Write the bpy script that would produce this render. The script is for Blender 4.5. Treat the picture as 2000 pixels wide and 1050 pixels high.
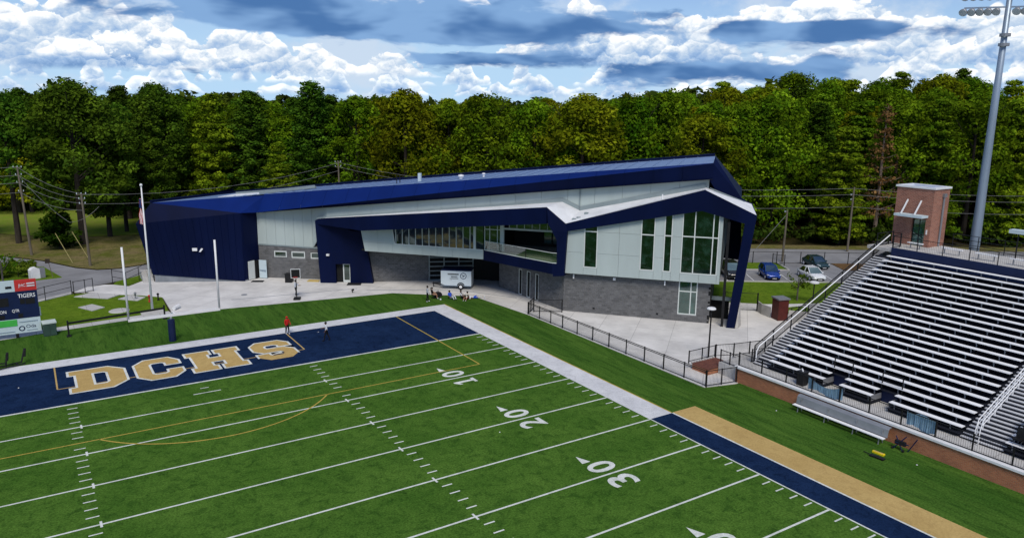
import bpy, math, random
import numpy as np
from mathutils import Vector, Matrix

random.seed(7)
rng = np.random.default_rng(7)
PI = math.pi
scene = bpy.context.scene
COL = scene.collection
for ob in list(bpy.data.objects):
    bpy.data.objects.remove(ob)

# ---------------------------------------------------------------- camera
cam_data = bpy.data.cameras.new('camera')
cam = bpy.data.objects.new('camera', cam_data)
COL.objects.link(cam)
yaw, pitch, roll = 0.572417, -0.212469, 0.0115415
fwd = Vector((math.sin(yaw)*math.cos(pitch), math.cos(yaw)*math.cos(pitch), math.sin(pitch)))
rt = Vector((math.cos(yaw), -math.sin(yaw), 0))
upv = rt.cross(fwd)
rt2 = rt*math.cos(roll) + upv*math.sin(roll)
up2 = upv*math.cos(roll) - rt*math.sin(roll)
Mx = Matrix((rt2, up2, -fwd)).transposed().to_4x4()
Mx.translation = Vector((-33.93, -58.088, 20.633))
cam.matrix_world = Mx
cam_data.sensor_width = 36.0
cam_data.sensor_fit = 'HORIZONTAL'
cam_data.lens = 36.0*1478.78/2000.0
cam_data.clip_start = 0.5
cam_data.clip_end = 20000
scene.camera = cam
scene.render.resolution_x = 1024
scene.render.resolution_y = 537

# ---------------------------------------------------------------- light
SUN_AZ = math.radians(207)      # compass-like angle from +Y towards +X
SUN_EL = math.radians(50)
sd = bpy.data.lights.new('sun', 'SUN')
sun = bpy.data.objects.new('sun', sd)
COL.objects.link(sun)
sd.energy = 1.5
sd.angle = math.radians(24)
sd.color = (1.0, 0.92, 0.80)
tosun = Vector((math.sin(SUN_AZ)*math.cos(SUN_EL), math.cos(SUN_AZ)*math.cos(SUN_EL), math.sin(SUN_EL)))
sun.rotation_euler = tosun.to_track_quat('Z', 'Y').to_euler()
sun.location = (0, 0, 60)

scene.view_settings.view_transform = 'Standard'
scene.view_settings.look = 'None'
scene.view_settings.exposure = 0.90
scene.view_settings.gamma = 1.0
scene.view_settings.use_curve_mapping = False

# ---------------------------------------------------------------- sky
world = bpy.data.worlds.new('World')
scene.world = world
world.use_nodes = True
wt = world.node_tree
wt.nodes.clear()

def wn(kind, **kw):
    n = wt.nodes.new(kind)
    for k, v in kw.items():
        setattr(n, k, v)
    return n

def wmath(op, a, b=None, c=None, clamp=False):
    n = wn('ShaderNodeMath', operation=op, use_clamp=clamp)
    for i, v in enumerate((a, b, c)):
        if v is None:
            continue
        if isinstance(v, (int, float)):
            n.inputs[i].default_value = v
        else:
            wt.links.new(v, n.inputs[i])
    return n.outputs[0]

def wmix(fac, a, b):
    n = wn('ShaderNodeMix', data_type='RGBA')
    for i, v in ((0, fac), (6, a), (7, b)):
        if isinstance(v, (int, float)):
            n.inputs[i].default_value = v
        elif isinstance(v, tuple):
            n.inputs[i].default_value = (*v, 1)
        else:
            wt.links.new(v, n.inputs[i])
    return n.outputs[2]

def wsmooth(x, lo, hi):
    n = wn('ShaderNodeMapRange', interpolation_type='SMOOTHSTEP')
    wt.links.new(x, n.inputs[0])
    n.inputs[1].default_value = lo
    n.inputs[2].default_value = hi
    return n.outputs[0]

tc = wn('ShaderNodeTexCoord')
sep = wn('ShaderNodeSeparateXYZ')
wt.links.new(tc.outputs['Generated'], sep.inputs[0])
az = wmath('ARCTAN2', sep.outputs[0], sep.outputs[1])
elv = wmath('ABSOLUTE', sep.outputs[2])

def wnoise(su, sv, dv, detail, rough, off, dist=0.0, kind='FBM'):
    cx = wmath('ADD', wmath('MULTIPLY', az, su), off)
    cy = wmath('MULTIPLY', wmath('ADD', elv, dv), sv)
    c = wn('ShaderNodeCombineXYZ')
    wt.links.new(cx, c.inputs[0])
    wt.links.new(cy, c.inputs[1])
    n = wn('ShaderNodeTexNoise', noise_dimensions='2D')
    wt.links.new(c.outputs[0], n.inputs['Vector'])
    n.inputs['Scale'].default_value = 1.0
    n.inputs['Detail'].default_value = detail
    n.inputs['Roughness'].default_value = rough
    n.inputs['Distortion'].default_value = dist
    return n.outputs[0]

def wblob(u0, v0, ru, rv):
    a = wmath('DIVIDE', wmath('SUBTRACT', az, u0), ru)
    b = wmath('DIVIDE', wmath('SUBTRACT', elv, v0), rv)
    r2 = wmath('ADD', wmath('MULTIPLY', a, a), wmath('MULTIPLY', b, b))
    return wmath('POWER', 2.718, wmath('MULTIPLY', r2, -1.0))

def wvor(sc, off, wob_amp):
    """heaped balls of cloud: how deep inside a ball, and how high on it"""
    c = wn('ShaderNodeCombineXYZ')
    wob = wmath('MULTIPLY', wmath('SUBTRACT', wobble, 0.5), wob_amp)
    wt.links.new(wmath('ADD', wmath('ADD', wmath('MULTIPLY', az, sc), off), wob), c.inputs[0])
    yy = wmath('ADD', wmath('MULTIPLY', elv, sc*1.15), wob)
    wt.links.new(yy, c.inputs[1])
    n = wn('ShaderNodeTexVoronoi', voronoi_dimensions='2D', feature='SMOOTH_F1')
    wt.links.new(c.outputs[0], n.inputs['Vector'])
    n.inputs['Scale'].default_value = 1.0
    n.inputs['Smoothness'].default_value = 0.22
    sp_ = wn('ShaderNodeSeparateXYZ')
    wt.links.new(n.outputs['Position'], sp_.inputs[0])
    return wmath('SUBTRACT', 0.42, n.outputs['Distance']), wmath('SUBTRACT', yy, sp_.outputs[1])

def wnoise1(freq, off, detail=2.0):
    n = wn('ShaderNodeTexNoise', noise_dimensions='1D')
    wt.links.new(wmath('ADD', wmath('MULTIPLY', az, freq), off), n.inputs['W'])
    n.inputs['Scale'].default_value = 1.0
    n.inputs['Detail'].default_value = detail
    n.inputs['Roughness'].default_value = 0.55
    return n.outputs[0]

def wbump(u0, s, h):
    a = wmath('DIVIDE', wmath('SUBTRACT', az, u0), s)
    return wmath('MULTIPLY', wmath('POWER', 2.718, wmath('MULTIPLY', wmath('MULTIPLY', a, a), -1.0)), h)

wobble = wnoise(46.0, 64.0, 0.0, 5.0, 0.62, 5.1)
vL, hL_ = wvor(20.0, 11.3, 0.85)
vS, hS_ = wvor(56.0, 2.9, 1.1)
puff = wmath('ADD', wmath('MULTIPLY', vL, 0.018), wmath('ADD', wmath('MULTIPLY', vS, 0.008), wmath('MULTIPLY', wmath('SUBTRACT', wobble, 0.5), 0.018)))
relief = wmath('ADD', wmath('MULTIPLY', hL_, 0.36), wmath('ADD', wmath('MULTIPLY', hS_, 0.30), wmath('MULTIPLY', wmath('SUBTRACT', wobble, 0.5), 0.85)))
vs_ramp = []
def cloud_row(under, base, height, depth, tint):
    """one row of heaps standing on a flat base; height varies along the horizon"""
    b0 = wmath('ADD', base, wmath('MULTIPLY', wmath('SUBTRACT', wobble, 0.5), 0.006))
    top = wmath('ADD', base, height)
    gap = wmath('ADD', wmath('SUBTRACT', top, elv), puff)               # how far below the cloud's outline
    m_ = wmath('MULTIPLY', wsmooth(gap, 0.0, 0.0035), wsmooth(wmath('SUBTRACT', elv, b0), -0.004, 0.004))
    m_ = wmath('MULTIPLY', m_, wsmooth(height, 0.001, 0.006))
    sh = wmath('SUBTRACT', 0.86, wmath('MULTIPLY', wmath('DIVIDE', gap, depth), 0.60))
    sh = wmath('ADD', sh, relief)
    r = wn('ShaderNodeValToRGB')
    wt.links.new(sh, r.inputs[0])
    e = r.color_ramp.elements
    e[0].position = 0.0; e[0].color = (*[c*t for c, t in zip((0.95, 1.75, 3.2), tint)], 1)
    e[1].position = 1.0; e[1].color = (*[c*t for c, t in zip((6.3, 6.35, 6.4), tint)], 1)
    for p, c in ((0.30, (1.75, 2.65, 4.1)), (0.55, (3.0, 3.7, 4.6)), (0.80, (5.0, 5.25, 5.5))):
        q_ = e.new(p); q_.color = (*[k_*t for k_, t in zip(c, tint)], 1)
    return wmix(m_, under, r.outputs[0])
def rows(under):
    n_ = lambda fr, off, lo, hi, h: wmath('MULTIPLY', wsmooth(wnoise1(fr, off), lo, hi), h)
    s_ = cloud_row(under, 0.012, n_(11.0, 3.0, 0.34, 0.72, 0.030), 0.030, (0.92, 0.97, 1.02))
    s_ = cloud_row(s_, 0.026, n_(15.0, 17.0, 0.40, 0.74, 0.036), 0.034, (0.97, 1.0, 1.02))
    h = wmath('ADD', wbump(0.05, 0.13, 0.078), wmath('ADD', wbump(0.25, 0.06, 0.042), wmath('ADD', wbump(0.42, 0.05, 0.026), n_(5.0, 29.0, 0.52, 0.80, 0.05))))
    s_ = cloud_row(s_, 0.036, wmath('MULTIPLY', h, wmath('ADD', 0.55, wmath('MULTIPLY', wnoise1(17.0, 5.0), 0.9))), 0.075, (1, 1, 1))
    h = wmath('ADD', wbump(0.66, 0.095, 0.078), wmath('ADD', wbump(0.80, 0.05, 0.055), wmath('ADD', wbump(1.06, 0.11, 0.052), n_(4.0, 53.0, 0.56, 0.82, 0.05))))
    s_ = cloud_row(s_, 0.050, wmath('MULTIPLY', h, wmath('ADD', 0.55, wmath('MULTIPLY', wnoise1(14.0, 9.0), 0.9))), 0.075, (1, 1, 1))
    h = wmath('ADD', wbump(0.93, 0.085, 0.046), n_(3.5, 71.0, 0.50, 0.80, 0.06))
    s_ = cloud_row(s_, 0.092, wmath('MULTIPLY', h, wmath('ADD', 0.55, wmath('MULTIPLY', wnoise1(16.0, 12.0), 0.9))), 0.060, (1, 1, 1))
    return s_
# broken veils higher up
big0 = wnoise(4.0, 9.0, 0.0, 4.0, 0.55, 3.7)
mask = wmath('MULTIPLY', wsmooth(wmath('ADD', wmath('MULTIPLY', big0, 0.8), wmath('MULTIPLY', wobble, 0.2)), 0.46, 0.66), 0.85)
# thick slate-blue decks nearer to the viewer
deck = wmath('ADD', wblob(0.35, 0.106, 0.24, 0.024), wblob(0.52, 0.094, 0.15, 0.018))
deck = wmath('ADD', deck, wmath('MULTIPLY', wblob(0.84, 0.045, 0.15, 0.020), 0.55))
deck = wmath('ADD', deck, wmath('MULTIPLY', wblob(0.93, 0.090, 0.13, 0.011), 0.85))
deck = wmath('ADD', deck, wmath('MULTIPLY', wblob(0.52, 0.058, 0.10, 0.007), 0.6))
dn = wnoise(9.0, 30.0, 0.0, 5.0, 0.55, 41.0, 0.2)
dmask = wsmooth(wmath('ADD', wmath('MULTIPLY', deck, 0.78), wmath('MULTIPLY', wmath('SUBTRACT', dn, 0.5), 1.0)), 0.15, 0.33)
dshade = wsmooth(wnoise(8.0, 26.0, 0.012, 3.0, 0.5, 41.0, 0.2), 0.36, 0.66)
dcol = wmix(dshade, (0.155, 0.275, 0.47), (0.050, 0.125, 0.285))
sky = wn('ShaderNodeTexSky', sky_type='NISHITA')
sky.sun_disc = False
sky.sun_elevation = SUN_EL
sky.sun_rotation = SUN_AZ
sky.altitude = 300
sky.air_density = 1.0
sky.dust_density = 0.0
sky.ozone_density = 2.0
vm = wn('ShaderNodeVectorMath', operation='SCALE')
wt.links.new(sky.outputs[0], vm.inputs[0])
vm.inputs['Scale'].default_value = 0.52
# cloud colours are given for a background that runs at 0.1
vt = wn('ShaderNodeVectorMath', operation='MULTIPLY')          # bluer air between the clouds
wt.links.new(vm.outputs[0], vt.inputs[0])
vt.inputs[1].default_value = (0.60, 0.71, 1.0)
vd = wn('ShaderNodeVectorMath', operation='SCALE')
wt.links.new(dcol, vd.inputs[0])
vd.inputs['Scale'].default_value = 8.1
airy = wmix(wmath('SUBTRACT', 1.0, wsmooth(elv, 0.0, 0.22)), vt.outputs[0], (2.55, 3.75, 5.0))
skycol = wmix(mask, airy, (3.3, 3.9, 4.7))
skycol = rows(skycol)
skycol = wmix(dmask, skycol, vd.outputs[0])
# below the horizon lies dark land
skycol = wmix(wsmooth(sep.outputs[2], -0.02, 0.0), (0.7, 0.8, 0.7), skycol)
bg = wn('ShaderNodeBackground')
wt.links.new(skycol, bg.inputs[0])
bg.inputs[1].default_value = 0.1
out = wn('ShaderNodeOutputWorld')
wt.links.new(bg.outputs[0], out.inputs[0])

# ---------------------------------------------------------------- helpers
class MB:
    """collects faces; build() links them as one mesh object"""
    def __init__(self):
        self.v = []
        self.f = []
        self.c = []          # optional colour per face

    def face(self, pts, col=None):
        n = len(self.v)
        self.v += [tuple(p) for p in pts]
        self.f.append(tuple(range(n, n+len(pts))))
        self.c.append(col)
        return self

    def prism(self, pts, ext, col=None):
        """closed prism: polygon pts swept by the vector ext"""
        n = len(self.v)
        k = len(pts)
        e = Vector(ext)
        P = [Vector(p) for p in pts]
        nrm = Vector((0, 0, 0))
        for i in range(k):
            nrm += P[i].cross(P[(i+1) % k])
        if nrm.dot(e) > 0:
            P = P[::-1]
        self.v += [tuple(p) for p in P] + [tuple(p+e) for p in P]
        self.f.append(tuple(range(n, n+k)))
        self.f.append(tuple(range(n+2*k-1, n+k-1, -1)))
        for i in range(k):
            j = (i+1) % k
            self.f.append((n+j, n+i, n+k+i, n+k+j))
        self.c += [col]*(k+2)
        return self

    def box(self, x0, x1, y0, y1, z0, z1, col=None):
        return self.prism([(x0, y0, z0), (x1, y0, z0), (x1, y1, z0), (x0, y1, z0)], (0, 0, z1-z0), col)

    def bar(self, p, q, w, h=None, col=None):
        """square bar from p to q, w wide, h high"""
        p = Vector(p); q = Vector(q)
        h = w if h is None else h
        d = q-p
        if d.length < 1e-6:
            return self
        u = Vector((0, 0, 1))
        s = d.cross(u)
        if s.length < 1e-4:
            s = Vector((1, 0, 0)); u = Vector((0, 1, 0))
        else:
            s.normalize(); u = s.cross(d).normalized()
        a = s*(w/2); b = u*(h/2)
        return self.prism([p-a-b, p+a-b, p+a+b, p-a+b], d, col)

    def tube(self, pts, rad, n=8, cap=True):
        """round tube through pts with one radius or a radius for each point"""
        P = [Vector(p) for p in pts]
        if isinstance(rad, (int, float)):
            rad = [rad]*len(P)
        base = len(self.v)
        prev = None
        for i, p in enumerate(P):
            a = P[max(i-1, 0)]; b = P[min(i+1, len(P)-1)]
            d = (b-a).normalized()
            ref = Vector((0, 0, 1)) if abs(d.z) < 0.9 else Vector((1, 0, 0))
            s = d.cross(ref).normalized()
            if prev is not None:
                s = (prev - d*prev.dot(d)).normalized()
            prev = s
            t = d.cross(s)
            for k in range(n):
                an = 2*PI*k/n
                self.v.append(tuple(p + (s*math.cos(an)+t*math.sin(an))*rad[i]))
        for i in range(len(P)-1):
            for k in range(n):
                a = base+i*n+k; b = base+i*n+(k+1) % n
                self.f.append((a, b, b+n, a+n)); self.c.append(None)
        if cap:
            self.f.append(tuple(base+k for k in range(n-1, -1, -1))); self.c.append(None)
            e = base+(len(P)-1)*n
            self.f.append(tuple(e+k for k in range(n))); self.c.append(None)
        return self

    def lathe(self, prof, n=16, c=(0, 0, 0)):
        """profile of (radius, z) turned about the vertical through c"""
        base = len(self.v)
        for r, z in prof:
            for k in range(n):
                an = 2*PI*k/n
                self.v.append((c[0]+r*math.cos(an), c[1]+r*math.sin(an), c[2]+z))
        for i in range(len(prof)-1):
            for k in range(n):
                a = base+i*n+k; b = base+i*n+(k+1) % n
                self.f.append((a, b, b+n, a+n)); self.c.append(None)
        return self

    def move(self, M):
        self.v = [tuple(M @ Vector(p)) for p in self.v]
        return self

    def build(self, name, mat, parent=None, smooth=False):
        me = bpy.data.meshes.new(name)
        me.from_pydata(self.v, [], self.f)
        if any(c is not None for c in self.c):
            at = me.color_attributes.new('tone', 'FLOAT_COLOR', 'CORNER')
            i = 0
            for f, c in zip(self.f, self.c):
                c = 1.0 if c is None else c
                for _ in f:
                    at.data[i].color = (c, c, c, 1); i += 1
        if smooth:
            me.polygons.foreach_set('use_smooth', [True]*len(me.polygons))
        me.update()
        me.materials.append(mat)
        o = bpy.data.objects.new(name, me)
        COL.objects.link(o)
        o.parent = parent
        return o


def tag(o, label=None, cat=None, group=None, kind=None):
    if label: o['label'] = label
    if cat: o['category'] = cat
    if group: o['group'] = group
    if kind: o['kind'] = kind
    return o

def thing(name, label, cat, loc=(0, 0, 0), rz=0.0, group=None):
    o = bpy.data.objects.new(name, None)
    o.empty_display_size = 0.3
    COL.objects.link(o)
    o.location = loc
    o.rotation_euler = (0, 0, rz)
    return tag(o, label, cat, group)

KIDS = {}
def copy_tree(o, parent=None):
    c = o.copy()
    COL.objects.link(c)
    c.parent = parent
    for ch in o.children:
        copy_tree(ch, c)
    return c

def linked(name, src, parent, loc=None):
    """another object that shares src's mesh"""
    o = bpy.data.objects.new(name, src.data)
    COL.objects.link(o)
    o.parent = parent
    if loc is not None:
        o.location = loc
    return o

def structure(name, mb, mat, parent=None, kind='structure'):
    o = mb.build(name, mat, parent)
    if parent is None:
        o['kind'] = kind
    return o

def sheet(name, pts, z, mat, parent=None, thick=0.0):
    mb = MB()
    P = [(x, y, z) for x, y in pts]
    if thick:
        mb.prism(P, (0, 0, -thick))
    else:
        a = sum(P[i][0]*P[(i+1) % len(P)][1]-P[(i+1) % len(P)][0]*P[i][1] for i in range(len(P)))
        mb.face(P if a > 0 else P[::-1])
    return structure(name, mb, mat, parent)

def text_mesh(body, size=1.0, bold=0.0):
    cu = bpy.data.curves.new('txt', 'FONT')
    cu.body = body
    cu.size = size
    cu.align_x = 'CENTER'; cu.align_y = 'CENTER'
    cu.offset = bold
    cu.resolution_u = 4
    ob = bpy.data.objects.new('txt', cu)
    COL.objects.link(ob)
    dg = bpy.context.evaluated_depsgraph_get()
    me = bpy.data.meshes.new_from_object(ob.evaluated_get(dg))
    bpy.data.objects.remove(ob)
    return me

def text_part(name, body, M, size_x, size_y, mat, parent, bold=0.0):
    """text scaled to size_x by size_y and laid with matrix M"""
    me = text_mesh(body, 1.0, bold)
    xs = [v.co.x for v in me.vertices]; ys = [v.co.y for v in me.vertices]
    cx, cy = (min(xs)+max(xs))/2, (min(ys)+max(ys))/2
    sx = size_x/(max(xs)-min(xs)); sy = size_y/(max(ys)-min(ys))
    for v in me.vertices:
        v.co = M @ Vector(((v.co.x-cx)*sx, (v.co.y-cy)*sy, 0))
    me.materials.clear()
    me.materials.append(mat)
    o = bpy.data.objects.new(name, me)
    COL.objects.link(o)
    o.parent = parent
    return o

# ---------------------------------------------------------------- materials
def new_mat(name):
    m = bpy.data.materials.new(name)
    m.use_nodes = True
    nt = m.node_tree
    b = nt.nodes['Principled BSDF']
    return m, nt, b

def mat(name, col, rough=0.6, metal=0.0, var=0.12, scale=1.5, bump=0.0, bscale=20.0, spec=0.28, detail=4.0, tone=False, streak=None, col2=None):
    """paint, metal, concrete and so on: base colour with soft uneven wear"""
    m, nt, b = new_mat(name)
    L = nt.links.new
    b.inputs['Roughness'].default_value = rough
    b.inputs['Metallic'].default_value = metal
    b.inputs['Specular IOR Level'].default_value = spec
    tcn = nt.nodes.new('ShaderNodeTexCoord')
    src = tcn.outputs['Object']
    if streak:
        mp = nt.nodes.new('ShaderNodeMapping')
        mp.inputs['Scale'].default_value = streak
        L(src, mp.inputs[0]); src = mp.outputs[0]
    nz = nt.nodes.new('ShaderNodeTexNoise')
    nz.inputs['Scale'].default_value = scale
    nz.inputs['Detail'].default_value = detail
    nz.inputs['Roughness'].default_value = 0.6
    L(src, nz.inputs['Vector'])
    mx = nt.nodes.new('ShaderNodeMix'); mx.data_type = 'RGBA'
    c2 = col2 if col2 else tuple(min(1, c*(1+var)) for c in col)
    c1 = col if col2 else tuple(c*(1-var) for c in col)
    mx.inputs[6].default_value = (*c1, 1); mx.inputs[7].default_value = (*c2, 1)
    mr = nt.nodes.new('ShaderNodeMapRange')
    mr.inputs[1].default_value = 0.32; mr.inputs[2].default_value = 0.68
    L(nz.outputs[0], mr.inputs[0]); L(mr.outputs[0], mx.inputs[0])
    colout = mx.outputs[2]
    if tone:
        at = nt.nodes.new('ShaderNodeAttribute'); at.attribute_name = 'tone'
        ml = nt.nodes.new('ShaderNodeMix'); ml.data_type = 'RGBA'; ml.blend_type = 'MULTIPLY'
        ml.inputs[0].default_value = 1.0
        L(colout, ml.inputs[6]); L(at.outputs['Color'], ml.inputs[7]); colout = ml.outputs[2]
    L(colout, b.inputs['Base Color'])
    if bump:
        n2 = nt.nodes.new('ShaderNodeTexNoise')
        n2.inputs['Scale'].default_value = bscale; n2.inputs['Detail'].default_value = 3
        L(tcn.outputs['Object'], n2.inputs['Vector'])
        bp = nt.nodes.new('ShaderNodeBump')
        bp.inputs['Strength'].default_value = bump; bp.inputs['Distance'].default_value = 0.02
        L(n2.outputs[0], bp.inputs['Height']); L(bp.outputs[0], b.inputs['Normal'])
    return m

def turf_mat(name, c1, c2, c3, pile=1.0, rough=0.9, streak=None):
    """artificial turf or grass: three mixed greens at several scales with a rough pile"""
    m, nt, b = new_mat(name)
    L = nt.links.new
    b.inputs['Roughness'].default_value = rough
    b.inputs['Specular IOR Level'].default_value = 0.0
    tcn = nt.nodes.new('ShaderNodeTexCoord')
    def nz(scale, det, rg=0.6, sc=None, dist=0.0):
        n = nt.nodes.new('ShaderNodeTexNoise')
        n.inputs['Scale'].default_value = scale; n.inputs['Detail'].default_value = det
        n.inputs['Roughness'].default_value = rg; n.inputs['Distortion'].default_value = dist
        s = tcn.outputs['Object']
        if sc:
            mp = nt.nodes.new('ShaderNodeMapping'); mp.inputs['Scale'].default_value = sc
            L(s, mp.inputs[0]); s = mp.outputs[0]
        L(s, n.inputs['Vector'])
        return n.outputs[0]
    def rng_(x, a, c):
        r = nt.nodes.new('ShaderNodeMapRange'); r.inputs[1].default_value = a; r.inputs[2].default_value = c
        L(x, r.inputs[0]); return r.outputs[0]
    def mix(f, a, c):
        x = nt.nodes.new('ShaderNodeMix'); x.data_type = 'RGBA'
        L(f, x.inputs[0])
        for i, v in ((6, a), (7, c)):
            if isinstance(v, tuple): x.inputs[i].default_value = (*v, 1)
            else: L(v, x.inputs[i])
        return x.outputs[2]
    base = mix(rng_(nz(0.30, 5, 0.62, streak), 0.34, 0.66), c1, c2)
    tuft = rng_(nz(1.5, 7, 0.74, streak, 0.8), 0.47, 0.72)
    col = mix(tuft, base, c3)
    fine = nz(9.0, 3, 0.7)
    hs = nt.nodes.new('ShaderNodeHueSaturation')
    L(col, hs.inputs['Color'])
    mr = nt.nodes.new('ShaderNodeMapRange')
    mr.inputs[1].default_value = 0.3; mr.inputs[2].default_value = 0.7
    mr.inputs[3].default_value = 1-0.30*pile; mr.inputs[4].default_value = 1+0.30*pile
    L(fine, mr.inputs[0]); L(mr.outputs[0], hs.inputs['Value'])
    L(hs.outputs[0], b.inputs['Base Color'])
    bp = nt.nodes.new('ShaderNodeBump')
    bp.inputs['Strength'].default_value = 0.35*pile; bp.inputs['Distance'].default_value = 0.04
    L(fine, bp.inputs['Height']); L(bp.outputs[0], b.inputs['Normal'])
    return m

def brick_mat(name, c1, c2, mortar, bw=0.215, bh=0.075, axis='YZ', ms=0.012):
    m, nt, b = new_mat(name)
    L = nt.links.new
    b.inputs['Roughness'].default_value = 0.85
    tcn = nt.nodes.new('ShaderNodeTexCoord')
    sp = nt.nodes.new('ShaderNodeSeparateXYZ'); L(tcn.outputs['Object'], sp.inputs[0])
    cb = nt.nodes.new('ShaderNodeCombineXYZ')
    if axis == 'SUM':
        ad = nt.nodes.new('ShaderNodeMath'); L(sp.outputs[0], ad.inputs[0]); L(sp.outputs[1], ad.inputs[1])
        L(ad.outputs[0], cb.inputs[0]); L(sp.outputs[2], cb.inputs[1])
    elif axis == 'XY':
        L(sp.outputs[0], cb.inputs[0]); L(sp.outputs[1], cb.inputs[1])
    else:
        L(sp.outputs['XYZ'.index(axis[0])], cb.inputs[0]); L(sp.outputs[2], cb.inputs[1])
    bt = nt.nodes.new('ShaderNodeTexBrick')
    L(cb.outputs[0], bt.inputs['Vector'])
    bt.inputs['Color1'].default_value = (*c1, 1); bt.inputs['Color2'].default_value = (*c2, 1)
    bt.inputs['Mortar'].default_value = (*mortar, 1)
    bt.inputs['Scale'].default_value = 1.0
    bt.inputs['Brick Width'].default_value = bw; bt.inputs['Row Height'].default_value = bh
    bt.inputs['Mortar Size'].default_value = ms
    nz = nt.nodes.new('ShaderNodeTexNoise'); nz.inputs['Scale'].default_value = 0.9; nz.inputs['Detail'].default_value = 5
    L(tcn.outputs['Object'], nz.inputs['Vector'])
    mr = nt.nodes.new('ShaderNodeMapRange'); mr.inputs[3].default_value = 0.62; mr.inputs[4].default_value = 1.38
    L(nz.outputs[0], mr.inputs[0])
    hs = nt.nodes.new('ShaderNodeHueSaturation'); L(bt.outputs[0], hs.inputs['Color']); L(mr.outputs[0], hs.inputs['Value'])
    L(hs.outputs[0], b.inputs['Base Color'])
    bp = nt.nodes.new('ShaderNodeBump'); bp.inputs['Strength'].default_value = 0.6; bp.inputs['Distance'].default_value = 0.01
    bp.invert = True
    L(bt.outputs['Fac'], bp.inputs['Height']); L(bp.outputs[0], b.inputs['Normal'])
    return m

def paved_mat(name, col, joint, sx, sy, ang=0.0, var=0.14):
    """cast concrete with fine saw cuts, stains and broom marks"""
    m, nt, b = new_mat(name)
    L = nt.links.new
    b.inputs['Roughness'].default_value = 0.88
    tcn = nt.nodes.new('ShaderNodeTexCoord')
    mp = nt.nodes.new('ShaderNodeMapping'); mp.inputs['Rotation'].default_value = (0, 0, ang)
    L(tcn.outputs['Object'], mp.inputs[0])
    bt = nt.nodes.new('ShaderNodeTexBrick'); bt.offset = 0.0
    L(mp.outputs[0], bt.inputs['Vector'])
    bt.inputs['Scale'].default_value = 1.0
    bt.inputs['Brick Width'].default_value = sx; bt.inputs['Row Height'].default_value = sy
    bt.inputs['Mortar Size'].default_value = 0.022
    bt.inputs['Color1'].default_value = (*[c*(1-var*.35) for c in col], 1)
    bt.inputs['Color2'].default_value = (*[c*(1+var*.35) for c in col], 1)
    bt.inputs['Mortar'].default_value = (*joint, 1)
    n1 = nt.nodes.new('ShaderNodeTexNoise'); n1.inputs['Scale'].default_value = 0.35; n1.inputs['Detail'].default_value = 7; n1.inputs['Roughness'].default_value = 0.65
    L(tcn.outputs['Object'], n1.inputs['Vector'])
    mr = nt.nodes.new('ShaderNodeMapRange'); mr.inputs[1].default_value = .3; mr.inputs[2].default_value = .7
    mr.inputs[3].default_value = 1-var; mr.inputs[4].default_value = 1+var
    L(n1.outputs[0], mr.inputs[0])
    hs = nt.nodes.new('ShaderNodeHueSaturation'); L(bt.outputs[0], hs.inputs['Color']); L(mr.outputs[0], hs.inputs['Value'])
    L(hs.outputs[0], b.inputs['Base Color'])
    return m

def glass_mat(name, tint, refl=0.30, rough=0.03):
    """dark window glass: deep tint with a mirror coat"""
    m, nt, b = new_mat(name)
    L = nt.links.new
    b.inputs['Roughness'].default_value = 0.1
    tc0 = nt.nodes.new('ShaderNodeTexCoord')
    mp0 = nt.nodes.new('ShaderNodeMapping'); mp0.inputs['Scale'].default_value = (1.1, 1.1, 0.9)
    L(tc0.outputs['Object'], mp0.inputs[0])
    n0 = nt.nodes.new('ShaderNodeTexNoise'); n0.inputs['Scale'].default_value = 1.3; n0.inputs['Detail'].default_value = 5; n0.inputs['Roughness'].default_value = .6
    L(mp0.outputs[0], n0.inputs['Vector'])
    r0 = nt.nodes.new('ShaderNodeMapRange'); r0.inputs[1].default_value = .50; r0.inputs[2].default_value = .78
    L(n0.outputs[0], r0.inputs[0])
    x0 = nt.nodes.new('ShaderNodeMix'); x0.data_type = 'RGBA'
    x0.inputs[6].default_value = (*tint, 1); x0.inputs[7].default_value = (*[c*5+.012 for c in tint], 1)  # paler noise patches paint vague reflections into the tint
    L(r0.outputs[0], x0.inputs[0]); L(x0.outputs[2], b.inputs['Base Color'])
    gl = nt.nodes.new('ShaderNodeBsdfGlossy'); gl.inputs['Roughness'].default_value = rough
    gl.inputs['Color'].default_value = (0.75, 0.95, 0.85, 1)
    tcn = nt.nodes.new('ShaderNodeTexCoord')
    n1 = nt.nodes.new('ShaderNodeTexNoise'); n1.inputs['Scale'].default_value = 1.1; n1.inputs['Detail'].default_value = 2
    L(tcn.outputs['Object'], n1.inputs['Vector'])
    bp = nt.nodes.new('ShaderNodeBump'); bp.inputs['Strength'].default_value = 0.04; bp.inputs['Distance'].default_value = 0.05
    L(n1.outputs[0], bp.inputs['Height']); L(bp.outputs[0], gl.inputs['Normal'])
    ms = nt.nodes.new('ShaderNodeMixShader'); ms.inputs[0].default_value = refl
    L(b.outputs[0], ms.inputs[1]); L(gl.outputs[0], ms.inputs[2])
    L(ms.outputs[0], nt.nodes['Material Output'].inputs['Surface'])
    return m

def clear_mat(name, tint):
    m, nt, b = new_mat(name)
    L = nt.links.new
    tr = nt.nodes.new('ShaderNodeBsdfTransparent'); tr.inputs['Color'].default_value = (*tint, 1)
    gl = nt.nodes.new('ShaderNodeBsdfGlossy'); gl.inputs['Roughness'].default_value = 0.02
    ms = nt.nodes.new('ShaderNodeMixShader'); ms.inputs[0].default_value = 0.14
    L(tr.outputs[0], ms.inputs[1]); L(gl.outputs[0], ms.inputs[2])
    L(ms.outputs[0], nt.nodes['Material Output'].inputs['Surface'])
    return m

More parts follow.
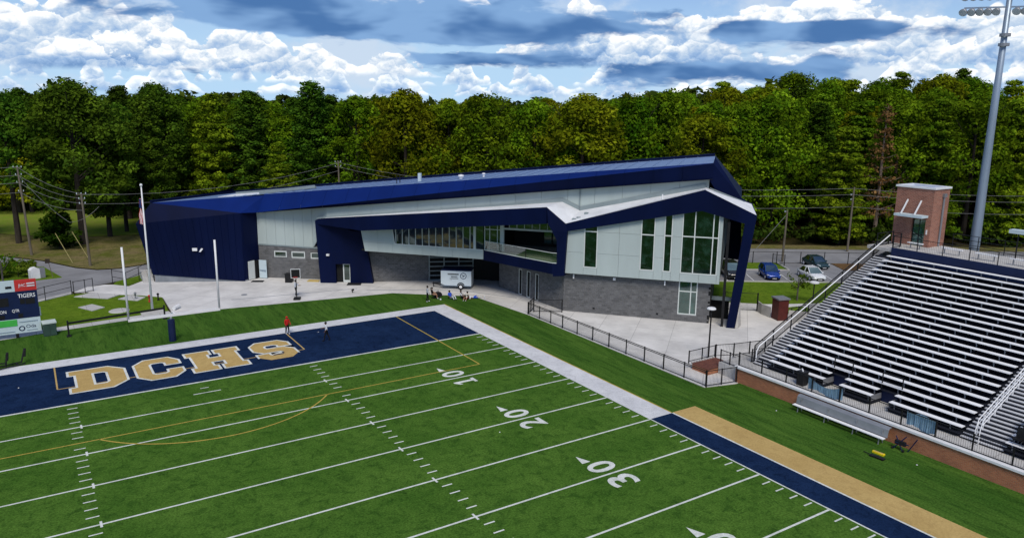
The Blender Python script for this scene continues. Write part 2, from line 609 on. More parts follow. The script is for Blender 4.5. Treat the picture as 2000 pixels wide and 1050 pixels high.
def leaf_mat(name, c1, c2, c3=None):
    """foliage: hue varies with the clump and from tree to tree, light passes through"""
    m, nt, b = new_mat(name)
    L = nt.links.new
    tcn = nt.nodes.new('ShaderNodeTexCoord')
    nz = nt.nodes.new('ShaderNodeTexNoise'); nz.inputs['Scale'].default_value = 0.45; nz.inputs['Detail'].default_value = 3
    L(tcn.outputs['Object'], nz.inputs['Vector'])
    mx = nt.nodes.new('ShaderNodeMix'); mx.data_type = 'RGBA'
    mx.inputs[6].default_value = (*c1, 1); mx.inputs[7].default_value = (*c2, 1)
    mr = nt.nodes.new('ShaderNodeMapRange'); mr.inputs[1].default_value = .36; mr.inputs[2].default_value = .64
    L(nz.outputs[0], mr.inputs[0]); L(mr.outputs[0], mx.inputs[0])
    col = mx.outputs[2]
    at = nt.nodes.new('ShaderNodeAttribute'); at.attribute_name = 'tone'
    oi = nt.nodes.new('ShaderNodeObjectInfo')
    hs = nt.nodes.new('ShaderNodeHueSaturation')
    r1 = nt.nodes.new('ShaderNodeMapRange'); r1.inputs[3].default_value = 0.488; r1.inputs[4].default_value = 0.516
    L(oi.outputs['Random'], r1.inputs[0]); L(r1.outputs[0], hs.inputs['Hue'])
    r2 = nt.nodes.new('ShaderNodeMath'); r2.operation = 'MULTIPLY'; r2.inputs[1].default_value = 7.31
    L(oi.outputs['Random'], r2.inputs[0])
    r3 = nt.nodes.new('ShaderNodeMath'); r3.operation = 'FRACT'; L(r2.outputs[0], r3.inputs[0])
    r4 = nt.nodes.new('ShaderNodeMapRange'); r4.inputs[3].default_value = 0.70; r4.inputs[4].default_value = 1.38
    L(r3.outputs[0], r4.inputs[0])
    r5 = nt.nodes.new('ShaderNodeMath'); r5.operation = 'MULTIPLY'
    L(r4.outputs[0], r5.inputs[0]); L(at.outputs['Fac'], r5.inputs[1])
    L(r5.outputs[0], hs.inputs['Value'])
    L(col, hs.inputs['Color'])
    df = nt.nodes.new('ShaderNodeBsdfDiffuse'); L(hs.outputs[0], df.inputs[0])
    tl = nt.nodes.new('ShaderNodeBsdfTranslucent'); L(hs.outputs[0], tl.inputs[0])
    ms = nt.nodes.new('ShaderNodeMixShader'); ms.inputs[0].default_value = 0.28
    L(df.outputs[0], ms.inputs[1]); L(tl.outputs[0], ms.inputs[2])
    L(ms.outputs[0], nt.nodes['Material Output'].inputs['Surface'])
    return m

M = {}
M['turf'] = turf_mat('turf', (0.048, 0.116, 0.016), (0.076, 0.158, 0.024), (0.020, 0.060, 0.009), 1.35)
M['apron'] = turf_mat('apron_turf', (0.038, 0.098, 0.014), (0.068, 0.142, 0.022), (0.015, 0.048, 0.008), 1.35, streak=(1.6, .22, 1))
M['lawn'] = turf_mat('lawn', (0.080, 0.150, 0.012), (0.125, 0.195, 0.018), (0.050, 0.090, 0.010), 1.0)
M['meadow'] = turf_mat('meadow', (0.150, 0.250, 0.020), (0.210, 0.260, 0.036), (0.20, 0.16, 0.07), 0.6)
M['bank'] = turf_mat('bank', (0.105, 0.120, 0.022), (0.200, 0.160, 0.075), (0.065, 0.055, 0.025), 1.0)
M['litter'] = turf_mat('litter', (0.035, 0.028, 0.014), (0.05, 0.045, 0.015), (0.02, 0.02, 0.01), 1.0)
M['mulch'] = turf_mat('mulch', (0.12, 0.07, 0.03), (0.16, 0.10, 0.05), (0.06, 0.04, 0.02), 1.0)
M['navyturf'] = turf_mat('navy_turf', (0.0085, 0.020, 0.056), (0.013, 0.030, 0.080), (0.005, 0.012, 0.034), 1.0)
M['goldturf'] = turf_mat('gold_turf', (0.44, 0.305, 0.115), (0.51, 0.365, 0.145), (0.38, 0.26, 0.10), 0.4)
M['whiteturf'] = turf_mat('white_turf', (0.55, 0.56, 0.58), (0.66, 0.67, 0.68), (0.46, 0.47, 0.48), 0.22)
M['line'] = turf_mat('line_turf', (0.62, 0.64, 0.61), (0.72, 0.74, 0.71), (0.42, 0.47, 0.40), 0.45)
M['goldline'] = turf_mat('gold_line', (0.45, 0.33, 0.07), (0.52, 0.38, 0.09), (0.30, 0.25, 0.06), 0.3)
M['plaza'] = paved_mat('plaza_concrete', (0.62, 0.61, 0.59), (0.38, 0.37, 0.36), 3.4, 3.4, 0.86, .18)
M['walk'] = paved_mat('walk_concrete', (0.47, 0.465, 0.45), (0.26, 0.25, 0.24), 1.5, 1.5, 0.0)
M['concrete'] = mat('concrete', (0.45, 0.44, 0.42), 0.9, 0, 0.14, 1.2, 0.2, 30)
M['greyconc'] = mat('grey_concrete', (0.20, 0.22, 0.245), 0.85, 0, 0.14, 0.8, 0.1, 12)
M['asphalt'] = mat('asphalt', (0.22, 0.222, 0.23), 0.95, 0, 0.22, 0.22, 0.3, 30, detail=8)
M['navy'] = mat('navy_metal', (0.0012, 0.0048, 0.032), 0.52, 0.0, 0.22, 0.35, 0.03, 2, 0.10, streak=(1, 1, 0.25))
M['navypaint'] = mat('navy_paint', (0.005, 0.013, 0.055), 0.5, 0, 0.12, 1.0)
M['navylit'] = mat('navy_metal_lit', (0.0015, 0.0145, 0.118), 0.50, 0.0, 0.14, 0.3, 0.02, 2, 0.12, streak=(1, 1, 0.25))  # lighter copy of the navy, with the sky's light painted into its colour
M['roofmetal'] = mat('roof_metal', (0.17, 0.25, 0.42), 0.42, 0.0, 0.10, 0.4, 0.03, 3)
M['membrane'] = mat('roof_membrane', (0.70, 0.72, 0.74), 0.7, 0, 0.10, 0.6)
M['panel'] = mat('pale_panel', (0.40, 0.465, 0.455), 0.5, 0.0, 0.07, 0.35, 0, streak=(1, 1, 0.2))
M['flash'] = mat('flashing', (0.24, 0.29, 0.30), 0.5, 0.2, 0.10, 0.5)
M['whiteframe'] = mat('white_frame', (0.60, 0.64, 0.62), 0.45, 0, 0.05, 1.0)
M['block'] = mat('grey_block', (0.135, 0.136, 0.138), 0.9, 0, 0.10, 1.2, 0.3, 40, tone=True, spec=.2)
M['mortar'] = mat('block_mortar', (0.27, 0.27, 0.27), 0.95, 0, 0.1, 3)
M['glass'] = glass_mat('window_glass', (0.001, 0.006, 0.004), 0.11)
M['glassdark'] = glass_mat('tall_window_glass', (0.0008, 0.007, 0.0045), 0.06)
M['glasslow'] = glass_mat('lower_glass', (0.003, 0.022, 0.020), 0.16)
M['rail_glass'] = clear_mat('rail_glass', (0.74, 0.86, 0.82))
M['darkroom'] = mat('shaded_interior', (0.008, 0.009, 0.009), 0.8)  # near-black for unlit rooms; on linings and soffits it paints in shade
M['balcfloor'] = mat('balcony_floor', (0.36, 0.33, 0.28), 0.7, 0, 0.08, 1)
M['black'] = mat('black_metal', (0.010, 0.010, 0.011), 0.5, 0.0, 0.2, 3)
M['blackfab'] = mat('black_fabric', (0.012, 0.012, 0.014), 0.9, 0, 0.3, 4)
M['alu'] = mat('aluminium', (0.86, 0.87, 0.88), 0.45, 0.0, 0.08, 0.8, 0, streak=(1, 0.15, 1))
M['alustep'] = mat('step_aluminium', (0.58, 0.59, 0.61), 0.45, 0.0, 0.12, 0.9)
M['alugrey'] = mat('grey_aluminium', (0.30, 0.31, 0.33), 0.45, 0.5, 0.12, 0.9)
M['steel'] = mat('galvanised', (0.30, 0.37, 0.45), 0.42, 0.4, 0.14, 0.8, 0, streak=(1, 1, 0.1))
M['riser'] = mat('dark_riser', (0.006, 0.008, 0.016), 0.8, 0, 0.2, 1)
M['white'] = mat('white_paint', (0.74, 0.75, 0.76), 0.45, 0, 0.06, 1.5)
M['trailer'] = mat('trailer_white', (0.60, 0.68, 0.72), 0.4, 0, 0.06, 0.8)
M['brick'] = brick_mat('red_brick', (0.45, 0.155, 0.066), (0.32, 0.095, 0.043), (0.33, 0.20, 0.12))
M['towerbrick'] = brick_mat('tower_brick', (0.34, 0.12, 0.075), (0.20, 0.06, 0.04), (0.34, 0.22, 0.16), .30, .11, axis='SUM', ms=.018)
M['paver'] = brick_mat('brick_paver', (0.20, 0.065, 0.04), (0.12, 0.035, 0.022), (0.08, 0.03, 0.02), 0.21, 0.105, 'XY')
M['wood'] = mat('pole_wood', (0.14, 0.12, 0.09), 0.9, 0, 0.25, 4, 0.4, 20, streak=(1, 1, 0.1))
M['bark'] = mat('bark', (0.035, 0.028, 0.022), 0.95, 0, 0.35, 3, 0.6, 12, streak=(1, 1, 0.25))
M['greybark'] = mat('grey_bark', (0.10, 0.09, 0.08), 0.95, 0, 0.3, 3, 0.5, 12, streak=(1, 1, 0.25))
M['deadwood'] = mat('dead_wood', (0.16, 0.12, 0.095), 0.95, 0, 0.25, 3)
M['red'] = mat('red_paint', (0.50, 0.035, 0.03), 0.5, 0, 0.08, 1)
M['maroon'] = mat('maroon_panel', (0.085, 0.018, 0.014), 0.55, 0, 0.2, 2)
M['green'] = mat('green_paint', (0.06, 0.42, 0.07), 0.5)
M['darkgreen'] = mat('cabinet_green', (0.035, 0.07, 0.055), 0.6, 0, 0.15, 1)
M['palegreen'] = mat('cabinet_top', (0.48, 0.55, 0.52), 0.6)
M['skyblue'] = mat('sky_blue_cloth', (0.22, 0.36, 0.48), 0.8, 0, 0.30, 3, streak=(1, 3, 0.4))
M['palepanel'] = mat('pale_sign', (0.50, 0.60, 0.64), 0.5, 0, 0.04, 1)
M['yellow'] = mat('yellow_plastic', (0.80, 0.62, 0.01), 0.5)
M['gold'] = mat('gold_paint', (0.55, 0.40, 0.12), 0.5)
M['skin'] = mat('skin_brown', (0.14, 0.07, 0.04), 0.6)
M['skin2'] = mat('skin_tan', (0.36, 0.20, 0.13), 0.6)
M['hair'] = mat('black_hair', (0.008, 0.007, 0.006), 0.7)
M['clred'] = mat('red_cloth', (0.45, 0.015, 0.012), 0.9)
M['clwhite'] = mat('white_cloth', (0.62, 0.64, 0.68), 0.9)
M['clgrey'] = mat('grey_cloth', (0.34, 0.37, 0.42), 0.9)
M['clblack'] = mat('black_cloth', (0.008, 0.008, 0.010), 0.9)
M['clblue'] = mat('blue_cloth', (0.012, 0.07, 0.50), 0.9)
M['clmaroon'] = mat('maroon_cloth', (0.16, 0.02, 0.03), 0.9)
M['clpale'] = mat('pale_cloth', (0.55, 0.52, 0.45), 0.9)
M['rubber'] = mat('tyre_rubber', (0.010, 0.010, 0.010), 0.85)
M['carblue'] = mat('car_blue', (0.008, 0.045, 0.28), 0.22, 0.2, 0.03, 1, spec=0.7)
M['carwhite'] = mat('car_white', (0.72, 0.74, 0.76), 0.22, 0, 0.03, 1, spec=0.7)
M['cardark'] = mat('car_black', (0.010, 0.011, 0.012), 0.22, 0, 0.03, 1, spec=0.7)
M['carteal'] = mat('car_teal', (0.030, 0.065, 0.075), 0.22, 0.4, 0.03, 1, spec=0.7)
M['carglass'] = glass_mat('car_glass', (0.01, 0.014, 0.016), 0.35)
M['lens'] = mat('lens', (0.60, 0.64, 0.66), 0.15)
M['hedge'] = leaf_mat('hedge_leaf', (0.085, 0.155, 0.014), (0.155, 0.235, 0.022))
M['pine'] = leaf_mat('pine_leaf', (0.030, 0.070, 0.007), (0.080, 0.142, 0.010))
M['leaf'] = leaf_mat('broad_leaf', (0.054, 0.118, 0.005), (0.140, 0.215, 0.008))
M['olive'] = leaf_mat('olive_leaf', (0.110, 0.145, 0.005), (0.205, 0.210, 0.008))
M['layer'] = leaf_mat('layered_leaf', (0.080, 0.150, 0.007), (0.185, 0.260, 0.012))
M['rust'] = leaf_mat('rust_leaf', (0.16, 0.080, 0.032), (0.22, 0.125, 0.05))
M['farleaf'] = leaf_mat('far_leaf', (0.036, 0.070, 0.009), (0.072, 0.105, 0.012))
M['cable'] = mat('cable', (0.22, 0.22, 0.22), 0.6)
M['sleeve'] = mat('guy_sleeve', (0.30, 0.26, 0.10), 0.6)
# ================================================================ SETTING
E_ = Vector((0.84, -0.5426)); N_ = Vector((0.5426, 0.84))       # along and across the back road
R0 = Vector((50.8, 8.5))
def rd(t, m):
    p = R0 + E_*t + N_*m
    return (p.x, p.y)

# ground to the horizon; the wooded hill rises to the right behind the road
def hill_z(t, m):
    f = max(0.0, min(1.0, (m-14)/70.0))
    g = max(0.0, min(1.0, (t+25)/60.0))
    return 6.0*f*f*(3-2*f)*g*g*(3-2*g)
mb = MB()
ts = [-2200, -700, -300, -160] + list(range(-120, 121, 10)) + [160, 300, 700, 2200]
ms_ = [-1800, -500, -200, -100, -40, 12] + list(range(16, 101, 6)) + [140, 240, 500, 1000, 2500]
for t in ts:
    for m_ in ms_:
        x, y = rd(t, m_)
        mb.v.append((x, y, -0.14 + hill_z(t, m_)))
k = len(ms_)
for i in range(len(ts)-1):
    for j in range(k-1):
        mb.f.append((i*k+j, (i+1)*k+j, (i+1)*k+j+1, i*k+j+1)); mb.c.append(None)
structure('ground', mb, M['litter'])

sheet('lawn', [rd(-60, -22.6), rd(60, -24), rd(60, -11.8), rd(-60, -11.8)], -0.075, M['lawn'])
sheet('parking_lot', [rd(-70, -11.7), rd(60, -11.7), rd(60, -4.6), rd(8.5, -4.6), rd(8.5, -.2), rd(1.2, -.2), rd(1.2, -4.9), rd(-70, -4.9)], -0.07, M['asphalt'])
sheet('road_verge', [rd(-56, -4.8), rd(1.1, -4.8), rd(1.1, 0), rd(-56, 0)], -0.052, M['lawn'])
sheet('road_verge', [rd(8.6, -4.5), rd(60, -4.5), rd(60, 0), rd(8.6, 0)], -0.05, M['mulch'])
back_road = sheet('road', [rd(-46, 0.1), rd(130, 0.1), rd(130, 10.5), rd(-46, 10.5)], -0.06, M['asphalt'])
sheet('forest_edge', [rd(-46, 10.6), rd(130, 10.6), rd(130, 14), rd(-46, 14)], -0.055, M['bank'])
# kerbs and parking bay lines
kb = MB(); kb.bar((*rd(-60, -11.72), -0.01), (*rd(60, -11.72), -0.01), 0.18, 0.16)
structure('kerb', kb, M['concrete'])
kb = MB(); kb.bar((*rd(-30, -4.85), -0.01), (*rd(1.2, -4.85), -0.01), 0.18, 0.16); kb.bar((*rd(1.15, -4.85), -0.01), (*rd(1.15, -.3), -0.01), 0.18, 0.16)
structure('kerb', kb, M['concrete'])
lot = [o for o in COL.objects if o.name == 'parking_lot'][0]
for t in (-8.6, -5.4, -1.0, 2.0, 4.6, 7.4, 10.2):
    a = rd(t, -11.4); b = rd(t+0.2, -7.4)
    q = MB(); q.prism([(a[0]-.05, a[1], -.066), (a[0]+.07, a[1], -.066), (b[0]+.07, b[1], -.066), (b[0]-.05, b[1], -.066)], (0, 0, .003))
    q.build('bay_line', M['white'], lot)
# left: junction road, lawn, bank, meadow
sheet('road', [(-160, 8), (-48, 25.5), (-37.4, 29.8), (-33.9, 34.4), (-30.7, 36.8), (-29.1, 38.5), (-26.4, 39.6), (-21, 43.4), (-5, 56), (-1, 51),
               (10, 53), (5, 58), (-8, 61), (-19, 51), (-21.7, 48.4), (-25, 47.3), (-27.5, 47.8), (-29.7, 50.5), (-33.1, 57.4), (-37.8, 63.8), (-60, 84), (-66, 78), (-45, 58), (-60, 46), (-160, 26)], -0.085, M['asphalt'])
sheet('traffic_island', [(-58, 44.6), (-37.6, 46.6), (-34.6, 44.8), (-31.4, 45.2), (-33.1, 53.2), (-37.7, 55.4), (-46, 54)], -0.03, M['lawn'], None, 0.1)
sheet('roadside_bank', [(-90, 100), (-60, 84.4), (-37.8, 64.2), (-33, 57.8), (-29.6, 50.9), (-27.4, 48.2), (-25, 47.7), (-21.6, 48.8), (-18.5, 51.8), (-8, 62), (2, 60), (2, 70), (-14, 72), (-30, 76), (-45, 92), (-80, 122)], -0.05, M['bank'])
sheet('meadow', [(-90, 100.3), (-80, 122.3), (-45, 92.3), (-30, 76.3), (-14, 72.3), (2, 70.3), (14, 82), (40, 180), (-60, 260), (-190, 200)], -0.045, M['meadow'])
sheet('lawn', [(-110, 14), (-37.6, 21.3), (-23.1, 22.7), (-22.75, 29), (-24.8, 31.2), (-26.5, 32.4), (-29, 34.9), (-30.8, 35.4), (-34.1, 33.2), (-37.6, 28.4), (-50, 23.8), (-110, 15)], -0.03, M['lawn'])
sheet('lawn', [(-26.6, 38.0), (-25.2, 36.4), (-23.3, 38.8), (-21.8, 42.2), (-22.6, 42.3), (-26.2, 39.3)], 0.01, M['lawn'], None, .1)
# plaza slab with the building on it
plaza = sheet('plaza', [(-22.9, 21.4), (-0.7, 18.3), (6.5, 12.5), (7.5, 3.2), (7.75, -20.45), (10.3, -21.2), (13, -21), (22, -20.5), (31, -16), (38, -9.4), (32.2, -6.5), (26, -1),
                        (30, 6), (22, 22), (4, 42), (-12, 52), (-20, 44), (-22.4, 42.2), (-23.2, 38.7), (-25.2, 36.2), (-26.6, 37.9), (-27.4, 38.4), (-29.2, 38.1), (-30.6, 36.4), (-28.9, 34.9), (-26.4, 32.3), (-24.7, 31.1), (-22.7, 28.9)], -0.012, M['plaza'], None, .2)
sheet('sidewalk', [(-110, 12.5), (-37.2, 19.7), (-28.7, 20.9), (-22.9, 21.3), (-23.1, 22.6), (-37.6, 21.2), (-110, 14)], -0.008, M['walk'], None, .1)
sheet('kerb', [(-48, 24.2), (-37.5, 28.6), (-34, 33.3), (-30.8, 35.5), (-30.9, 36.4), (-34, 34.2), (-37.5, 29.6), (-48, 25.2)], -0.01, M['concrete'], None, .12)
sheet('curved_path', [(31, -10.2), (33.5, -9.2), (36, -8.8), (44, -12), (44, -14.5), (36, -11), (33, -11.2)], -0.005, M['walk'], None, .1)
# slots in the plaza (trench drains)
for pts in ([(-16.65, 24.07), (-3.2, 22.19)], [(-2.6, 20.9), (3.5, 17.6), (7.0, 14.8), (10.2, 9.4)]):
    q = MB()
    for a, b in zip(pts[:-1], pts[1:]):
        q.bar((*a, -0.006), (*b, -0.006), 0.11, 0.02)
    q.build('trench_drain', M['greyconc'], plaza)
q = MB(); q.lathe([(0.0, .0), (.33, .0), (.33, -.02)], 20, (-14.94, 25.66, .003)); q.build('manhole_cover', M['greyconc'], plaza)
q = MB(); q.lathe([(0.0, .0), (.33, .0), (.33, -.02)], 20, (10.9, -17.2, .003)); q.build('manhole_cover', M['greyconc'], plaza)
# concrete pads in the left lawn
for i, (pts, lab) in enumerate(((((-30.8, 33.7), (-27.8, 31.0), (-26.5, 32.3), (-29.0, 34.8)), 'largest concrete pad in the lawn, next to the open gate'),
                 (((-30.7, 28.6), (-29.6, 26.4), (-28.4, 27.3), (-29.4, 29.3)), 'small square concrete pad in the middle of the lawn'),
                 (((-26.9, 30.3), (-25.2, 28.5), (-24.3, 29.7), (-25.6, 31.5)), 'concrete pad in the lawn just behind the flagpole'))):
    q = MB(); q.prism([(x, y, 0.03) for x, y in pts], (0, 0, -.08)); o = q.build('concrete_pad', M['walk']); tag(o, lab, 'slab', 'concrete pads in the lawn')
q = MB(); q.lathe([(0, .05), (.85, .05), (.95, .0), (.95, -.05)], 24, (-27.3, 25.2, 0)); o = q.build('concrete_disc', M['walk']); tag(o, 'round concrete disc set in the lawn', 'slab')
q = MB(); q.prism([(x, y, .04) for x, y in ((-25.6, 21.9), (-23.4, 22.3), (-23.5, 23.7), (-25.6, 23.3))], (0, 0, -.08)); o = q.build('flagpole_base_slab', M['concrete']); tag(o, 'concrete slab under the foot of the flagpole', 'slab')

# ---------------------------------------------------------------- football field
turf_pts = [(-110, 12.4), (-37.2, 19.6), (-28.7, 20.8), (-22.7, 21.3), (-0.65, 18.2), (6.45, 12.4), (7.45, 3.1), (7.62, -20.6), (10.3, -21.3), (10.75, -21.3), (10.75, -120), (-110, -120)]
field = sheet('football_field', [(-110, 11.2), (2.3, 11.2), (2.3, -22.6), (4.5, -22.6), (4.5, -120), (-110, -120)], 0.0, M['turf'])
sheet('turf_apron', turf_pts, -0.004, M['apron'])
YD = 0.9144
XL = -48.77
def flat(name, pts, z, m, parent=None):
    q = MB()
    P = [(x, y, z) for x, y in pts]
    a = sum(P[i][0]*P[(i+1) % len(P)][1]-P[(i+1) % len(P)][0]*P[i][1] for i in range(len(P)))
    q.face(P if a > 0 else P[::-1])
    return q.build(name, m, parent or field)
def rect(name, x0, x1, y0, y1, z, m):
    return flat(name, [(x0, y0), (x1, y0), (x1, y1), (x0, y1)], z, m)
flat('border_strip', [(0, -22.86), (2.05, -22.86), (2.05, 10.95), (0, 10.95)], 0.004, M['whiteturf'])
rect('border_strip', -110, 0, 9.144, 10.95, 0.004, M['whiteturf'])
rect('sideline_strip', 0.10, 2.05, -60, -22.86, 0.004, M['navyturf'])
rect('coaching_strip', 2.18, 4.35, -60, -22.80, 0.004, M['goldturf'])
rect('side_line', 0.0, .10, -60, -22.86, 0.005, M['line'])
rect('side_line', 2.05, 2.18, -60, -22.86, 0.005, M['line'])
rect('side_line', 2.05, 2.16, -22.8, 10.95, 0.004, M['goldline'])
rect('end_zone', XL, 0, 0.08, 9.144, 0.004, M['navyturf'])
LW = 0.10
for i in range(0, 13):
    rect('goal_line' if i == 0 else 'yard_line', XL, -0.02, -i*5*YD-(LW if i else .12), -i*5*YD+(LW*.3 if i else .08), 0.005, M['line'])
hR, hL = -53.333*.3048, -106.667*.3048
# hash marks share four meshes
hm = rect('hash_mark', -0.80, -0.16, -.05, .05, 0.005, M['line']); hm.location.y = -1*YD
for k in range(2, 60):
    if k % 5:
        linked('hash_mark', hm, field, (0, -k*YD, 0))
h2 = rect('hash_mark', hR, hR+.62, -.05, .05, 0.005, M['line']); h2.location.y = -1*YD
h3 = rect('hash_mark', hL-.62, hL, -.05, .05, 0.005, M['line']); h3.location.y = -1*YD
for k in range(2, 60):
    if k % 5:
        linked('hash_mark', h2, field, (0, -k*YD, 0)); linked('hash_mark', h3, field, (0, -k*YD, 0))
h4 = rect('hash_tick', -.06, .06, -.32, .32, 0.009, M['line']); h4.location = (hR, -5*YD-.03, 0)
for i in range(1, 12):
    if i > 1: linked('hash_tick', h4, field, (hR, -i*5*YD-.03, 0))
    linked('hash_tick', h4, field, (hL, -i*5*YD-.03, 0))
rect('conversion_mark', -25.3, -23.4, -2.52, -2.40, 0.005, M['line'])
rect('conversion_mark', -24.65, -24.05, -1.50, -1.40, 0.005, M['line'])
# soccer markings in gold
g = 0.055
for x in (-33.52, -15.24):
    rect('goal_area_line', x-g, x+g, 3.66, 9.14, 0.010, M['goldturf'])
rect('goal_area_line', -33.52, -15.24, 3.60, 3.71, 0.006, M['goldturf'])
for x in (-44.5, -4.26):
    rect('penalty_line', x-g, x+g, -7.32, 9.14, 0.010, M['goldline'])
rect('penalty_line', -44.5, -4.26, -7.37, -7.27, 0.010, M['goldline'])
q = MB(); cy = -1.83; a0 = math.asin((7.32-1.83)/9.15)
n = 40
arc = [math.pi+a0 + (math.pi-2*a0)*i/n for i in range(n+1)]
for a, b in zip(arc[:-1], arc[1:]):
    f = lambda r, t: (-24.38+r*math.cos(t), cy+r*math.sin(t), .010)
    q.face([f(9.1, a), f(9.21, a), f(9.21, b), f(9.1, b)])
q.build('penalty_arc', M['goldline'], field)
# yard numbers and arrows read from the right-hand side
for i, (tens) in enumerate('1234'):
    y0 = -(i+1)*10*YD
    for ch, dy in ((tens, -0.95), ('0', 0.95)):
        Mn = Matrix(((0, -1, 0, -7.2), (1, 0, 0, y0+dy-.04), (0, 0, 1, .0065), (0, 0, 0, 1)))
        if ch == '1':
            one = [(-.42, -.92), (.42, -.92), (.42, -.66), (.16, -.66), (.16, .92), (-.06, .92), (-.44, .62), (-.44, .36), (-.15, .52), (-.15, -.66), (-.42, -.66)]
            flat('yard_number', [tuple((Mn @ Vector((a, b, 0))).xy) for a, b in one], .0065, M['line'])
        else:
            text_part('yard_number', ch, Mn, 1.18, 1.85, M['line'], field, 0.02)
    flat('yard_arrow', [(-7.95, y0+1.75), (-7.35, y0+1.75), (-7.72, y0+2.7)], .0065, M['line'])
# end-zone letters
def offset_poly(P, d):
    n = len(P); out_ = []
    for i in range(n):
        a, b, c = Vector(P[i-1]), Vector(P[i]), Vector(P[(i+1) % n])
        e1 = (b-a).normalized(); e2 = (c-b).normalized()
        n1 = Vector((e1.y, -e1.x)); n2 = Vector((e2.y, -e2.x))
        k = (n1+n2); k = k/(max(.35, k.dot(n1)))
        out_.append((b.x+k.x*d, b.y+k.y*d))
    return out_
def ccw(P):
    a = sum(P[i][0]*P[(i+1) % len(P)][1]-P[(i+1) % len(P)][0]*P[i][1] for i in range(len(P)))
    return P if a > 0 else P[::-1]
def poly_fill(name, outer, holes, z, m):
    cu = bpy.data.curves.new(name, 'CURVE'); cu.dimensions = '2D'; cu.fill_mode = 'BOTH'
    for P in [outer]+holes:
        sp = cu.splines.new('POLY'); sp.points.add(len(P)-1); sp.use_cyclic_u = True
        for p, c in zip(sp.points, P): p.co = (c[0], c[1], 0, 1)
    ob = bpy.data.objects.new('tmp', cu); COL.objects.link(ob)
    me = bpy.data.meshes.new_from_object(ob.evaluated_get(bpy.context.evaluated_depsgraph_get()))
    bpy.data.objects.remove(ob)
    for v in me.vertices: v.co.z = z
    me.materials.clear(); me.materials.append(m)
    o = bpy.data.objects.new(name, me); COL.objects.link(o); o.parent = field
    return o
GL = {
 'D': ([(0, 0), (.72, 0), (1, .22), (1, .78), (.72, 1), (0, 1), (0, .80), (.12, .80), (.12, .20), (0, .20)], [[(.40, .22), (.64, .22), (.70, .28), (.70, .72), (.64, .78), (.40, .78)]]),
 'C': ([(.25, 0), (.76, 0), (1, .20), (1, .38), (.70, .38), (.70, .26), (.62, .21), (.38, .21), (.31, .27), (.31, .73), (.38, .79), (.62, .79), (.70, .74), (.70, .62), (1, .62), (1, .80), (.80, 1), (.25, 1), (0, .80), (0, .20)], []),
 'H': ([(0, 0), (.44, 0), (.44, .19), (.37, .19), (.37, .40), (.63, .40), (.63, .19), (.56, .19), (.56, 0), (1, 0), (1, .19), (.92, .19), (.92, .81), (1, .81), (1, 1), (.56, 1), (.56, .81), (.63, .81), (.63, .61), (.37, .61), (.37, .81), (.44, .81), (.44, 1), (0, 1), (0, .81), (.08, .81), (.08, .19), (0, .19)], []),
 'S': ([(.22, 0), (.78, 0), (1, .17), (1, .45), (.80, .60), (.36, .60), (.31, .64), (.31, .74), (.38, .79), (.60, .79), (.70, .74), (.70, .66), (1, .66), (1, .84), (.80, 1), (.20, 1), (0, .84), (0, .55), (.20, .40), (.64, .40), (.69, .36), (.69, .26), (.62, .21), (.38, .21), (.30, .26), (.30, .34), (0, .34), (0, .17)], []),
}
for ch, x0, x1 in (('D', -32.65, -28.95), ('C', -28.15, -24.95), ('H', -24.25, -20.15), ('S', -19.1, -15.95)):
    outer, holes = GL[ch]
    sc = lambda P: [(x0+(x1-x0)*a, 2.28+5.05*b) for a, b in P]
    o_ = ccw(sc(outer)); hs_ = [ccw(sc(h)) for h in holes]
    poly_fill('letter_outline', offset_poly(o_, .17), [offset_poly(h, -.17) for h in hs_], .0075, M['line'])
    poly_fill('letter', o_, hs_, .0110, M['goldturf'])
# small litter on the turf
for x, y, lab in ((-12.6, 7.9, 'tiny white scrap on the navy end zone right of the letters'), (-35.9, 5.4, 'tiny white scrap on the navy end zone left of the letters'), (-9.8, -19.4, 'tiny white scrap on the green turf beside the 20 yard line'), (8.6, -26.4, 'tiny white scrap on the turf left of the team bench'), (9.0, -36.2, 'tiny white scrap on the turf right of the yellow marker')):
    q = MB(); q.lathe([(0, .04), (.035, .03), (.05, .01), (.0, .0)], 6, (x, y, .012))
    o = q.build('paper_scrap', M['white']); tag(o, lab, 'litter', 'scraps on the turf')
# ================================================================ FIELD HOUSE
BX, BY, BR = 11.5, 2.6, -0.860352
house = thing('field_house', 'long angular navy and pale panelled field house with sloping roofs and grey block base', 'building', (BX, BY, 0), BR)
# local axes: s along the front towards the right, b back from the front, z up
def P3(s, b, z): return (s, b, z)
def zroof(s): return 9.73 + .1048*(s+40)
def zbot(s): return 8.0 + .1136*(s+37.5)
def zcrease(s): return 8.0 + .1433*(s+37.5)
def btop(s): return 3.7 - .9*(s+37.5)/51.5

# --- volume A, left: lower face in vertical boards, folded facet above
A0, A1, A2 = Vector((-48.15, -3.46, .92)), Vector((-49.42, -3.99, 6.89)), Vector((-38.58, .47, 8.10))
A3 = Vector((-38.6, .47, .02))
NB = 15
for i in range(NB):
    u0, u1 = i/NB, (i+1)/NB
    g_ = .0022
    bl, br_ = A0.lerp(A3, u0+g_), A0.lerp(A3, u1-g_)
    tl, tr = A1.lerp(A2, u0+g_), A1.lerp(A2, u1-g_)
    q = MB(); q.prism([bl, br_, tr, tl], (.10, .25, 0)); q.build('cladding_panel', M['navy'], house)
A4 = Vector((-48.2, -2.7, 9.22)); A5 = Vector((-40.0, 2.4, 9.73))
q = MB(); q.prism([A1, A2, A4], (.05, .2, 0)); q.build('upper_facet', M['navy'], house)
q = MB(); q.face([A4, A2, A5]); q.face([A2, (-37.5, 2.2, 8.0), (-37.5, 3.7, 9.85), A5])
q.build('upper_facet', M['navylit'], house)
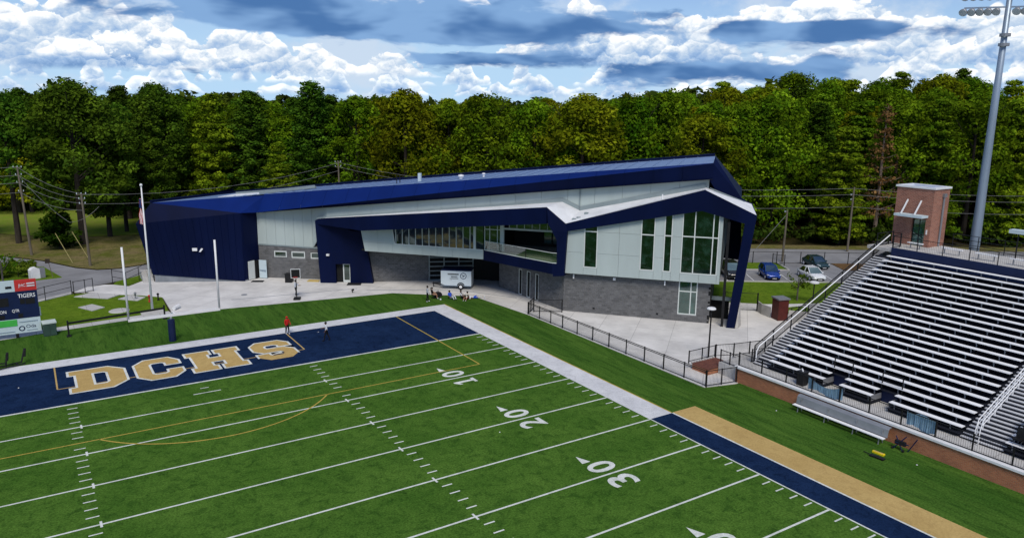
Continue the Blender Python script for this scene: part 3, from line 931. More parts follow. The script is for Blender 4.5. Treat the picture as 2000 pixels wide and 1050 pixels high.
q = MB(); q.prism([(-48.0, -3.3, .9), (-38.5, .62, .12), (-38.5, .62, -.1), (-48.0, -3.3, -.1)], (.1, .3, 0)); q.build('plinth', M['greyconc'], house)
# return wall facing the recess
q = MB(); q.prism([(-38.58, .50, .0), (-38.18, 2.98, .0), (-38.1, 3.3, 8.0), (-38.58, .50, 8.08)], (-.3, 0.05, 0)); q.build('wall', M['navy'], house)
# left side and back
q = MB(); q.face([A0, A1, (-49.0, 10.2, 7.2), (-48.0, 10.2, 0)]); q.face([A1, A4, (-46.7, 10.3, 9.6), (-49.0, 10.2, 7.2)])
q.face([(-48.0, 10.2, 0), (-49.0, 10.2, 7.2), (-46.7, 10.3, 9.6), (-46.7, 10.3, 0)])
q.build('wall', M['navy'], house)
q = MB(); q.prism([(-46.7, 10.35, 0), (-25.5, 12.6, 0), (13.9, 14.3, 0), (13.9, 14.3, zroof(13.9)-.1), (-25.5, 12.6, zroof(-25.5)-.1), (-46.7, 10.35, zroof(-46.7)-.1)], (0, -.2, 0)); q.build('wall', M['navy'], house)
# wall lamps on A
q = MB(); q.prism([(-43.75, -1.75, 3.72), (-43.25, -1.55, 3.72), (-43.25, -1.55, 4.05), (-43.75, -1.75, 4.05)], (.05, -.14, 0)); q.build('wall_light', M['white'], house)
q = MB(); q.prism([(-42.95, -1.6, 3.70), (-42.75, -1.55, 3.70), (-42.5, -1.5, 4.0), (-42.75, -1.5, 4.05)], (.1, -.22, -.05)); q.build('wall_light', M['white'], house)

# --- main roof with its well and small fittings
rf = MB()
front = [A4, A5] + [Vector((s, btop(s), zroof(s))) for s in (-37.5, -25, -12, 0, 14.05)]
back = [Vector((13.75, 14.4, zroof(13.75))), Vector((-10, 13.5, zroof(-10))), Vector((-25.5, 12.6, zroof(-25.5))), Vector((-46.7, 10.35, zroof(-46.7)))]
rf.face(front+back)
roof = rf.build('roof', M['roofmetal'], house)
for i in range(44):                                                  # standing seams
    s = -44 + i*1.3
    b1 = 10.4 + (s+46.7)*.066
    b0 = btop(s) + .05 if s > -38 else 3.2
    q = MB(); q.bar((s, b0, zroof(s)+.03), (s, b1, zroof(s)+.03), .05, .07); q.build('roof_seam', M['roofmetal'], roof)
q = MB()
bk = [A4] + back[::-1]
for a, b in zip(bk[:-1], bk[1:]): q.bar(a+Vector((0, 0, .12)), b+Vector((0, 0, .12)), .28, .34)
q.build('roof_edge', M['navy'], roof)
q = MB(); q.prism([(-43.6, 3.2, zroof(-43.6)+.12), (-43.4, 6.3, zroof(-43.4)+.12), (-35.0, 5.9, zroof(-35)+.12), (-38.5, 4.2, zroof(-38.5)+.12)], (0, 0, -.1)); q.build('roof_well', M['membrane'], roof)
q = MB(); q.bar((-38.5, 4.2, zroof(-38.5)+.2), (-32.4, 6.7, zroof(-32.4)+.3), .18, .35); q.bar((-43.4, 6.4, zroof(-43.4)+.18), (-32.4, 6.9, zroof(-32.4)+.2), .12, .3); q.build('well_parapet', M['flash'], roof)
for s, b, h in ((-21.3, 6.0, .9), (-20.9, 6.0, .9)):
    q = MB(); q.tube([(s, b, zroof(s)), (s, b, zroof(s)+h)], .05, 8); q.build('vent_pipe', M['black'], roof)
q = MB(); q.prism([(-19.1, 7.0, zroof(-19.1)), (-18.75, 7.0, zroof(-19)), (-18.75, 7.3, zroof(-19)), (-19.1, 7.3, zroof(-19.1))], (0, 0, .95)); q.build('vent_pipe', M['palepanel'], roof)
q = MB(); q.lathe([(.22, 0), (.22, .25), (.35, .25), (.30, .42), (0, .48)], 12, (-13.6, 6.5, zroof(-13.6))); q.build('roof_fan', M['white'], roof)
q = MB(); q.lathe([(.12, 0), (.12, .3), (.2, .3), (.17, .42), (0, .45)], 10, (-11.0, 6.8, zroof(-11))); q.build('roof_fan', M['white'], roof)
# --- folded fascia: navy lower panels, upper panels in the lighter navy painted as sky-lit
ss = np.linspace(-37.5, 14.0, 19)
for a, b in zip(ss[:-1], ss[1:]):
    a_, b_ = a+.012, b-.012
    q = MB(); q.face([(a_, 2.2, zcrease(a_)), (b_, 2.2, zcrease(b_)), (b_, btop(b_), zroof(b_)), (a_, btop(a_), zroof(a_))]); q.build('fascia_panel', M['navylit'], house)
    q = MB(); q.face([(a_, 2.42, zbot(a_)), (b_, 2.42, zbot(b_)), (b_, 2.2, zcrease(b_)), (a_, 2.2, zcrease(a_))])
    q.face([(a_, 3.2, zbot(a_)+.02), (b_, 3.2, zbot(b_)+.02), (b_, 2.42, zbot(b_)), (a_, 2.42, zbot(a_))]); q.build('fascia_panel', M['navy'], house)
q = MB(); q.bar((-37.5, 2.32, zbot(-37.5)-.01), (14, 2.32, zbot(14)-.01), .2, .03); q.build('drip_edge', M['black'], house)
# folded-down right end of the roof ribbon
q = MB()
q.prism([(13.98, 2.25, 15.37), (14.1, 2.6, 15.95), (16.85, 2.9, 12.05), (17.9, 3.0, 11.45), (15.1, 2.8, 12.45), (14.3, 2.6, 12.85), (13.68, 2.42, 13.80)], (0, .35, 0))
q.build('roof_end_fold', M['navy'], house)
q = MB(); q.face([(14.0, 2.9, 15.45), (16.85, 3.0, 12.05), (16.85, 13, 12.05), (13.8, 14.3, 15.4)]); q.face([(16.85, 3.0, 12.05), (17.3, 3, 4), (17.3, 13, 4), (16.85, 13, 12.05)])
q.face([(13.8, 14.3, 15.4), (16.85, 13, 12.05), (17.3, 13, 4), (13.8, 14.3, 4)])
q.build('end_slope', M['navy'], house)

# --- upper pale wall, in panels; recess wall B with block base
def wall_panel(a, b, z0a, z0b, z1a, z1b, m=M['panel'], name='panel', t=.12):
    (sa, ba), (sb, bb) = a, b
    d = Vector((sb-sa, bb-ba, 0)).normalized(); nrm = Vector((-d.y, d.x, 0))
    q = MB(); q.prism([(sa, ba, z0a), (sb, bb, z0b), (sb, bb, z1b), (sa, ba, z1a)], nrm*t)
    return q.build(name, m, house)
bs = np.linspace(0, 1, 7)
Ba, Bb = Vector((-38.2, 2.94)), Vector((-31.5, 4.17))
for u, v in zip(bs[:-1], bs[1:]):
    a = Ba.lerp(Bb, u+.0015); b = Ba.lerp(Bb, v-.0015)
    wall_panel(a, b, 4.12-.3*u, 4.12-.3*v, zbot(a.x)+.35, zbot(b.x)+.35)
wall_panel((-31.49, 4.17), (-28.81, 3.0), 3.84, 7.2, zbot(-31.5)+.3, zbot(-28.8)+.03)
us = np.linspace(-28.8, 13.7, 16)
for a, b in zip(us[:-1], us[1:]):
    zb0 = 7.08 + (a+30)*.085; zb1 = 7.08 + (b+30)*.085
    wall_panel((a+.012, 3.0), (b-.012, 3.0), zb0, zb1, zbot(a)+.03, zbot(b)+.03)
q = MB(); q.bar((.82, 2.93, 9.9), (.82, 2.93, zbot(.8)-.02), .12); q.build('downpipe', M['flash'], house)
# flashing along the lower roof
fl = [(-30.0, 7.62), (-6.5, 10.05), (-1.0, 10.85), (.88, 10.06), (13.4, 12.95)]
for (s0, z0), (s1, z1) in zip(fl[:-1], fl[1:]):
    q = MB(); q.prism([(s0, 2.97, z0-.05), (s1, 2.97, z1-.05), (s1, 2.97, z1+.42), (s0, 2.97, z0+(.42 if s0 > -29 else .1))], (0, -.10, 0)); q.build('flashing', M['flash'], house)

def block_wall(a, b, z1, holes=(), parent=house, seed=1):
    """grey masonry blocks laid in running bond between plan points a and b, with a mortar backing"""
    r = random.Random(seed)
    A = Vector((*a, 0)); B = Vector((*b, 0)); L_ = (B-A).length; d = (B-A)/L_; nb = Vector((-d.y, d.x, 0))
    bk_ = MB(); rects = sorted(holes)
    # mortar backing in strips that leave the openings free
    xs = [0.0] + [v for h in rects for v in (h[0], h[1])] + [L_]
    for i in range(0, len(xs)-1):
        x0, x1 = xs[i], xs[i+1]
        if x1-x0 < .01: continue
        hole = next((h for h in rects if abs(h[0]-x0) < 1e-6 and abs(h[1]-x1) < 1e-6), None)
        for z0, zz in ([(0, z1)] if hole is None else [(0, hole[2]), (hole[3], z1)]):
            if zz-z0 > .02: bk_.prism([A+d*x0+nb*.03+Vector((0, 0, z0)), A+d*x1+nb*.03+Vector((0, 0, z0)), A+d*x1+nb*.03+Vector((0, 0, zz)), A+d*x0+nb*.03+Vector((0, 0, zz))], nb*.2)
    wl = bk_.build('block_wall', M['mortar'], parent)
    q = MB(); bh = .2; bl = .4; row = 0; z = 0.0
    while z < z1-.03:
        x = -bl/2 if row % 2 else 0.0
        zt = min(z+bh-.014, z1)
        while x < L_:
            x0, x1 = max(x, 0)+.007, min(x+bl, L_)-.007
            spans = [(x0, x1)]
            for h in rects:
                if z < h[3]-.05 and zt > h[2]+.05:
                    spans = [w for a, c in spans for w in ((a, min(c, h[0]-.005)), (max(a, h[1]+.005), c)) if w[1]-w[0] > .03]
            for x0, x1 in spans:
                if x1-x0 < .03: continue
                p = r.uniform(-.004, .006)
                a_ = A+d*x0-nb*p; b_ = A+d*x1-nb*p
                q.prism([a_+Vector((0, 0, z)), b_+Vector((0, 0, z)), b_+Vector((0, 0, zt)), a_+Vector((0, 0, zt))], nb*.028, r.choice((.80, .9, .95, 1.0, 1.0, 1.06, 1.15)))
            x += bl
        z += bh; row += 1
    o = q.build('block', M['block'], wl); o['kind'] = 'stuff'
    return wl

def window(a, b, z0a, z0b, z1a, z1b, cols, rows=(), depth=.10, fw=.07, m=M['glass'], back=.12, name='window', knee=None):
    """framed window in the vertical plane a-b: frame, mullions, one pane for each bay"""
    A = Vector((*a, 0)); B = Vector((*b, 0)); L_ = (B-A).length; d = (B-A)/L_; nb = Vector((-d.y, d.x, 0))
    lo = lambda x: z0a + (z0b-z0a)*x/L_
    hi = (lambda x: z1a + (z1b-z1a)*x/L_) if knee is None else (lambda x: z1a + (knee[1]-z1a)*x/knee[0] if x < knee[0] else knee[1] + (z1b-knee[1])*(x-knee[0])/(L_-knee[0]))
    P = lambda x, z, off=0.0: A+d*x+nb*off+Vector((0, 0, z))
    q = MB(); hf = fw/2
    xs = [0]+list(cols)+[L_]
    for i, x in enumerate(xs):
        x_ = min(max(x, hf), L_-hf)
        q.prism([P(x_-hf, lo(x_)), P(x_+hf, lo(x_)), P(x_+hf, hi(x_)), P(x_-hf, hi(x_))], nb*depth)
    for f0, f1 in ((lambda x: lo(x), lambda x: lo(x)+fw), (lambda x: hi(x)-fw, lambda x: hi(x))):
        for x0, x1 in zip(xs[:-1], xs[1:]):
            u = max(x0, 0)+(hf if x0 > 0 else fw); v = x1-(hf if x1 < L_ else fw)
            ks = [u] + ([knee[0]] if knee and u < knee[0] < v else []) + [v]
            for u, v in zip(ks[:-1], ks[1:]):
                q.prism([P(u, f0(u), .003), P(v, f0(v), .003), P(v, f1(v), .003), P(u, f1(u), .003)], nb*(depth-.006))
    for zr in rows:
        for x0, x1 in zip(xs[:-1], xs[1:]):
            u = max(x0, 0)+(hf if x0 > 0 else fw); v = x1-(hf if x1 < L_ else fw)
            q.prism([P(u, zr-hf, .003), P(v, zr-hf, .003), P(v, zr+hf, .003), P(u, zr+hf, .003)], nb*(depth-.006))
    w = q.build(name, M['whiteframe'], house)
    for x0, x1 in zip(xs[:-1], xs[1:]):
        cuts = [None]+list(rows)+[None]
        for k in range(len(cuts)-1):
            za = lambda x: lo(x)+.01 if cuts[k] is None else cuts[k]
            zb = lambda x: hi(x)-.01 if cuts[k+1] is None else cuts[k+1]
            u, v = x0+.01, x1-.01
            tl = random.uniform(-.004, .004)
            g_ = MB(); g_.face([P(u, za(u), back-.05+tl), P(v, za(v), back-.05-tl), P(v, zb(v), back-.05-tl)] + ([P(knee[0], zb(knee[0]), back-.05)] if knee and u < knee[0] < v and cuts[k+1] is None else []) + [P(u, zb(u), back-.05+tl)]); g_.build('pane', m, w)
    return w

def plan(a, b, u): return (a[0]+(b[0]-a[0])*u, a[1]+(b[1]-a[1])*u)
# B base with three strip windows
Bl, Br_ = (-38.2, 2.96), (-30.0, 4.5)
LB = math.dist(Bl, Br_)
hB = [(1.93, 3.48, 2.55, 3.28), (4.08, 5.75, 2.52, 3.26), (6.45, 7.95, 2.5, 3.24)]
block_wall(Bl, Br_, 4.0, hB, seed=2)
for h in hB:
    window(plan(Bl, Br_, h[0]/LB), plan(Bl, Br_, h[1]/LB), h[2], h[2], h[3], h[3], [], fw=.11)
q = MB(); q.prism([(-38.2, 2.90, 3.98), (-30.4, 4.36, 3.70), (-30.4, 4.36, 3.86), (-38.2, 2.90, 4.14)], (0, .1, 0)); q.build('drip_edge', M['flash'], house)
# C base, roll-up door and dark passage
Cl, Cr = (-25.2, 4.75), (-18.4, 8.15)
block_wall(Cl, Cr, 4.2, seed=3)
Gl, Gr = (-18.35, 8.17), (-13.5, 10.5)
gd = MB(); d_ = Vector((Gr[0]-Gl[0], Gr[1]-Gl[1], 0)); L_ = d_.length; d_.normalize(); nb_ = Vector((-d_.y, d_.x, 0))
for x in (0.0, L_*.34, L_*.67, L_):
    p = Vector((*Gl, 0))+d_*min(max(x, .06), L_-.06); gd.bar(p, p+Vector((0, 0, 3.4)), .12)
for z in (.05, .6, 1.15, 1.7, 2.25, 2.8, 3.35):
    gd.bar(Vector((*Gl, z))+d_*.12-nb_*.01, Vector((*Gr, z))-d_*.12-nb_*.01, .10, .11)
door = gd.build('roll_up_door', M['flash'], house)
for i in range(3):
    for j in range(6):
        x0 = L_*.335*i+.06; x1 = x0+L_*.31; z0 = .1+.55*j
        g_ = MB(); g_.face([Vector((*Gl, z0))+d_*x0+nb_*.06, Vector((*Gl, z0))+d_*x1+nb_*.06, Vector((*Gl, z0+.45))+d_*x1+nb_*.06, Vector((*Gl, z0+.45))+d_*x0+nb_*.06]); g_.build('pane', M['darkroom'], door)
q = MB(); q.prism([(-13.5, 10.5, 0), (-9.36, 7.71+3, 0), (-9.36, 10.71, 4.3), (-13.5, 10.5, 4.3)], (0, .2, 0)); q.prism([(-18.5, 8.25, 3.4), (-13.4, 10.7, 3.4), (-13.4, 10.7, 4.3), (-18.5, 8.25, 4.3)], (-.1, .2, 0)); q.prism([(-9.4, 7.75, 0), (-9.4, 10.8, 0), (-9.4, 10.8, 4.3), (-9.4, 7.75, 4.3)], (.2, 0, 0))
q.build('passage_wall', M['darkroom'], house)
# D left flank with three tall slots, D front with one lower window
Dl, Dc, Dr = (-9.36, 7.71), (0.0, 0.0), (14.61, 0.0)
LD = math.dist(Dl, Dc)
hD = [(4.0, 4.62, .05, 2.9), (5.55, 6.2, .05, 2.95), (7.15, 7.75, .05, 2.95)]
block_wall(Dl, Dc, 4.1, hD, seed=4)
for h in hD:
    window(plan(Dl, Dc, h[0]/LD), plan(Dl, Dc, h[1]/LD), h[2], h[2], h[3], h[3], [], fw=.06, m=M['darkroom'])
block_wall(Dc, Dr, 4.1, [(11.55, 13.36, .68, 4.1)], seed=5)
window((11.55, 0), (13.36, 0), .68, .68, 4.1, 4.1, [1.18], [3.02], fw=.10, m=M['glasslow'])
q = MB(); q.prism([(14.61, 0, 0), (14.61, 13.5, 0), (14.61, 13.5, 4.2), (14.61, 0, 4.2)], (-.2, 0, 0)); q.build('wall', M['darkroom'], house)
for s in (1.05, 5.2, 10.2):
    q = MB(); q.box(s-.13, s+.13, -.16, -.01, 3.62, 3.88) if s == 5.2 else q.box(s-.06, s+.06, -.2, -.01, 3.5, 3.95)
    q.build('wall_light', M['white'], house)
for s in (3.2, 9.6):
    q = MB(); q.box(s-.1, s+.1, -.05, -.01, .45, .6); q.build('wall_socket', M['black'], house)
# floor of the upper storey (soffit)
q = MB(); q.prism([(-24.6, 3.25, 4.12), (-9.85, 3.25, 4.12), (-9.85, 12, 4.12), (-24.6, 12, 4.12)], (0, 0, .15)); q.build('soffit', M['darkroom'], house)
q = MB(); q.prism([(.2, -.55, 4.12), (15.3, -.55, 4.12), (15.3, 12, 4.12), (.2, 12, 4.12)], (0, 0, .15)); q.build('soffit', M['flash'], house)

# --- upper storey, left: pale band with a long ribbon window
cols = np.linspace(-24.3, -9.78, 9)
for i, (a, b) in enumerate(zip(cols[:-1], cols[1:])):
    if i == 0:
        q = MB(); q.prism([(-24.15, 3.2, 4.1), (b-.01, 3.2, 4.1), (b-.01, 3.2, 5.16), (-24.36, 3.2, 5.16)], (0, .12, 0)); q.build('panel', M['panel'], house)
    else:
        wall_panel((a+.01, 3.2), (b-.01, 3.2), 4.1, 4.1, 5.16, 5.16)
q = MB(); q.prism([(-24.365, 3.2, 5.18), (-22.5, 3.2, 5.18), (-22.5, 3.2, 7.3), (-24.75, 3.2, 7.2)], (0, .12, 0)); q.build('panel', M['panel'], house)
q = MB(); q.prism([(-22.48, 3.2, 5.18), (-20.42, 3.2, 5.18), (-20.72, 3.2, 7.5), (-22.48, 3.2, 7.4)], (0, .12, 0)); q.build('panel', M['panel'], house)
# window with a raked left end
wl_, wr_ = -20.6, -9.8
nm = 13
q = MB()
q.prism([(-20.72, 3.16, 6.9), (-20.46, 3.16, 5.18), (-20.36, 3.16, 5.18), (-20.62, 3.16, 6.9)], (0, .14, 0))
xs = [-20.24 + i*.81 for i in range(12)] + [-10.75, -9.83]
for x in xs[:-2]: q.box(x-.035, x+.035, 3.16, 3.30, 5.18, 8.2)
q.box(-10.93, -10.66, 3.15, 3.30, 5.18, 8.2)
q.box(-20.4, -9.78, 3.163, 3.297, 5.10, 5.19)
rib = q.build('ribbon_window', M['whiteframe'], house)
edges = [-20.6]+xs[:-2]+[-10.8, -9.8]
for a, b in zip(edges[:-1], edges[1:]):
    g_ = MB(); t_ = random.uniform(-.006, .006); g_.face([(a+.01, 3.24+t_, 5.19), (b-.01, 3.24-t_, 5.19), (b-.01, 3.24-t_, 8.3), (a+.01, 3.24+t_, 8.3)]); g_.build('pane', M['glass'], rib)
# corner terrace: slab, floor, glazed screen, door, glass guard
q = MB(); q.prism([(-9.78, 3.2, 4.02), (-.95, -1.22, 4.02), (.2, -1.0, 4.02), (.2, 9, 4.02), (-9.78, 9, 4.02)], (0, 0, 1.10)); slab = q.build('terrace_slab', M['navy'], house)
q = MB(); q.face([(-9.7, 3.22, 5.135), (-.9, -1.12, 5.135), (.2, -.95, 5.135), (.2, 9, 5.135), (-9.7, 9, 5.135)]); q.build('floor', M['balcfloor'], slab)
pts = [(-9.6, 3.12), (-7.4, 2.02), (-4.2, .42), (-1.0, -1.15), (-.55, -1.13)]
for (a, b) in zip(pts[:-1], pts[1:]):
    g_ = MB(); g_.prism([(*a, 5.2), (*b, 5.2), (*b, 6.15), (*a, 6.15)], (.01, .02, 0)); g_.build('guard_pane', M['rail_glass'], slab)
    q = MB(); q.bar((*a, 6.19), (*b, 6.19), .05, .05); q.bar((*a, 5.17), (*b, 5.17), .07, .07); q.build('guard_rail', M['whiteframe'], slab)
q = MB(); q.bar((-4.2, .42, 5.2), (-4.2, .42, 6.15), .06); q.bar((-7.4, 2.02, 5.2), (-7.4, 2.02, 6.15), .05); q.build('guard_post', M['black'], slab)
window((-9.72, 3.3), (-7.85, 3.3), 5.14, 5.14, 8.1, 8.25, [.62, 1.5], [7.45], fw=.08, name='terrace_screen')
q = MB(); q.box(-7.83, -7.47, 3.25, 3.55, 5.14, 8.3); q.build('terrace_column', M['whiteframe'], house)
q = MB(); q.bar((-7.47, 3.4, 7.62), (-1.9, 3.4, 7.62), .22, .20); q.build('terrace_beam', M['whiteframe'], house)
tr_ = MB()
for i in range(7): tr_.box(-6.9+i*.85-.035, -6.9+i*.85+.035, 3.35, 3.45, 7.73, 8.9)
tw = tr_.build('transom', M['whiteframe'], house)
for i in range(6):
    g_ = MB(); g_.face([(-6.9+i*.85, 3.42, 7.73), (-6.05+i*.85, 3.42, 7.73), (-6.05+i*.85, 3.42, 8.9), (-6.9+i*.85, 3.42, 8.9)]); g_.build('pane', M['glass'], tw)
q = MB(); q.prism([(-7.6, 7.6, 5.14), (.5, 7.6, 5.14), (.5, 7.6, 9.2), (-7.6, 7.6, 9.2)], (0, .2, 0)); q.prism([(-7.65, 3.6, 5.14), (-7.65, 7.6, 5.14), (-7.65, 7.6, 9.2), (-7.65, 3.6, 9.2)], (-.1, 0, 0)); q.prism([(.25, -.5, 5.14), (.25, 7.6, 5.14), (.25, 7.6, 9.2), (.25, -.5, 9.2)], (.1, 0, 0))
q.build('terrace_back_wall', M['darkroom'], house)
for s in (-3.6, -2.6, -1.4):
    g_ = MB(); g_.box(s-.42, s+.42, 7.5, 7.59, 5.5, 6.9); g_.build('terrace_door', M['glasslow'], house)

# --- navy frame: left leg with its door, raking beam, V, gable and right leg
def leg_pt(u, z): return Vector((-29.83+5.98*u, 2.71+1.83*u, z))
q = MB()
q.prism([leg_pt(-.055, 7.38), leg_pt(0.0, 0), leg_pt(.30, 0), leg_pt(.295, 2.27), leg_pt(.565, 2.27), leg_pt(.565, 0), leg_pt(.99, 0), leg_pt(.905, 3.65), leg_pt(.79, 6.2), leg_pt(.62, 6.2), leg_pt(.10, 7.72)], (-.25, .85, 0))
leg = q.build('frame_leg', M['navy'], house)
q = MB(); q.prism([leg_pt(.30, 0)+Vector((-.2, .5, 0)), leg_pt(.565, 0)+Vector((-.2, .5, 0)), leg_pt(.565, 2.3)+Vector((-.2, .5, 0)), leg_pt(.295, 2.3)+Vector((-.2, .5, 0))], (-.05, .15, 0)); q.build('door_recess', M['darkroom'], leg)
dr = MB()
o_ = Vector((-.14, .36, 0))
for u0, u1, z0, z1 in ((.425, .445, .02, 2.25), (.545, .565, .02, 2.25), (.445, .545, 2.12, 2.25), (.445, .545, .02, .28)):
    dr.prism([leg_pt(u0, z0)+o_, leg_pt(u1, z0)+o_, leg_pt(u1, z1)+o_, leg_pt(u0, z1)+o_], (-.02, .06, 0))
dd = dr.build('door', M['whiteframe'], leg)
g_ = MB(); o2 = Vector((-.155, .40, 0)); g_.face([leg_pt(.445, .28)+o2, leg_pt(.545, .28)+o2, leg_pt(.545, 2.12)+o2, leg_pt(.445, 2.12)+o2]); g_.build('pane', M['glass'], dd)
q = MB(); q.box(-28.93, -28.62, 2.72, 2.95, 3.28, 3.5); q.build('wall_light', M['white'], leg)
# raking beam
ba, bc = Vector((-30.2, 2.70)), Vector((-1.6, -1.40))
def beam_pt(s, z):
    u = (s-ba.x)/(bc.x-ba.x); return Vector((s, ba.y+(bc.y-ba.y)*u, z))
def ztop_beam(s): return 7.72 + (10.79-7.72)*(s+28.85)/(27.25)
cuts = [-30.2, -28.85, -23.83, -19.5, -15, -10.5, -6, -1.6]
def zlow_beam(s): return 6.68+(9.16-6.68)*(s+23.83)/22.3 if s >= -23.9 else 6.68+(7.0-6.68)*(-23.83-s)/6.3
for a, b in zip(cuts[:-1], cuts[1:]):
    a_, b_ = a+.008, b-.008
    ta = 7.38 if a < -30 else ztop_beam(a); tb = ztop_beam(b)
    q = MB(); q.prism([beam_pt(a_, zlow_beam(a)), beam_pt(b_, zlow_beam(b)), beam_pt(b_, tb), beam_pt(a_, ta)], (.04, .3, 0)); q.build('frame_beam', M['navy'], house)
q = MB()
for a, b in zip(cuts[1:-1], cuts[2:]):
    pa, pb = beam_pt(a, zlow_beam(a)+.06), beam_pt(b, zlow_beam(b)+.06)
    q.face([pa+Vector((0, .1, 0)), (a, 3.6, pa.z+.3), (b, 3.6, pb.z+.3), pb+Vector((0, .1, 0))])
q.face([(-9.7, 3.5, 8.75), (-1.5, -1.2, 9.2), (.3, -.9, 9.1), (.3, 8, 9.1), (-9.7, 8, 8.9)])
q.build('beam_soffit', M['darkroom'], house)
# V piece, post, gable frame
q = MB(); q.prism([(-1.6, -1.40, 10.79), (.27, -1.0, 9.19), (.45, -1.0, 8.42), (-.55, -1.22, 7.5), (-1.02, -1.38, 8.45), (-1.46, -1.42, 9.16)], (.05, .7, 0)); q.build('frame_beam', M['navy'], house)
q = MB(); q.prism([(-.56, -1.18, 7.52), (.44, -1.0, 8.44), (.22, -1.0, 3.86), (-.9, -1.2, 3.80), (-.50, -1.17, 5.02)], (.06, .9, 0)); q.build('frame_post', M['navy'], house)
q = MB(); q.prism([(.27, -1.0, 9.19), (13.5, -1.0, 13.1), (18.3, -1.0, 10.95), (17.29, -1.0, 10.13), (13.34, -1.0, 11.13), (.45, -1.0, 8.44)], (0, .9, 0)); q.build('gable_beam', M['navy'], house)
q = MB(); q.prism([(18.3, -1.0, 10.95), (17.1, -1.0, 0), (16.3, -1.0, 0), (17.29, -1.0, 10.13)], (0, .9, 0)); q.build('frame_leg', M['navy'], house)
# depth of the right leg behind the front, lining and gable soffit with shade painted near-black
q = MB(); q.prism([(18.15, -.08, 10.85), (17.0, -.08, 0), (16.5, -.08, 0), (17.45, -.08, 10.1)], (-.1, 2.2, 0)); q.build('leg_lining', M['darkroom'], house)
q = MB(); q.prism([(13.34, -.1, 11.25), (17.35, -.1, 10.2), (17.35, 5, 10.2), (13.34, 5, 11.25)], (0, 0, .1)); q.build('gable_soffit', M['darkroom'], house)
q = MB(); q.prism([(18.28, -.99, 10.97), (17.9, 3.0, 11.55), (17.9, 3.0, 11.2), (18.28, -.99, 10.5)], (-.12, 0, 0)); q.prism([(15.05, 2.98, 12.58), (17.9, 2.98, 11.58), (17.9, 2.98, 11.25), (15.05, 2.98, 12.2)], (0, .12, 0)); q.build('parapet', M['navy'], house)
# lower roof membrane
q = MB()
q.face([beam_pt(-30.1, 7.42), beam_pt(-28.85, 7.75), beam_pt(-1.62, 10.82), (-1.0, 2.98, 10.87), (-28.85, 2.98, 7.75), (-30.1, 2.98, 7.42)])
q.face([(-1.62, -1.38, 10.82), (.27, -.98, 9.22), (.88, 2.98, 10.06), (-1.0, 2.98, 10.87)])
q.face([(.27, -.98, 9.22), (13.5, -.98, 13.13), (13.42, 2.98, 12.95), (.88, 2.98, 10.06)])
q.face([(13.5, -.98, 13.13), (18.25, -.98, 10.98), (17.9, 2.98, 11.50), (13.42, 2.98, 12.95)])
low = q.build('lower_roof', M['membrane'], house)
q = MB(); q.prism([(13.8, 2.2, 13.0), (17.2, 2.4, 11.75), (16.6, .9, 11.75), (14.6, 1.6, 12.6)], (0, 0, .05)); q.build('roof_saddle', M['flash'], low)
for s, b, z in ((1.9, 1.2, 10.0), (1.3, .3, 9.62), (.9, .0, 9.5)):
    q = MB(); q.box(s-.2, s+.2, b-.12, b+.12, z-.1, z+.14); q.build('roof_drain', M['flash'], low)
q = MB(); q.tube([(9.4, 1.2, 11.7), (9.4, 1.2, 12.3)], .07, 8); q.build('vent_pipe', M['white'], low)

# --- upper storey, right: pale panels and tall windows between
pf = -.6
def ztop_d(s): return (8.44+(11.13-8.44)*(s-.45)/12.89 if s < 13.34 else 11.13-(s-13.34)*.253) + .32
def dpanel(s0, s1, zlo, zhi):
    a, b = s0+.01, s1-.01
    zs = [zlo]+[z for z in (6.32, 8.48) if zlo < z-.2 and z+.2 < max(zhi if zhi else 99, 0)]+[zhi]
    for z0, z1 in zip(zs[:-1], zs[1:]):
        ta = ztop_d(a) if z1 is None else z1-.01
        tb = ztop_d(b) if z1 is None else z1-.01
        if min(ta, tb) <= z0+.05: continue
        q = MB(); q.prism([(a, pf, z0+.01), (b, pf, z0+.01), (b, pf, tb), (a, pf, ta)], (0, .12, 0)); q.build('panel', M['panel'], house)
for s0, s1, lo_, hi_ in ((.25, 2.1, 4.1, None), (2.1, 3.47, 4.1, 4.82), (3.47, 5.6, 4.1, None), (5.6, 7.7, 4.1, None), (7.7, 9.07, 4.1, 4.95), (9.07, 9.93, 4.1, None), (9.93, 10.72, 4.1, 4.95),
                       (10.72, 11.6, 4.1, None), (11.6, 13.4, 4.1, 4.92), (13.4, 15.06, 4.1, 4.92), (15.06, 15.36, 4.1, None)):
    dpanel(s0, s1, lo_, hi_)
window((2.1, pf-.03), (3.47, pf-.03), 4.82, 4.82, ztop_d(2.1), ztop_d(3.47), [], [8.5], fw=.10, m=M['glassdark'])
window((7.7, pf-.03), (9.07, pf-.03), 4.95, 4.95, ztop_d(7.7), ztop_d(9.07), [], [8.5], fw=.10, m=M['glassdark'])
window((9.93, pf-.03), (10.72, pf-.03), 4.95, 4.95, ztop_d(9.93), ztop_d(10.72), [], [8.52], fw=.10, m=M['glassdark'])
window((11.6, pf-.03), (15.06, pf-.03), 4.92, 4.92, ztop_d(11.6), ztop_d(15.06), [1.2, 2.9], [8.56], fw=.10, m=M['glassdark'], knee=(1.74, ztop_d(13.34)))
q = MB(); q.prism([(15.34, -.58, 4.12), (15.34, 6, 4.12), (16.0, 6, 10.6), (15.34, -.58, 10.8)], (-.15, 0, 0)); q.build('side_wall', M['flash'], house)
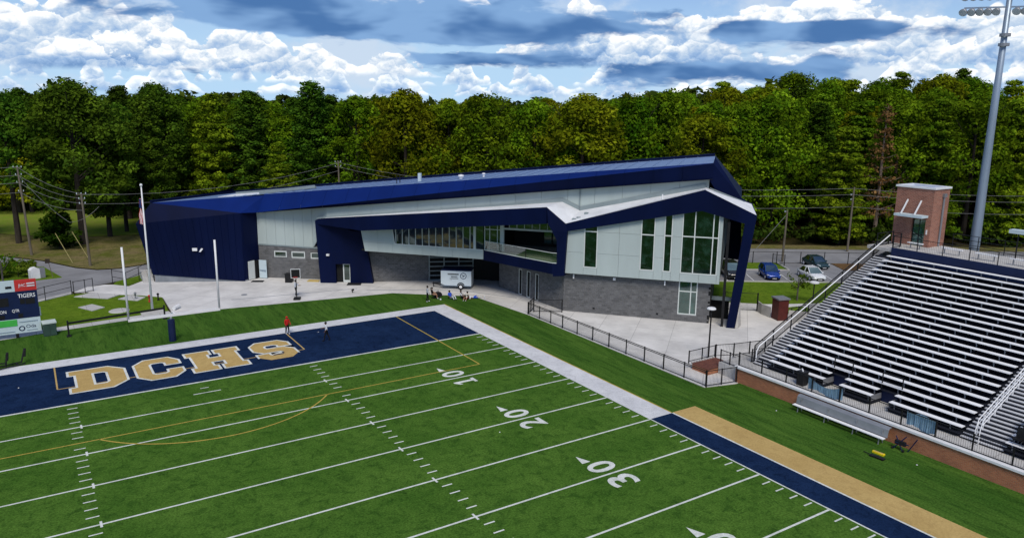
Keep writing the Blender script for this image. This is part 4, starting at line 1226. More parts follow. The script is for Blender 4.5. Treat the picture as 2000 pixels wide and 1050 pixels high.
# things under the right-hand overhang: dark column, beam and recess
q = MB(); q.box(15.75, 16.0, -.75, -.5, 0, 10.2); q.build('column', M['black'], house)
q = MB(); q.box(14.7, 16.6, 1.6, 1.9, 2.0, 2.35); q.build('rail_beam', M['flash'], house)
q = MB(); q.box(14.65, 16.4, 2.2, 2.4, 0, 1.9); q.build('bin_screen', M['darkroom'], house)
q = MB(); q.prism([(17.25, -.9, .0), (17.55, .2, .0), (17.3, .2, 2.6), (17.1, -.9, .02)], (.1, 0, 0)); q.build('leg_foot', M['concrete'], house)
# open double doors in the recess
q = MB(); q.prism([(-38.45, 1.10, .05), (-38.30, 2.05, .05), (-38.30, 2.05, 2.25), (-38.45, 1.10, 2.25)], (.1, -.02, 0)); d1_ = q.build('door', M['whiteframe'], house)
q = MB(); q.prism([(-38.20, 2.05, .05), (-38.15, 2.65, .05), (-38.15, 2.65, 2.2), (-38.20, 2.05, 2.2)], (.08, -.02, 0)); q.build('door_recess', M['darkroom'], house)
q = MB(); q.prism([(-37.9, 2.45, .05), (-36.95, 2.55, .05), (-36.95, 2.55, 2.25), (-37.9, 2.45, 2.25)], (.0, .05, 0)); d2_ = q.build('door', M['palepanel'], house)
q = MB(); q.box(-37.8, -37.0, 2.38, 2.44, 1.0, 1.06); q.build('push_bar', M['steel'], d2_)
# ================================================================ GRANDSTAND SIDE
def wb(q, name, m, parent, smooth=False):
    """build in world coordinates under an unrotated parent"""
    off = Vector(parent.location)
    q.v = [(x-off.x, y-off.y, z-off.z) for x, y, z in q.v]
    return q.build(name, m, parent, smooth)

stand = thing('grandstand', 'large aluminium grandstand with long silver bench rows on dark risers', 'grandstand', (13, -22, 0))
NR, TX, RZ = 23, .65, .312
def rx(i): return 13.18+TX*i
def rz_(i): return 1.60+RZ*i
# dark stepped deck under the benches
q = MB()
for i in range(NR):
    x0, x1 = rx(i)-.12, rx(i)+TX-.12
    for ya, yb in ((-22.0, -36.5), (-39.0, -64)):
        cutz = rz_(i)-.42
        if i < 2 and ya == -22.0:
            for a, b in ((-22.0, -26.75), (-28.05, -30.45), (-31.75, -36.5)):
                q.box(x0, x1, b, a, .9, cutz)
        else:
            q.box(x0, x1, yb, ya, max(.0, cutz-.9), cutz)
wb(q, 'stepped_deck', M['riser'], stand)
# benches: each plank a part
def seat_spans(i):
    s1 = [(-22.0, -26.75), (-28.05, -30.45), (-31.75, -36.5)] if i < 2 else [(-22.0, -36.5)]
    return s1 + [(-39.0, -64.0)]
bracket = MB()
for i in range(NR):
    for a, b in seat_spans(i):
        q = MB(); L0 = a + random.uniform(-.02, .02)
        q.box(rx(i)-.10, rx(i)+.30, b, L0, rz_(i)-.05, rz_(i)); wb(q, 'bench_seat', M['alu'], stand)
        q = MB(); q.box(rx(i)-.34, rx(i)-.13, b, a-.02, rz_(i)-.415, rz_(i)-.385); wb(q, 'foot_board', M['riser'], stand)
        y = a-.35
        while y > b:
            bracket.box(rx(i)+.02, rx(i)+.07, y-.03, y+.03, rz_(i)-.42, rz_(i)-.046)
            bracket.box(rx(i)-.055, rx(i)-.043, y-.035, y+.035, rz_(i)-.13, rz_(i)-.02)
            y -= 1.83
o = wb(bracket, 'seat_bracket', M['alugrey'], stand); o['kind'] = 'stuff'
# aisle steps, two to a row
stp = None
def step_at(x, ya, yb, z):
    q = MB(); q.box(x-.02, x+.24, yb, ya, z-.06, z); return wb(q, 'aisle_step', M['alustep'], stand)
proto1 = step_at(13.0, -20.62, -22.02, 1.10)
proto2 = step_at(13.0, -36.52, -39.0, 1.10)
for j in range(1, 46):
    linked('aisle_step', proto1, stand, (TX/2*j, 0, RZ/2*j))
    linked('aisle_step', proto2, stand, (TX/2*j, 0, RZ/2*j))
q = MB(); q.prism([(12.95, -20.62, 1.0), (28.1, -20.62, 8.25), (28.1, -20.62, 7.4), (12.95, -20.62, .2)], (0, -1.4, 0)); wb(q, 'aisle_stringer', M['riser'], stand)
q = MB(); q.prism([(12.95, -36.52, 1.0), (28.1, -36.52, 8.25), (28.1, -36.52, 7.4), (12.95, -36.52, .2)], (0, -2.46, 0)); wb(q, 'aisle_stringer', M['riser'], stand)
q = MB(); q.prism([(13.2, -20.40, 0), (13.2, -20.40, .9), (28.2, -20.40, 8.0), (32, -20.40, 8.8), (32, -20.40, 0)], (0, -.15, 0)); wb(q, 'side_wall', M['greyconc'], stand)
# wheelchair bays in the front rows
for ya, yb in ((-26.78, -28.02), (-30.48, -31.72)):
    q = MB(); q.box(14.35, 14.42, yb, ya, .95, 1.78); wb(q, 'bay_panel', M['navypaint'], stand)
    q = MB(); q.box(13.0, 14.34, yb, ya, .90, .96); wb(q, 'bay_floor', M['concrete'], stand)
    q = MB(); q.box(13.1, 14.35, ya+.005, ya+.02, 1.2, 1.6); wb(q, 'bay_end_panel', M['alugrey'], stand)
    q = MB(); q.box(13.1, 14.35, yb-.02, yb-.005, 1.2, 1.6); wb(q, 'bay_end_panel', M['alugrey'], stand)
    q = MB()
    for y in (ya+.1, yb-.1): q.bar((14.42, y, 1.1), (14.42, y, 3.0), .06)
    q.bar((14.42, ya+.1, 3.0), (14.42, yb-.1, 3.0), .05); q.bar((14.42, ya+.1, 2.4), (14.42, yb-.1, 2.4), .04); wb(q, 'bay_rail', M['black'], stand)
# navy wall behind the top row, upper deck
q = MB(); q.box(27.98, 28.1, -64, -22.0, 8.0, 9.12); wb(q, 'top_wall', M['navypaint'], stand)
q = MB(); q.box(28.1, 33.6, -64, -19.7, 8.7, 8.98); wb(q, 'upper_deck', M['concrete'], stand)
q = MB()
for y in np.arange(-22.0, -64, -2.1):
    q.bar((28.18, y, 8.9), (28.18, y, 10.1), .05)
q.bar((28.18, -22, 10.1), (28.18, -64, 10.1), .045); wb(q, 'deck_guard', M['black'], stand)
q = MB()
for y in np.arange(-22.05, -64, -.14): q.bar((28.18, y, 9.1), (28.18, y, 10.08), .008)
o = wb(q, 'guard_picket', M['black'], stand); o['kind'] = 'stuff'
q = MB()
for y in np.arange(-24.2, -64, -2.1): q.bar((33.5, y, 8.9), (33.5, y, 10.2), .05)
for z in (9.4, 9.8, 10.2): q.bar((33.5, -24.2, z), (33.5, -64, z), .04)
wb(q, 'deck_guard', M['black'], stand)
# left stair guards: black mesh with a bright handrail
sl = (8.96-1.31)/(29.82-13.18)
def stz(x): return 1.31+sl*(x-13.18)
def slope_guard(y, x0, x1, name='stair_guard', h=1.05, step=2.1):
    q = MB()
    for x in np.arange(x0, x1+.01, step): q.bar((x, y, stz(x)-.3), (x, y, stz(x)+h), .07)
    q.bar((x0, y, stz(x0)+h), (x1, y, stz(x1)+h), .06); q.bar((x0, y, stz(x0)+.1), (x1, y, stz(x1)+.1), .05)
    g_ = wb(q, name, M['black'], stand)
    p = MB()
    for x in np.arange(x0, x1, .13): p.bar((x, y, stz(x)+.1), (x, y, stz(x)+h), .018)
    for k in np.arange(.2, h, .16): p.bar((x0, y, stz(x0)+k), (x1, y, stz(x1)+k), .014)
    o = wb(p, 'mesh_wire', M['black'], stand); o['kind'] = 'stuff'
    return g_
slope_guard(-20.48, 13.2, 30.0)
q = MB(); q.tube([(13.25, -20.62, 1.0), (13.25, -20.62, stz(13.25)+.55), (13.5, -20.62, stz(13.5)+.85), (29.9, -20.62, stz(29.9)+.85)], .042, 8); wb(q, 'handrail', M['alu'], stand)
q = MB()
for a, b in (((28.2, -20.5), (30.6, -20.5)), ((30.0, -20.5), (30.0, -21.6)), ((28.3, -21.9), (29.4, -21.9))):
    for p_ in (a, b): q.bar((*p_, 8.9), (*p_, 10.15), .06)
    for z in (10.1, 9.1): q.bar((*a, z), (*b, z), .05)
wb(q, 'deck_guard', M['black'], stand)
# right aisle centre rail
q = MB()
for y in (-37.45, -37.7):
    q.tube([(12.7, y, 1.0), (12.75, y, 1.9), (12.95, y, 2.5), (28, y, 2.5+15.05*RZ/TX)], .028, 6)
    q.tube([(12.95, y, 2.2), (28, y, 2.2+15.05*RZ/TX)], .022, 6)
for j in range(0, 23):
    x = 12.95+.65*j; z = 2.5+.65*j*RZ/TX
    q.tube([(x, -37.45, z-1.15), (x, -37.45, z)], .025, 6); q.tube([(x, -37.45, z-.45), (x, -37.7, z-.45)], .022, 6)
wb(q, 'centre_handrail', M['alu'], stand)

# ---------------------------------------------------------------- brick wall, walkway, guard rail
bw = thing('brick_wall', 'long low red brick retaining wall with pale cap in front of the grandstand', 'wall', (10.9, -21, 0))
q = MB(); q.box(10.68, 10.98, -70, -20.85, -.1, 1.12); wb(q, 'brickwork', M['brick'], bw)
for i in range(22):
    q = MB(); y1 = -20.8-i*2.2; q.box(10.58, 11.06, y1-2.19, y1, 1.12, 1.26); wb(q, 'cap_stone', M['white'], bw)
q = MB()
q.box(10.98, 13.06, -64, -18.88, .0, .95)
structure('walkway', q, M['walk'])
q = MB(); q.prism([(13.08, -18.4, .95), (25, -18.4, .02), (25, -18.4, -.1), (13.08, -18.4, -.1)], (0, -1.98, 0)); structure('ramp', q, M['walk'])
def picket_fence(name, label, pts, h, z0=0.0, post=2.2, gap=.115, rails=(.08, .92), cat='fence', top_extra=None, zs=None, group=None, pw=.075, kw=.011):
    f = thing(name, label, cat, (*pts[0], z0), 0, group)
    rail = MB(); pk = MB()
    for i, (a, b) in enumerate(zip(pts[:-1], pts[1:])):
        A = Vector((*a, z0 if zs is None else zs[i])); B = Vector((*b, z0 if zs is None else zs[i+1])); Ld = (B-A).length
        n = max(1, round(Ld/post))
        for k in range(n+1 if i == len(pts)-2 else n):
            p = A.lerp(B, k/n); q = MB(); q.bar(p-Vector((0, 0, .05)), p+Vector((0, 0, h+.04)), pw); wb(q, 'post', M['black'], f)
        for r in rails: rail.bar(A+Vector((0, 0, h*r)), B+Vector((0, 0, h*r)), .045)
        if top_extra: rail.bar(A+Vector((0, 0, h*top_extra)), B+Vector((0, 0, h*top_extra)), .04)
        m_ = int(Ld/gap)
        for k in range(1, m_):
            p = A.lerp(B, k/m_); pk.bar(p+Vector((0, 0, h*rails[0])), p+Vector((0, 0, h*rails[-1])), kw)
    wb(rail, 'rail', M['black'], f)
    o = wb(pk, 'picket', M['black'], f); o['kind'] = 'stuff'
    return f
picket_fence('guard_rail', 'black picket guard rail standing on the brick wall in front of the benches', [(10.95, -20.9), (10.95, -62)], 1.05, 1.24, 2.15, .13, (.06, .98))
picket_fence('field_fence', 'long black picket fence between the turf and the concrete plaza', [(7.62, 3.2), (7.68, -2.5), (7.9, -20.46)], 1.25, 0.0, 2.2, .12, (.07, .88, .98))
# gate at the corner by the brick wall
gt = picket_fence('field_gate', 'black double gate at the end of the brick wall', [(7.9, -20.52), (10.6, -21.05)], 1.25, 0.0, 1.3, .12, (.07, .98), 'gate')
# small gates where the fence meets the building
picket_fence('plaza_gate', 'small black gate standing open beside the grey block wall', [(8.6, 3.7), (11.0, 2.1)], 1.3, 0.0, 2.4, .12, (.07, .98), 'gate')
picket_fence('end_fence', 'short black fence panel at the far end of the plaza fence', [(7.62, 3.3), (9.2, 4.6)], 1.2, 0.0, 1.0, .12, (.07, .98), 'fence')
# brick steps up to the walkway
bs_ = thing('brick_platform', 'raised red brick paved platform behind the field gate', 'platform', (11.2, -18, 0))
q = MB(); q.box(9.9, 12.6, -18.8, -17.1, -.05, .44); wb(q, 'brickwork', M['brick'], bs_)
for k in range(9):
    x0 = 9.86+k*.305
    q = MB(); q.box(x0, x0+.297, -18.85, -17.12, .44, .51+.004*(k % 2)); wb(q, 'paver_course', M['paver'], bs_)
    q = MB(); q.box(x0+.02, x0+.2, -17.11, -16.96, .40, .57); wb(q, 'edge_stone', M['concrete'], bs_)
picket_fence('stair_rail', 'black handrail behind the raised red brick platform', [(9.7, -16.9), (12.7, -16.9)], .98, .5, 1.3, .13, (.12, .98), 'railing')
picket_fence('ramp_rail', 'black guard rail along the ramp beside the grandstand stair', [(12.7, -17.0), (13.1, -18.5), (24.6, -18.5)], 1.05, 0, 1.9, .13, (.1, .98), 'railing', zs=[.5, .95, .05])
picket_fence('landing_rail', 'black guard rail between the ramp and the foot of the grandstand stair', [(13.15, -20.3), (19.0, -20.3)], 1.05, 0, 1.9, .13, (.1, .98), 'railing', zs=[.95, .47])
picket_fence('step_rail', 'short black handrail between the brick platform and the walkway', [(11.1, -18.95), (11.1, -20.8)], 1.0, .95, 1.0, .13, (.1, .98), 'railing')

# ---------------------------------------------------------------- brick tower on the upper deck
tw_ = thing('brick_tower', 'square red brick lift tower with a glazed door on the upper deck', 'tower', (31.4, -20, 8.98))
q = MB(); q.box(31.4, 33.85, -23.24, -22.78, 8.98, 14.0); q.box(31.4, 33.85, -21.56, -19.9, 8.98, 14.0); q.box(31.4, 33.85, -22.78, -21.56, 11.35, 14.0); q.box(31.8, 33.85, -22.78, -21.56, 8.98, 11.35); wb(q, 'brickwork', M['towerbrick'], tw_)
q = MB(); 
for a in ((31.3, 33.95, -23.34, -23.0), (31.3, 33.95, -20.14, -19.8), (31.3, 31.7, -23.0, -20.14), (33.55, 33.95, -23.0, -20.14)): q.box(*a, 14.0, 14.16)
cp = wb(q, 'coping', M['membrane'], tw_)
q = MB(); q.box(31.7, 33.55, -23.0, -20.14, 13.9, 14.02); wb(q, 'roof', M['roofmetal'], tw_)
q = MB(); q.box(31.62, 31.72, -22.74, -21.6, 9.0, 11.3); g0 = wb(q, 'door', M['glasslow'], tw_)
q = MB(); q.box(31.58, 31.62, -22.2, -22.15, 9.0, 11.3); q.box(31.58, 31.62, -22.74, -21.6, 9.95, 10.0); q.box(31.58, 31.62, -22.74, -22.68, 9.0, 11.3); q.box(31.58, 31.62, -21.66, -21.6, 9.0, 11.3)
off = Vector(tw_.location); q.v = [(x-off.x, y-off.y, z-off.z) for x, y, z in q.v]; q.build('door_frame', M['black'], g0)
q = MB(); q.box(30.35, 31.39, -22.95, -20.45, 11.55, 11.75); wb(q, 'canopy', M['palepanel'], tw_)
for y in (-21.0, -22.2):
    q = MB(); q.bar((30.5, y, 11.76), (31.4, y, 12.95), .10); wb(q, 'canopy_tie', M['white'], tw_)
q = MB(); q.tube([(32.9, -23.32, 9.0), (32.9, -23.32, 13.3)], .09, 8); q.box(32.7, 33.1, -23.45, -23.25, 13.3, 13.6); wb(q, 'downpipe', M['alugrey'], tw_)
q = MB(); q.box(31.34, 31.4, -23.02, -22.92, 10.1, 10.5); wb(q, 'card_reader', M['white'], tw_)
# benches on the upper deck
for i, (y0, y1) in enumerate(((-22.3, -23.6), (-25.2, -26.9), (-27.9, -29.6), (-30.5, -32.2))):
    b = thing('deck_bench', ('white bench on the upper deck in front of the tower door', 'second white bench on the upper deck from the brick tower', 'third white bench on the upper deck, by the light mast', 'fourth white bench on the upper deck, cut by the picture edge')[i], 'bench', (29.9, (y0+y1)/2, 8.98), 0, 'benches on the upper deck')
    q = MB(); q.box(29.75, 30.05, y1, y0, 9.43, 9.5); wb(q, 'seat', M['white'], b)
    for y in (y0-.25, y1+.25):
        q = MB(); q.box(29.88, 29.92, y-.04, y+.04, 8.98, 9.43); wb(q, 'leg', M['alugrey'], b)
dl = thing('deck_lamp', 'flat topped area lamp standing behind the upper deck rail', 'lamp', (33.0, -29.5, 8.56))
q = MB(); q.tube([(0, 0, 0), (0, 0, 2.5)], .06, 8); q.build('pole', M['black'], dl)
q = MB(); q.box(-.35, .35, -.6, .6, 2.45, 2.75); q.build('lamp_head', M['palepanel'], dl)

# ---------------------------------------------------------------- floodlight mast
mast = thing('floodlight_mast', 'very tall grey steel floodlight mast behind the grandstand', 'light mast', (38.2, -23.8, 0))
q = MB(); q.tube([(0, 0, 0), (0, 0, 9), (0, 0, 20), (0, 0, 36)], [.46, .42, .30, .17], 16); q.build('pole', M['steel'], mast, True)
along = Vector((.84, -.54, 0)).normalized(); along = Vector((-math.cos(yaw+.35)*-1, -math.sin(yaw+.35), 0))
for z, n in ((29.3, 5), (30.55, 5), (31.8, 5), (33.0, 5)):
    q = MB(); a = along*-3.3; b = along*3.3; q.bar(a+Vector((0, 0, z)), b+Vector((0, 0, z)), .12); arm = q.build('crossarm', M['steel'], mast)
    for k in range(n):
        for sgn in (-1, 1):
            c = along*sgn*(.75+.62*k)+Vector((-.35, -.1, z-.32))
            d_ = Vector((-.80, -.05, -.60)).normalized()
            q = MB(); q.tube([c-d_*.35, c-d_*.2, c, c+d_*.22], [.06, .16, .28, .34], 12); lp = q.build('floodlight', M['alugrey'], arm, True)
            q = MB(); q.tube([c+d_*.221, c+d_*.235], [.32, .32], 12); q.build('lens', M['lens'], arm)
for z in (26.2, 27.0):
    q = MB(); q.lathe([(.30, -.12), (.44, -.12), (.44, .12), (.30, .12)], 14, (-.1, -.1, z)); q.build('collar', M['alugrey'], mast)

# ---------------------------------------------------------------- team bench and sideline kit
tb_ = thing('team_bench', 'long aluminium team bench with a curved back beside the brick wall', 'bench', (9.8, -30.3, 0))
q = MB(); q.box(9.62, 9.92, -33.6, -26.9, .43, .48); wb(q, 'seat', M['alu'], tb_)
q = MB()
prof = [(10.02, .48), (10.06, .75), (10.10, .98), (10.22, 1.08), (10.42, 1.10)]
for (xa, za), (xb, zb) in zip(prof[:-1], prof[1:]): q.prism([(xa, -26.9, za), (xb, -26.9, zb), (xb+.02, -26.9, zb-.03), (xa+.02, -26.9, za-.03)], (0, -6.75, 0))
wb(q, 'backrest', M['alugrey'], tb_)
for y in (-27.3, -29.4, -31.5, -33.3):
    q = MB(); q.bar((9.68, y, 0), (9.75, y, .43), .05); q.bar((10.15, y, 0), (10.0, y, .9), .05); q.bar((9.68, y, .3), (10.1, y, .3), .04); wb(q, 'leg', M['alugrey'], tb_)
fb = thing('folding_cart', 'folded dark blue utility cart leaning beside the team bench', 'cart', (10.2, -34.6, 0))
for a, b in (((9.95, -34.1, 0), (10.2, -34.75, .95)), ((9.95, -34.75, 0), (10.2, -34.1, .8)), ((10.25, -34.9, 0), (10.25, -35.4, 1.0)), ((10.0, -34.2, .45), (10.1, -35.0, .5))):
    q = MB(); q.tube([a, b], .035, 6); wb(q, 'strut', M['navypaint'], fb)
for y in (-34.1, -34.8):
    q = MB(); q.tube([(9.93, y-.03, .09), (9.93, y+.03, .09)], .09, 10); wb(q, 'wheel', M['rubber'], fb)
q = MB(); q.box(10.0, 10.2, -34.8, -34.15, .35, .6); wb(q, 'bag', M['blackfab'], fb)
yb = thing('yellow_marker', 'bright yellow down marker lying on the turf', 'marker', (8.45, -34.1, 0), .05)
q = MB(); q.prism([(-.12, -.36, .0), (.12, -.36, .0), (.10, .36, .0), (-.10, .36, .0)], (0, 0, .10)); q.build('pad', M['yellow'], yb)
q = MB(); q.box(-.05, .05, -.30, .30, .10, .13); q.build('strap', M['gold'], yb)
bd = thing('black_dolly', 'flat black dolly on the turf next to the yellow marker', 'dolly', (7.85, -34.4, 0), .1)
q = MB(); q.box(-.15, .15, -.45, .45, .06, .10); q.bar((0, .45, .08), (.1, .9, .08), .04); q.build('deck', M['black'], bd)
for y in (-.35, .35):
    q = MB(); q.tube([(-.15, y, .05), (.15, y, .05)], .05, 8); q.build('wheel', M['rubber'], bd)
# things behind the guard rail
bn = thing('litter_bin', 'black square litter bin behind the guard rail on the walkway', 'bin', (12.3, -25.6, .95))
q = MB(); q.prism([(-.28, -.28, 0), (.28, -.28, 0), (.28, .28, 0), (-.28, .28, 0)], (0, 0, .95)); q.build('body', M['black'], bn)
q = MB(); q.prism([(-.32, -.32, .95), (.32, -.32, .95), (.32, .32, .95), (-.32, .32, .95)], (0, 0, .1)); q.build('lid', M['black'], bn)
q = MB(); q.tube([(-.1, -.1, 1.05), (.1, .15, 1.15)], .06, 6); q.build('rubbish', M['white'], bn)
for i, (y0, y1, lab) in enumerate(((-27.0, -29.7, 'wrinkled pale blue sheet hanging on the guard rail near the wheelchair bays'), (-34.15, -36.0, 'pale blue banner tied to the guard rail near the right-hand aisle'))):
    q = MB(); n = 24
    for k in range(n):
        u0, u1 = k/n, (k+1)/n
        w = lambda u: .05*math.sin(u*31+i)+.03*math.sin(u*77)
        zt = lambda u: 2.30-(.42*math.sin(u*PI) if i == 0 else .05*math.sin(u*9))
        zb = lambda u: 1.36+.1*math.sin(u*7)
        ya, yb2 = y0+(y1-y0)*u0, y0+(y1-y0)*u1
        q.face([(11.06+w(u0), ya, zb(u0)), (11.06+w(u1), yb2, zb(u1)), (11.03, yb2, zt(u1)), (11.03, ya, zt(u0))])
    o = q.build('cloth_banner', M['skyblue']); tag(o, lab, 'banner', 'cloths on the guard rail')
ch = thing('chair_stack', 'row of folded black chairs heaped on the front rows right of the aisle', 'chairs', (13.3, -39.6, 1.6))
for i in range(6):
    for j in range(2):
        q = MB(); y = -39.3-i*.55; x = 13.1+j*.75; z = 1.62+j*.36
        q.box(x, x+.5, y-.48, y, z+.30, z+.38); wb(q, 'seat', M['black'], ch)
        q = MB(); q.prism([(x+.45, y, z+.3), (x+.55, y, z+.95), (x+.60, y, z+.95), (x+.52, y, z+.3)], (0, -.48, 0)); wb(q, 'backrest', M['black'], ch)
        q = MB(); q.bar((x+.05, y-.05, z), (x+.45, y-.05, z+.32), .035); q.bar((x+.05, y-.43, z), (x+.45, y-.43, z+.32), .035); wb(q, 'leg', M['alugrey'], ch)
wc = thing('white_table', 'white folding table standing above the black chairs', 'table', (15.0, -39.6, 2.4))
q = MB(); q.box(14.6, 15.2, -41.0, -39.1, 2.62, 2.68); wb(q, 'top', M['white'], wc)
for y in (-39.3, -40.8):
    q = MB(); q.bar((14.7, y, 2.1), (14.7, y, 2.62), .05); q.bar((15.1, y, 2.2), (15.1, y, 2.62), .05); wb(q, 'leg', M['alugrey'], wc)
sd_ = thing('white_bucket', 'small white tub on the white folding table', 'tub', (14.9, -39.45, 2.68))
q = MB(); q.lathe([(0, 0), (.16, 0), (.19, .3), (.21, .3), (.21, .34), (0, .34)], 14); q.build('tub', M['white'], sd_)

# ---------------------------------------------------------------- plaza furniture
lp_ = thing('plaza_lamp', 'slender black plaza lamp with a white disc head', 'lamp', (12.94, -16.0, 0))
q = MB(); q.tube([(0, 0, 0), (0, 0, 3.7)], [.075, .06], 10); q.build('pole', M['black'], lp_)
q = MB(); q.tube([(0, 0, 3.65), (.20, .14, 4.3)], .03, 6); q.tube([(0, 0, 3.65), (-.20, -.14, 4.3)], .03, 6); q.build('fork', M['black'], lp_)
q = MB(); q.lathe([(0, 4.30), (.36, 4.30), (.38, 4.36), (.30, 4.45), (0, 4.48)], 20); q.build('lamp_head', M['white'], lp_)
ks = thing('gate_pillar', 'dark red panelled pillar with flat grey cap at the plaza entrance', 'pillar', (28.4, -11.0, 0), -.35)
q = MB(); q.prism([(-.55, -.60, 0), (.55, -.60, 0), (.55, .60, 0), (-.55, .60, 0)], (0, 0, 2.1)); q.build('body', M['maroon'], ks)
q = MB(); q.prism([(-.65, -.70, 2.1), (.65, -.70, 2.1), (.65, .70, 2.1), (-.65, .70, 2.1)], (0, 0, .14)); q.build('cap', M['alugrey'], ks)
for i, (pts, lab) in enumerate(((((28.9, -7.9), (28.35, -8.8), (28.0, -10.2)), 'low curved pale wall left of the dark red pillar'), (((28.6, -11.9), (29.4, -13.0), (31.0, -13.9)), 'low curved pale wall right of the dark red pillar'))):
    q = MB()
    for a, b in zip(pts[:-1], pts[1:]): q.prism([(*a, 0), (*b, 0), (*b, 1.05), (*a, 1.05)], (.18, .1, 0))
    o = q.build('garden_wall', M['concrete']); tag(o, lab, 'wall', 'curved entrance walls')
picket_fence('entrance_fence', 'black mesh fence panel beside the curved pale entrance wall', [(26.4, -5.6), (28.9, -7.8)], 1.9, 0, 2.9, .10, (.05, .98), 'fence', pw=.10)
for x0, y0, x1, y1, lab in ((28.6, -11.4, 32.5, -11.0, 'short black handrail beside the planted bed'),):
    picket_fence('path_rail', lab, [(x0, y0), (x1, y1)], .95, 0, 1.2, 9, (.5, .98), 'railing')
pdl = thing('path_lamp', 'low lamp with white disc head on the lawn beside the young tree', 'lamp', (37.0, -8.6, 0))
q = MB(); q.tube([(0, 0, 0), (0, 0, 2.2)], .06, 8); q.build('pole', M['black'], pdl)
q = MB(); q.lathe([(0, 2.2), (.5, 2.2), (.5, 2.3), (.35, 2.38), (0, 2.4)], 18); q.build('lamp_head', M['white'], pdl)
q = MB(); n = 20
q.face([(32.6+1.7*math.cos(2*PI*k/n), -9.9+1.0*math.sin(2*PI*k/n), .16) for k in range(n)])
for k in range(n):
    a, b = 2*PI*k/n, 2*PI*(k+1)/n
    q.face([(32.6+1.7*math.cos(a), -9.9+1.0*math.sin(a), 0), (32.6+1.7*math.cos(b), -9.9+1.0*math.sin(b), 0), (32.6+1.7*math.cos(b), -9.9+1.0*math.sin(b), .16), (32.6+1.7*math.cos(a), -9.9+1.0*math.sin(a), .16)])
structure('planted_bed', q, M['lawn'])
# ================================================================ TREES
def leaf_cloud(centers, radii, counts, size, up_bias, seed, flat=1.0, tones=None, out_bias=0.8):
    """leaf-sized rhombs spread through clumps; numpy so that thousands are cheap"""
    r = np.random.default_rng(seed)
    V_, T_ = [], []
    for i, (c, rad, n) in enumerate(zip(centers, radii, counts)):
        u = r.normal(size=(n, 3)); u /= np.linalg.norm(u, axis=1)[:, None]
        rr = rad*(0.35+0.65*r.random(n)**0.5)
        p = u*rr[:, None]; p[:, 2] *= flat
        nrm = u*out_bias + r.normal(size=(n, 3))*0.55 + np.array([0, 0, up_bias])
        nrm /= np.linalg.norm(nrm, axis=1)[:, None]
        a = np.cross(nrm, r.normal(size=(n, 3))); a /= np.linalg.norm(a, axis=1)[:, None]
        b = np.cross(nrm, a)
        s = size*(0.5+1.1*r.random(n)**1.5)
        w = s*(0.45+0.3*r.random(n))
        P = c + p
        quad = np.stack([P-a*s[:, None], P-b*w[:, None], P+a*s[:, None], P+b*w[:, None]], 1)
        V_.append(quad.reshape(-1, 3))
        t = (1.0 if tones is None else tones[i])*(0.8+0.4*r.random(n))
        T_.append(np.repeat(t, 4))
    V_ = np.concatenate(V_); T_ = np.concatenate(T_)
    return V_, T_

def cloud_mesh(name, V_, T_, m):
    n = len(V_)//4
    me = bpy.data.meshes.new(name)
    me.vertices.add(len(V_)); me.vertices.foreach_set('co', V_.astype(np.float32).ravel())
    me.loops.add(4*n); me.loops.foreach_set('vertex_index', np.arange(4*n, dtype=np.int32))
    me.polygons.add(n); me.polygons.foreach_set('loop_start', np.arange(0, 4*n, 4, dtype=np.int32))
    me.polygons.foreach_set('loop_total', np.full(n, 4, dtype=np.int32))
    at = me.attributes.new('tone', 'FLOAT', 'POINT'); at.data.foreach_set('value', T_.astype(np.float32))
    me.update(calc_edges=True)
    me.materials.append(m)
    return me

def trunk_mesh(H, r0, limbs, m, lean=0.0, seed=0, top=.92):
    r = random.Random(seed)
    q = MB(); pts = []; rad = []
    for k in range(7):
        f = k/6
        pts.append((lean*f*H*.1+r.uniform(-.08, .08)*f*H*.06, r.uniform(-.08, .08)*f*H*.06, H*top*f)); rad.append(r0*(1-f)**.8+.04)
    q.tube(pts, rad, 8)
    for z, ang, ln, rise in limbs:
        f = min(.99, z/(H*top)); k = int(f*6); a = Vector(pts[k]).lerp(Vector(pts[min(k+1, 6)]), f*6-k)
        d = Vector((math.cos(ang), math.sin(ang), rise))
        mid = a+d*ln*.55+Vector((0, 0, .1*ln)); q.tube([a, mid, a+d*ln+Vector((0, 0, .25*ln))], [rad[k]*.45, rad[k]*.28, .03], 5)
    me = bpy.data.meshes.new('trunk'); me.from_pydata(q.v, [], q.f); me.update(); me.materials.append(m)
    return me

def broad_tree(H, R, seed, m, base=.14, nclump=95, leaves=85, size=.34, shape='oval'):
    r = np.random.default_rng(seed)
    C, Rr, N, T = [], [], [], []
    lobes = [(r.uniform(0, 2*PI), r.uniform(.72, 1.12), r.uniform(.3, .95)) for _ in range(7)]
    for k in range(nclump):
        f = r.random()**.85
        z = base+(1-base)*f
        prof = math.sin(PI*min(1, (f*.86+.14))**.80)**.62
        an = r.uniform(0, 2*PI)
        lob = 1.0+.22*sum(math.cos(an-a)*s_*math.exp(-((z-zz)/.25)**2) for a, s_, zz in lobes)/1.6
        rad = R*prof*lob*(.55+.45*r.random()**.5)
        C.append(np.array([math.cos(an)*rad, math.sin(an)*rad, z*H-(.05*H if f > .9 else 0)])); Rr.append(R*r.uniform(.20, .36)); N.append(int(leaves*r.uniform(.7, 1.3))); T.append(r.uniform(.58, 1.5))
    V_, T_ = leaf_cloud(C, Rr, N, size, .55, seed, .75, T)
    limbs = [(H*r.uniform(base+.05, .8), r.uniform(0, 2*PI), R*r.uniform(.5, .85), r.uniform(.3, .8)) for _ in range(9)]
    return cloud_mesh('crown', V_, T_, m), trunk_mesh(H, .018*H, limbs, M['bark'], 0, seed)

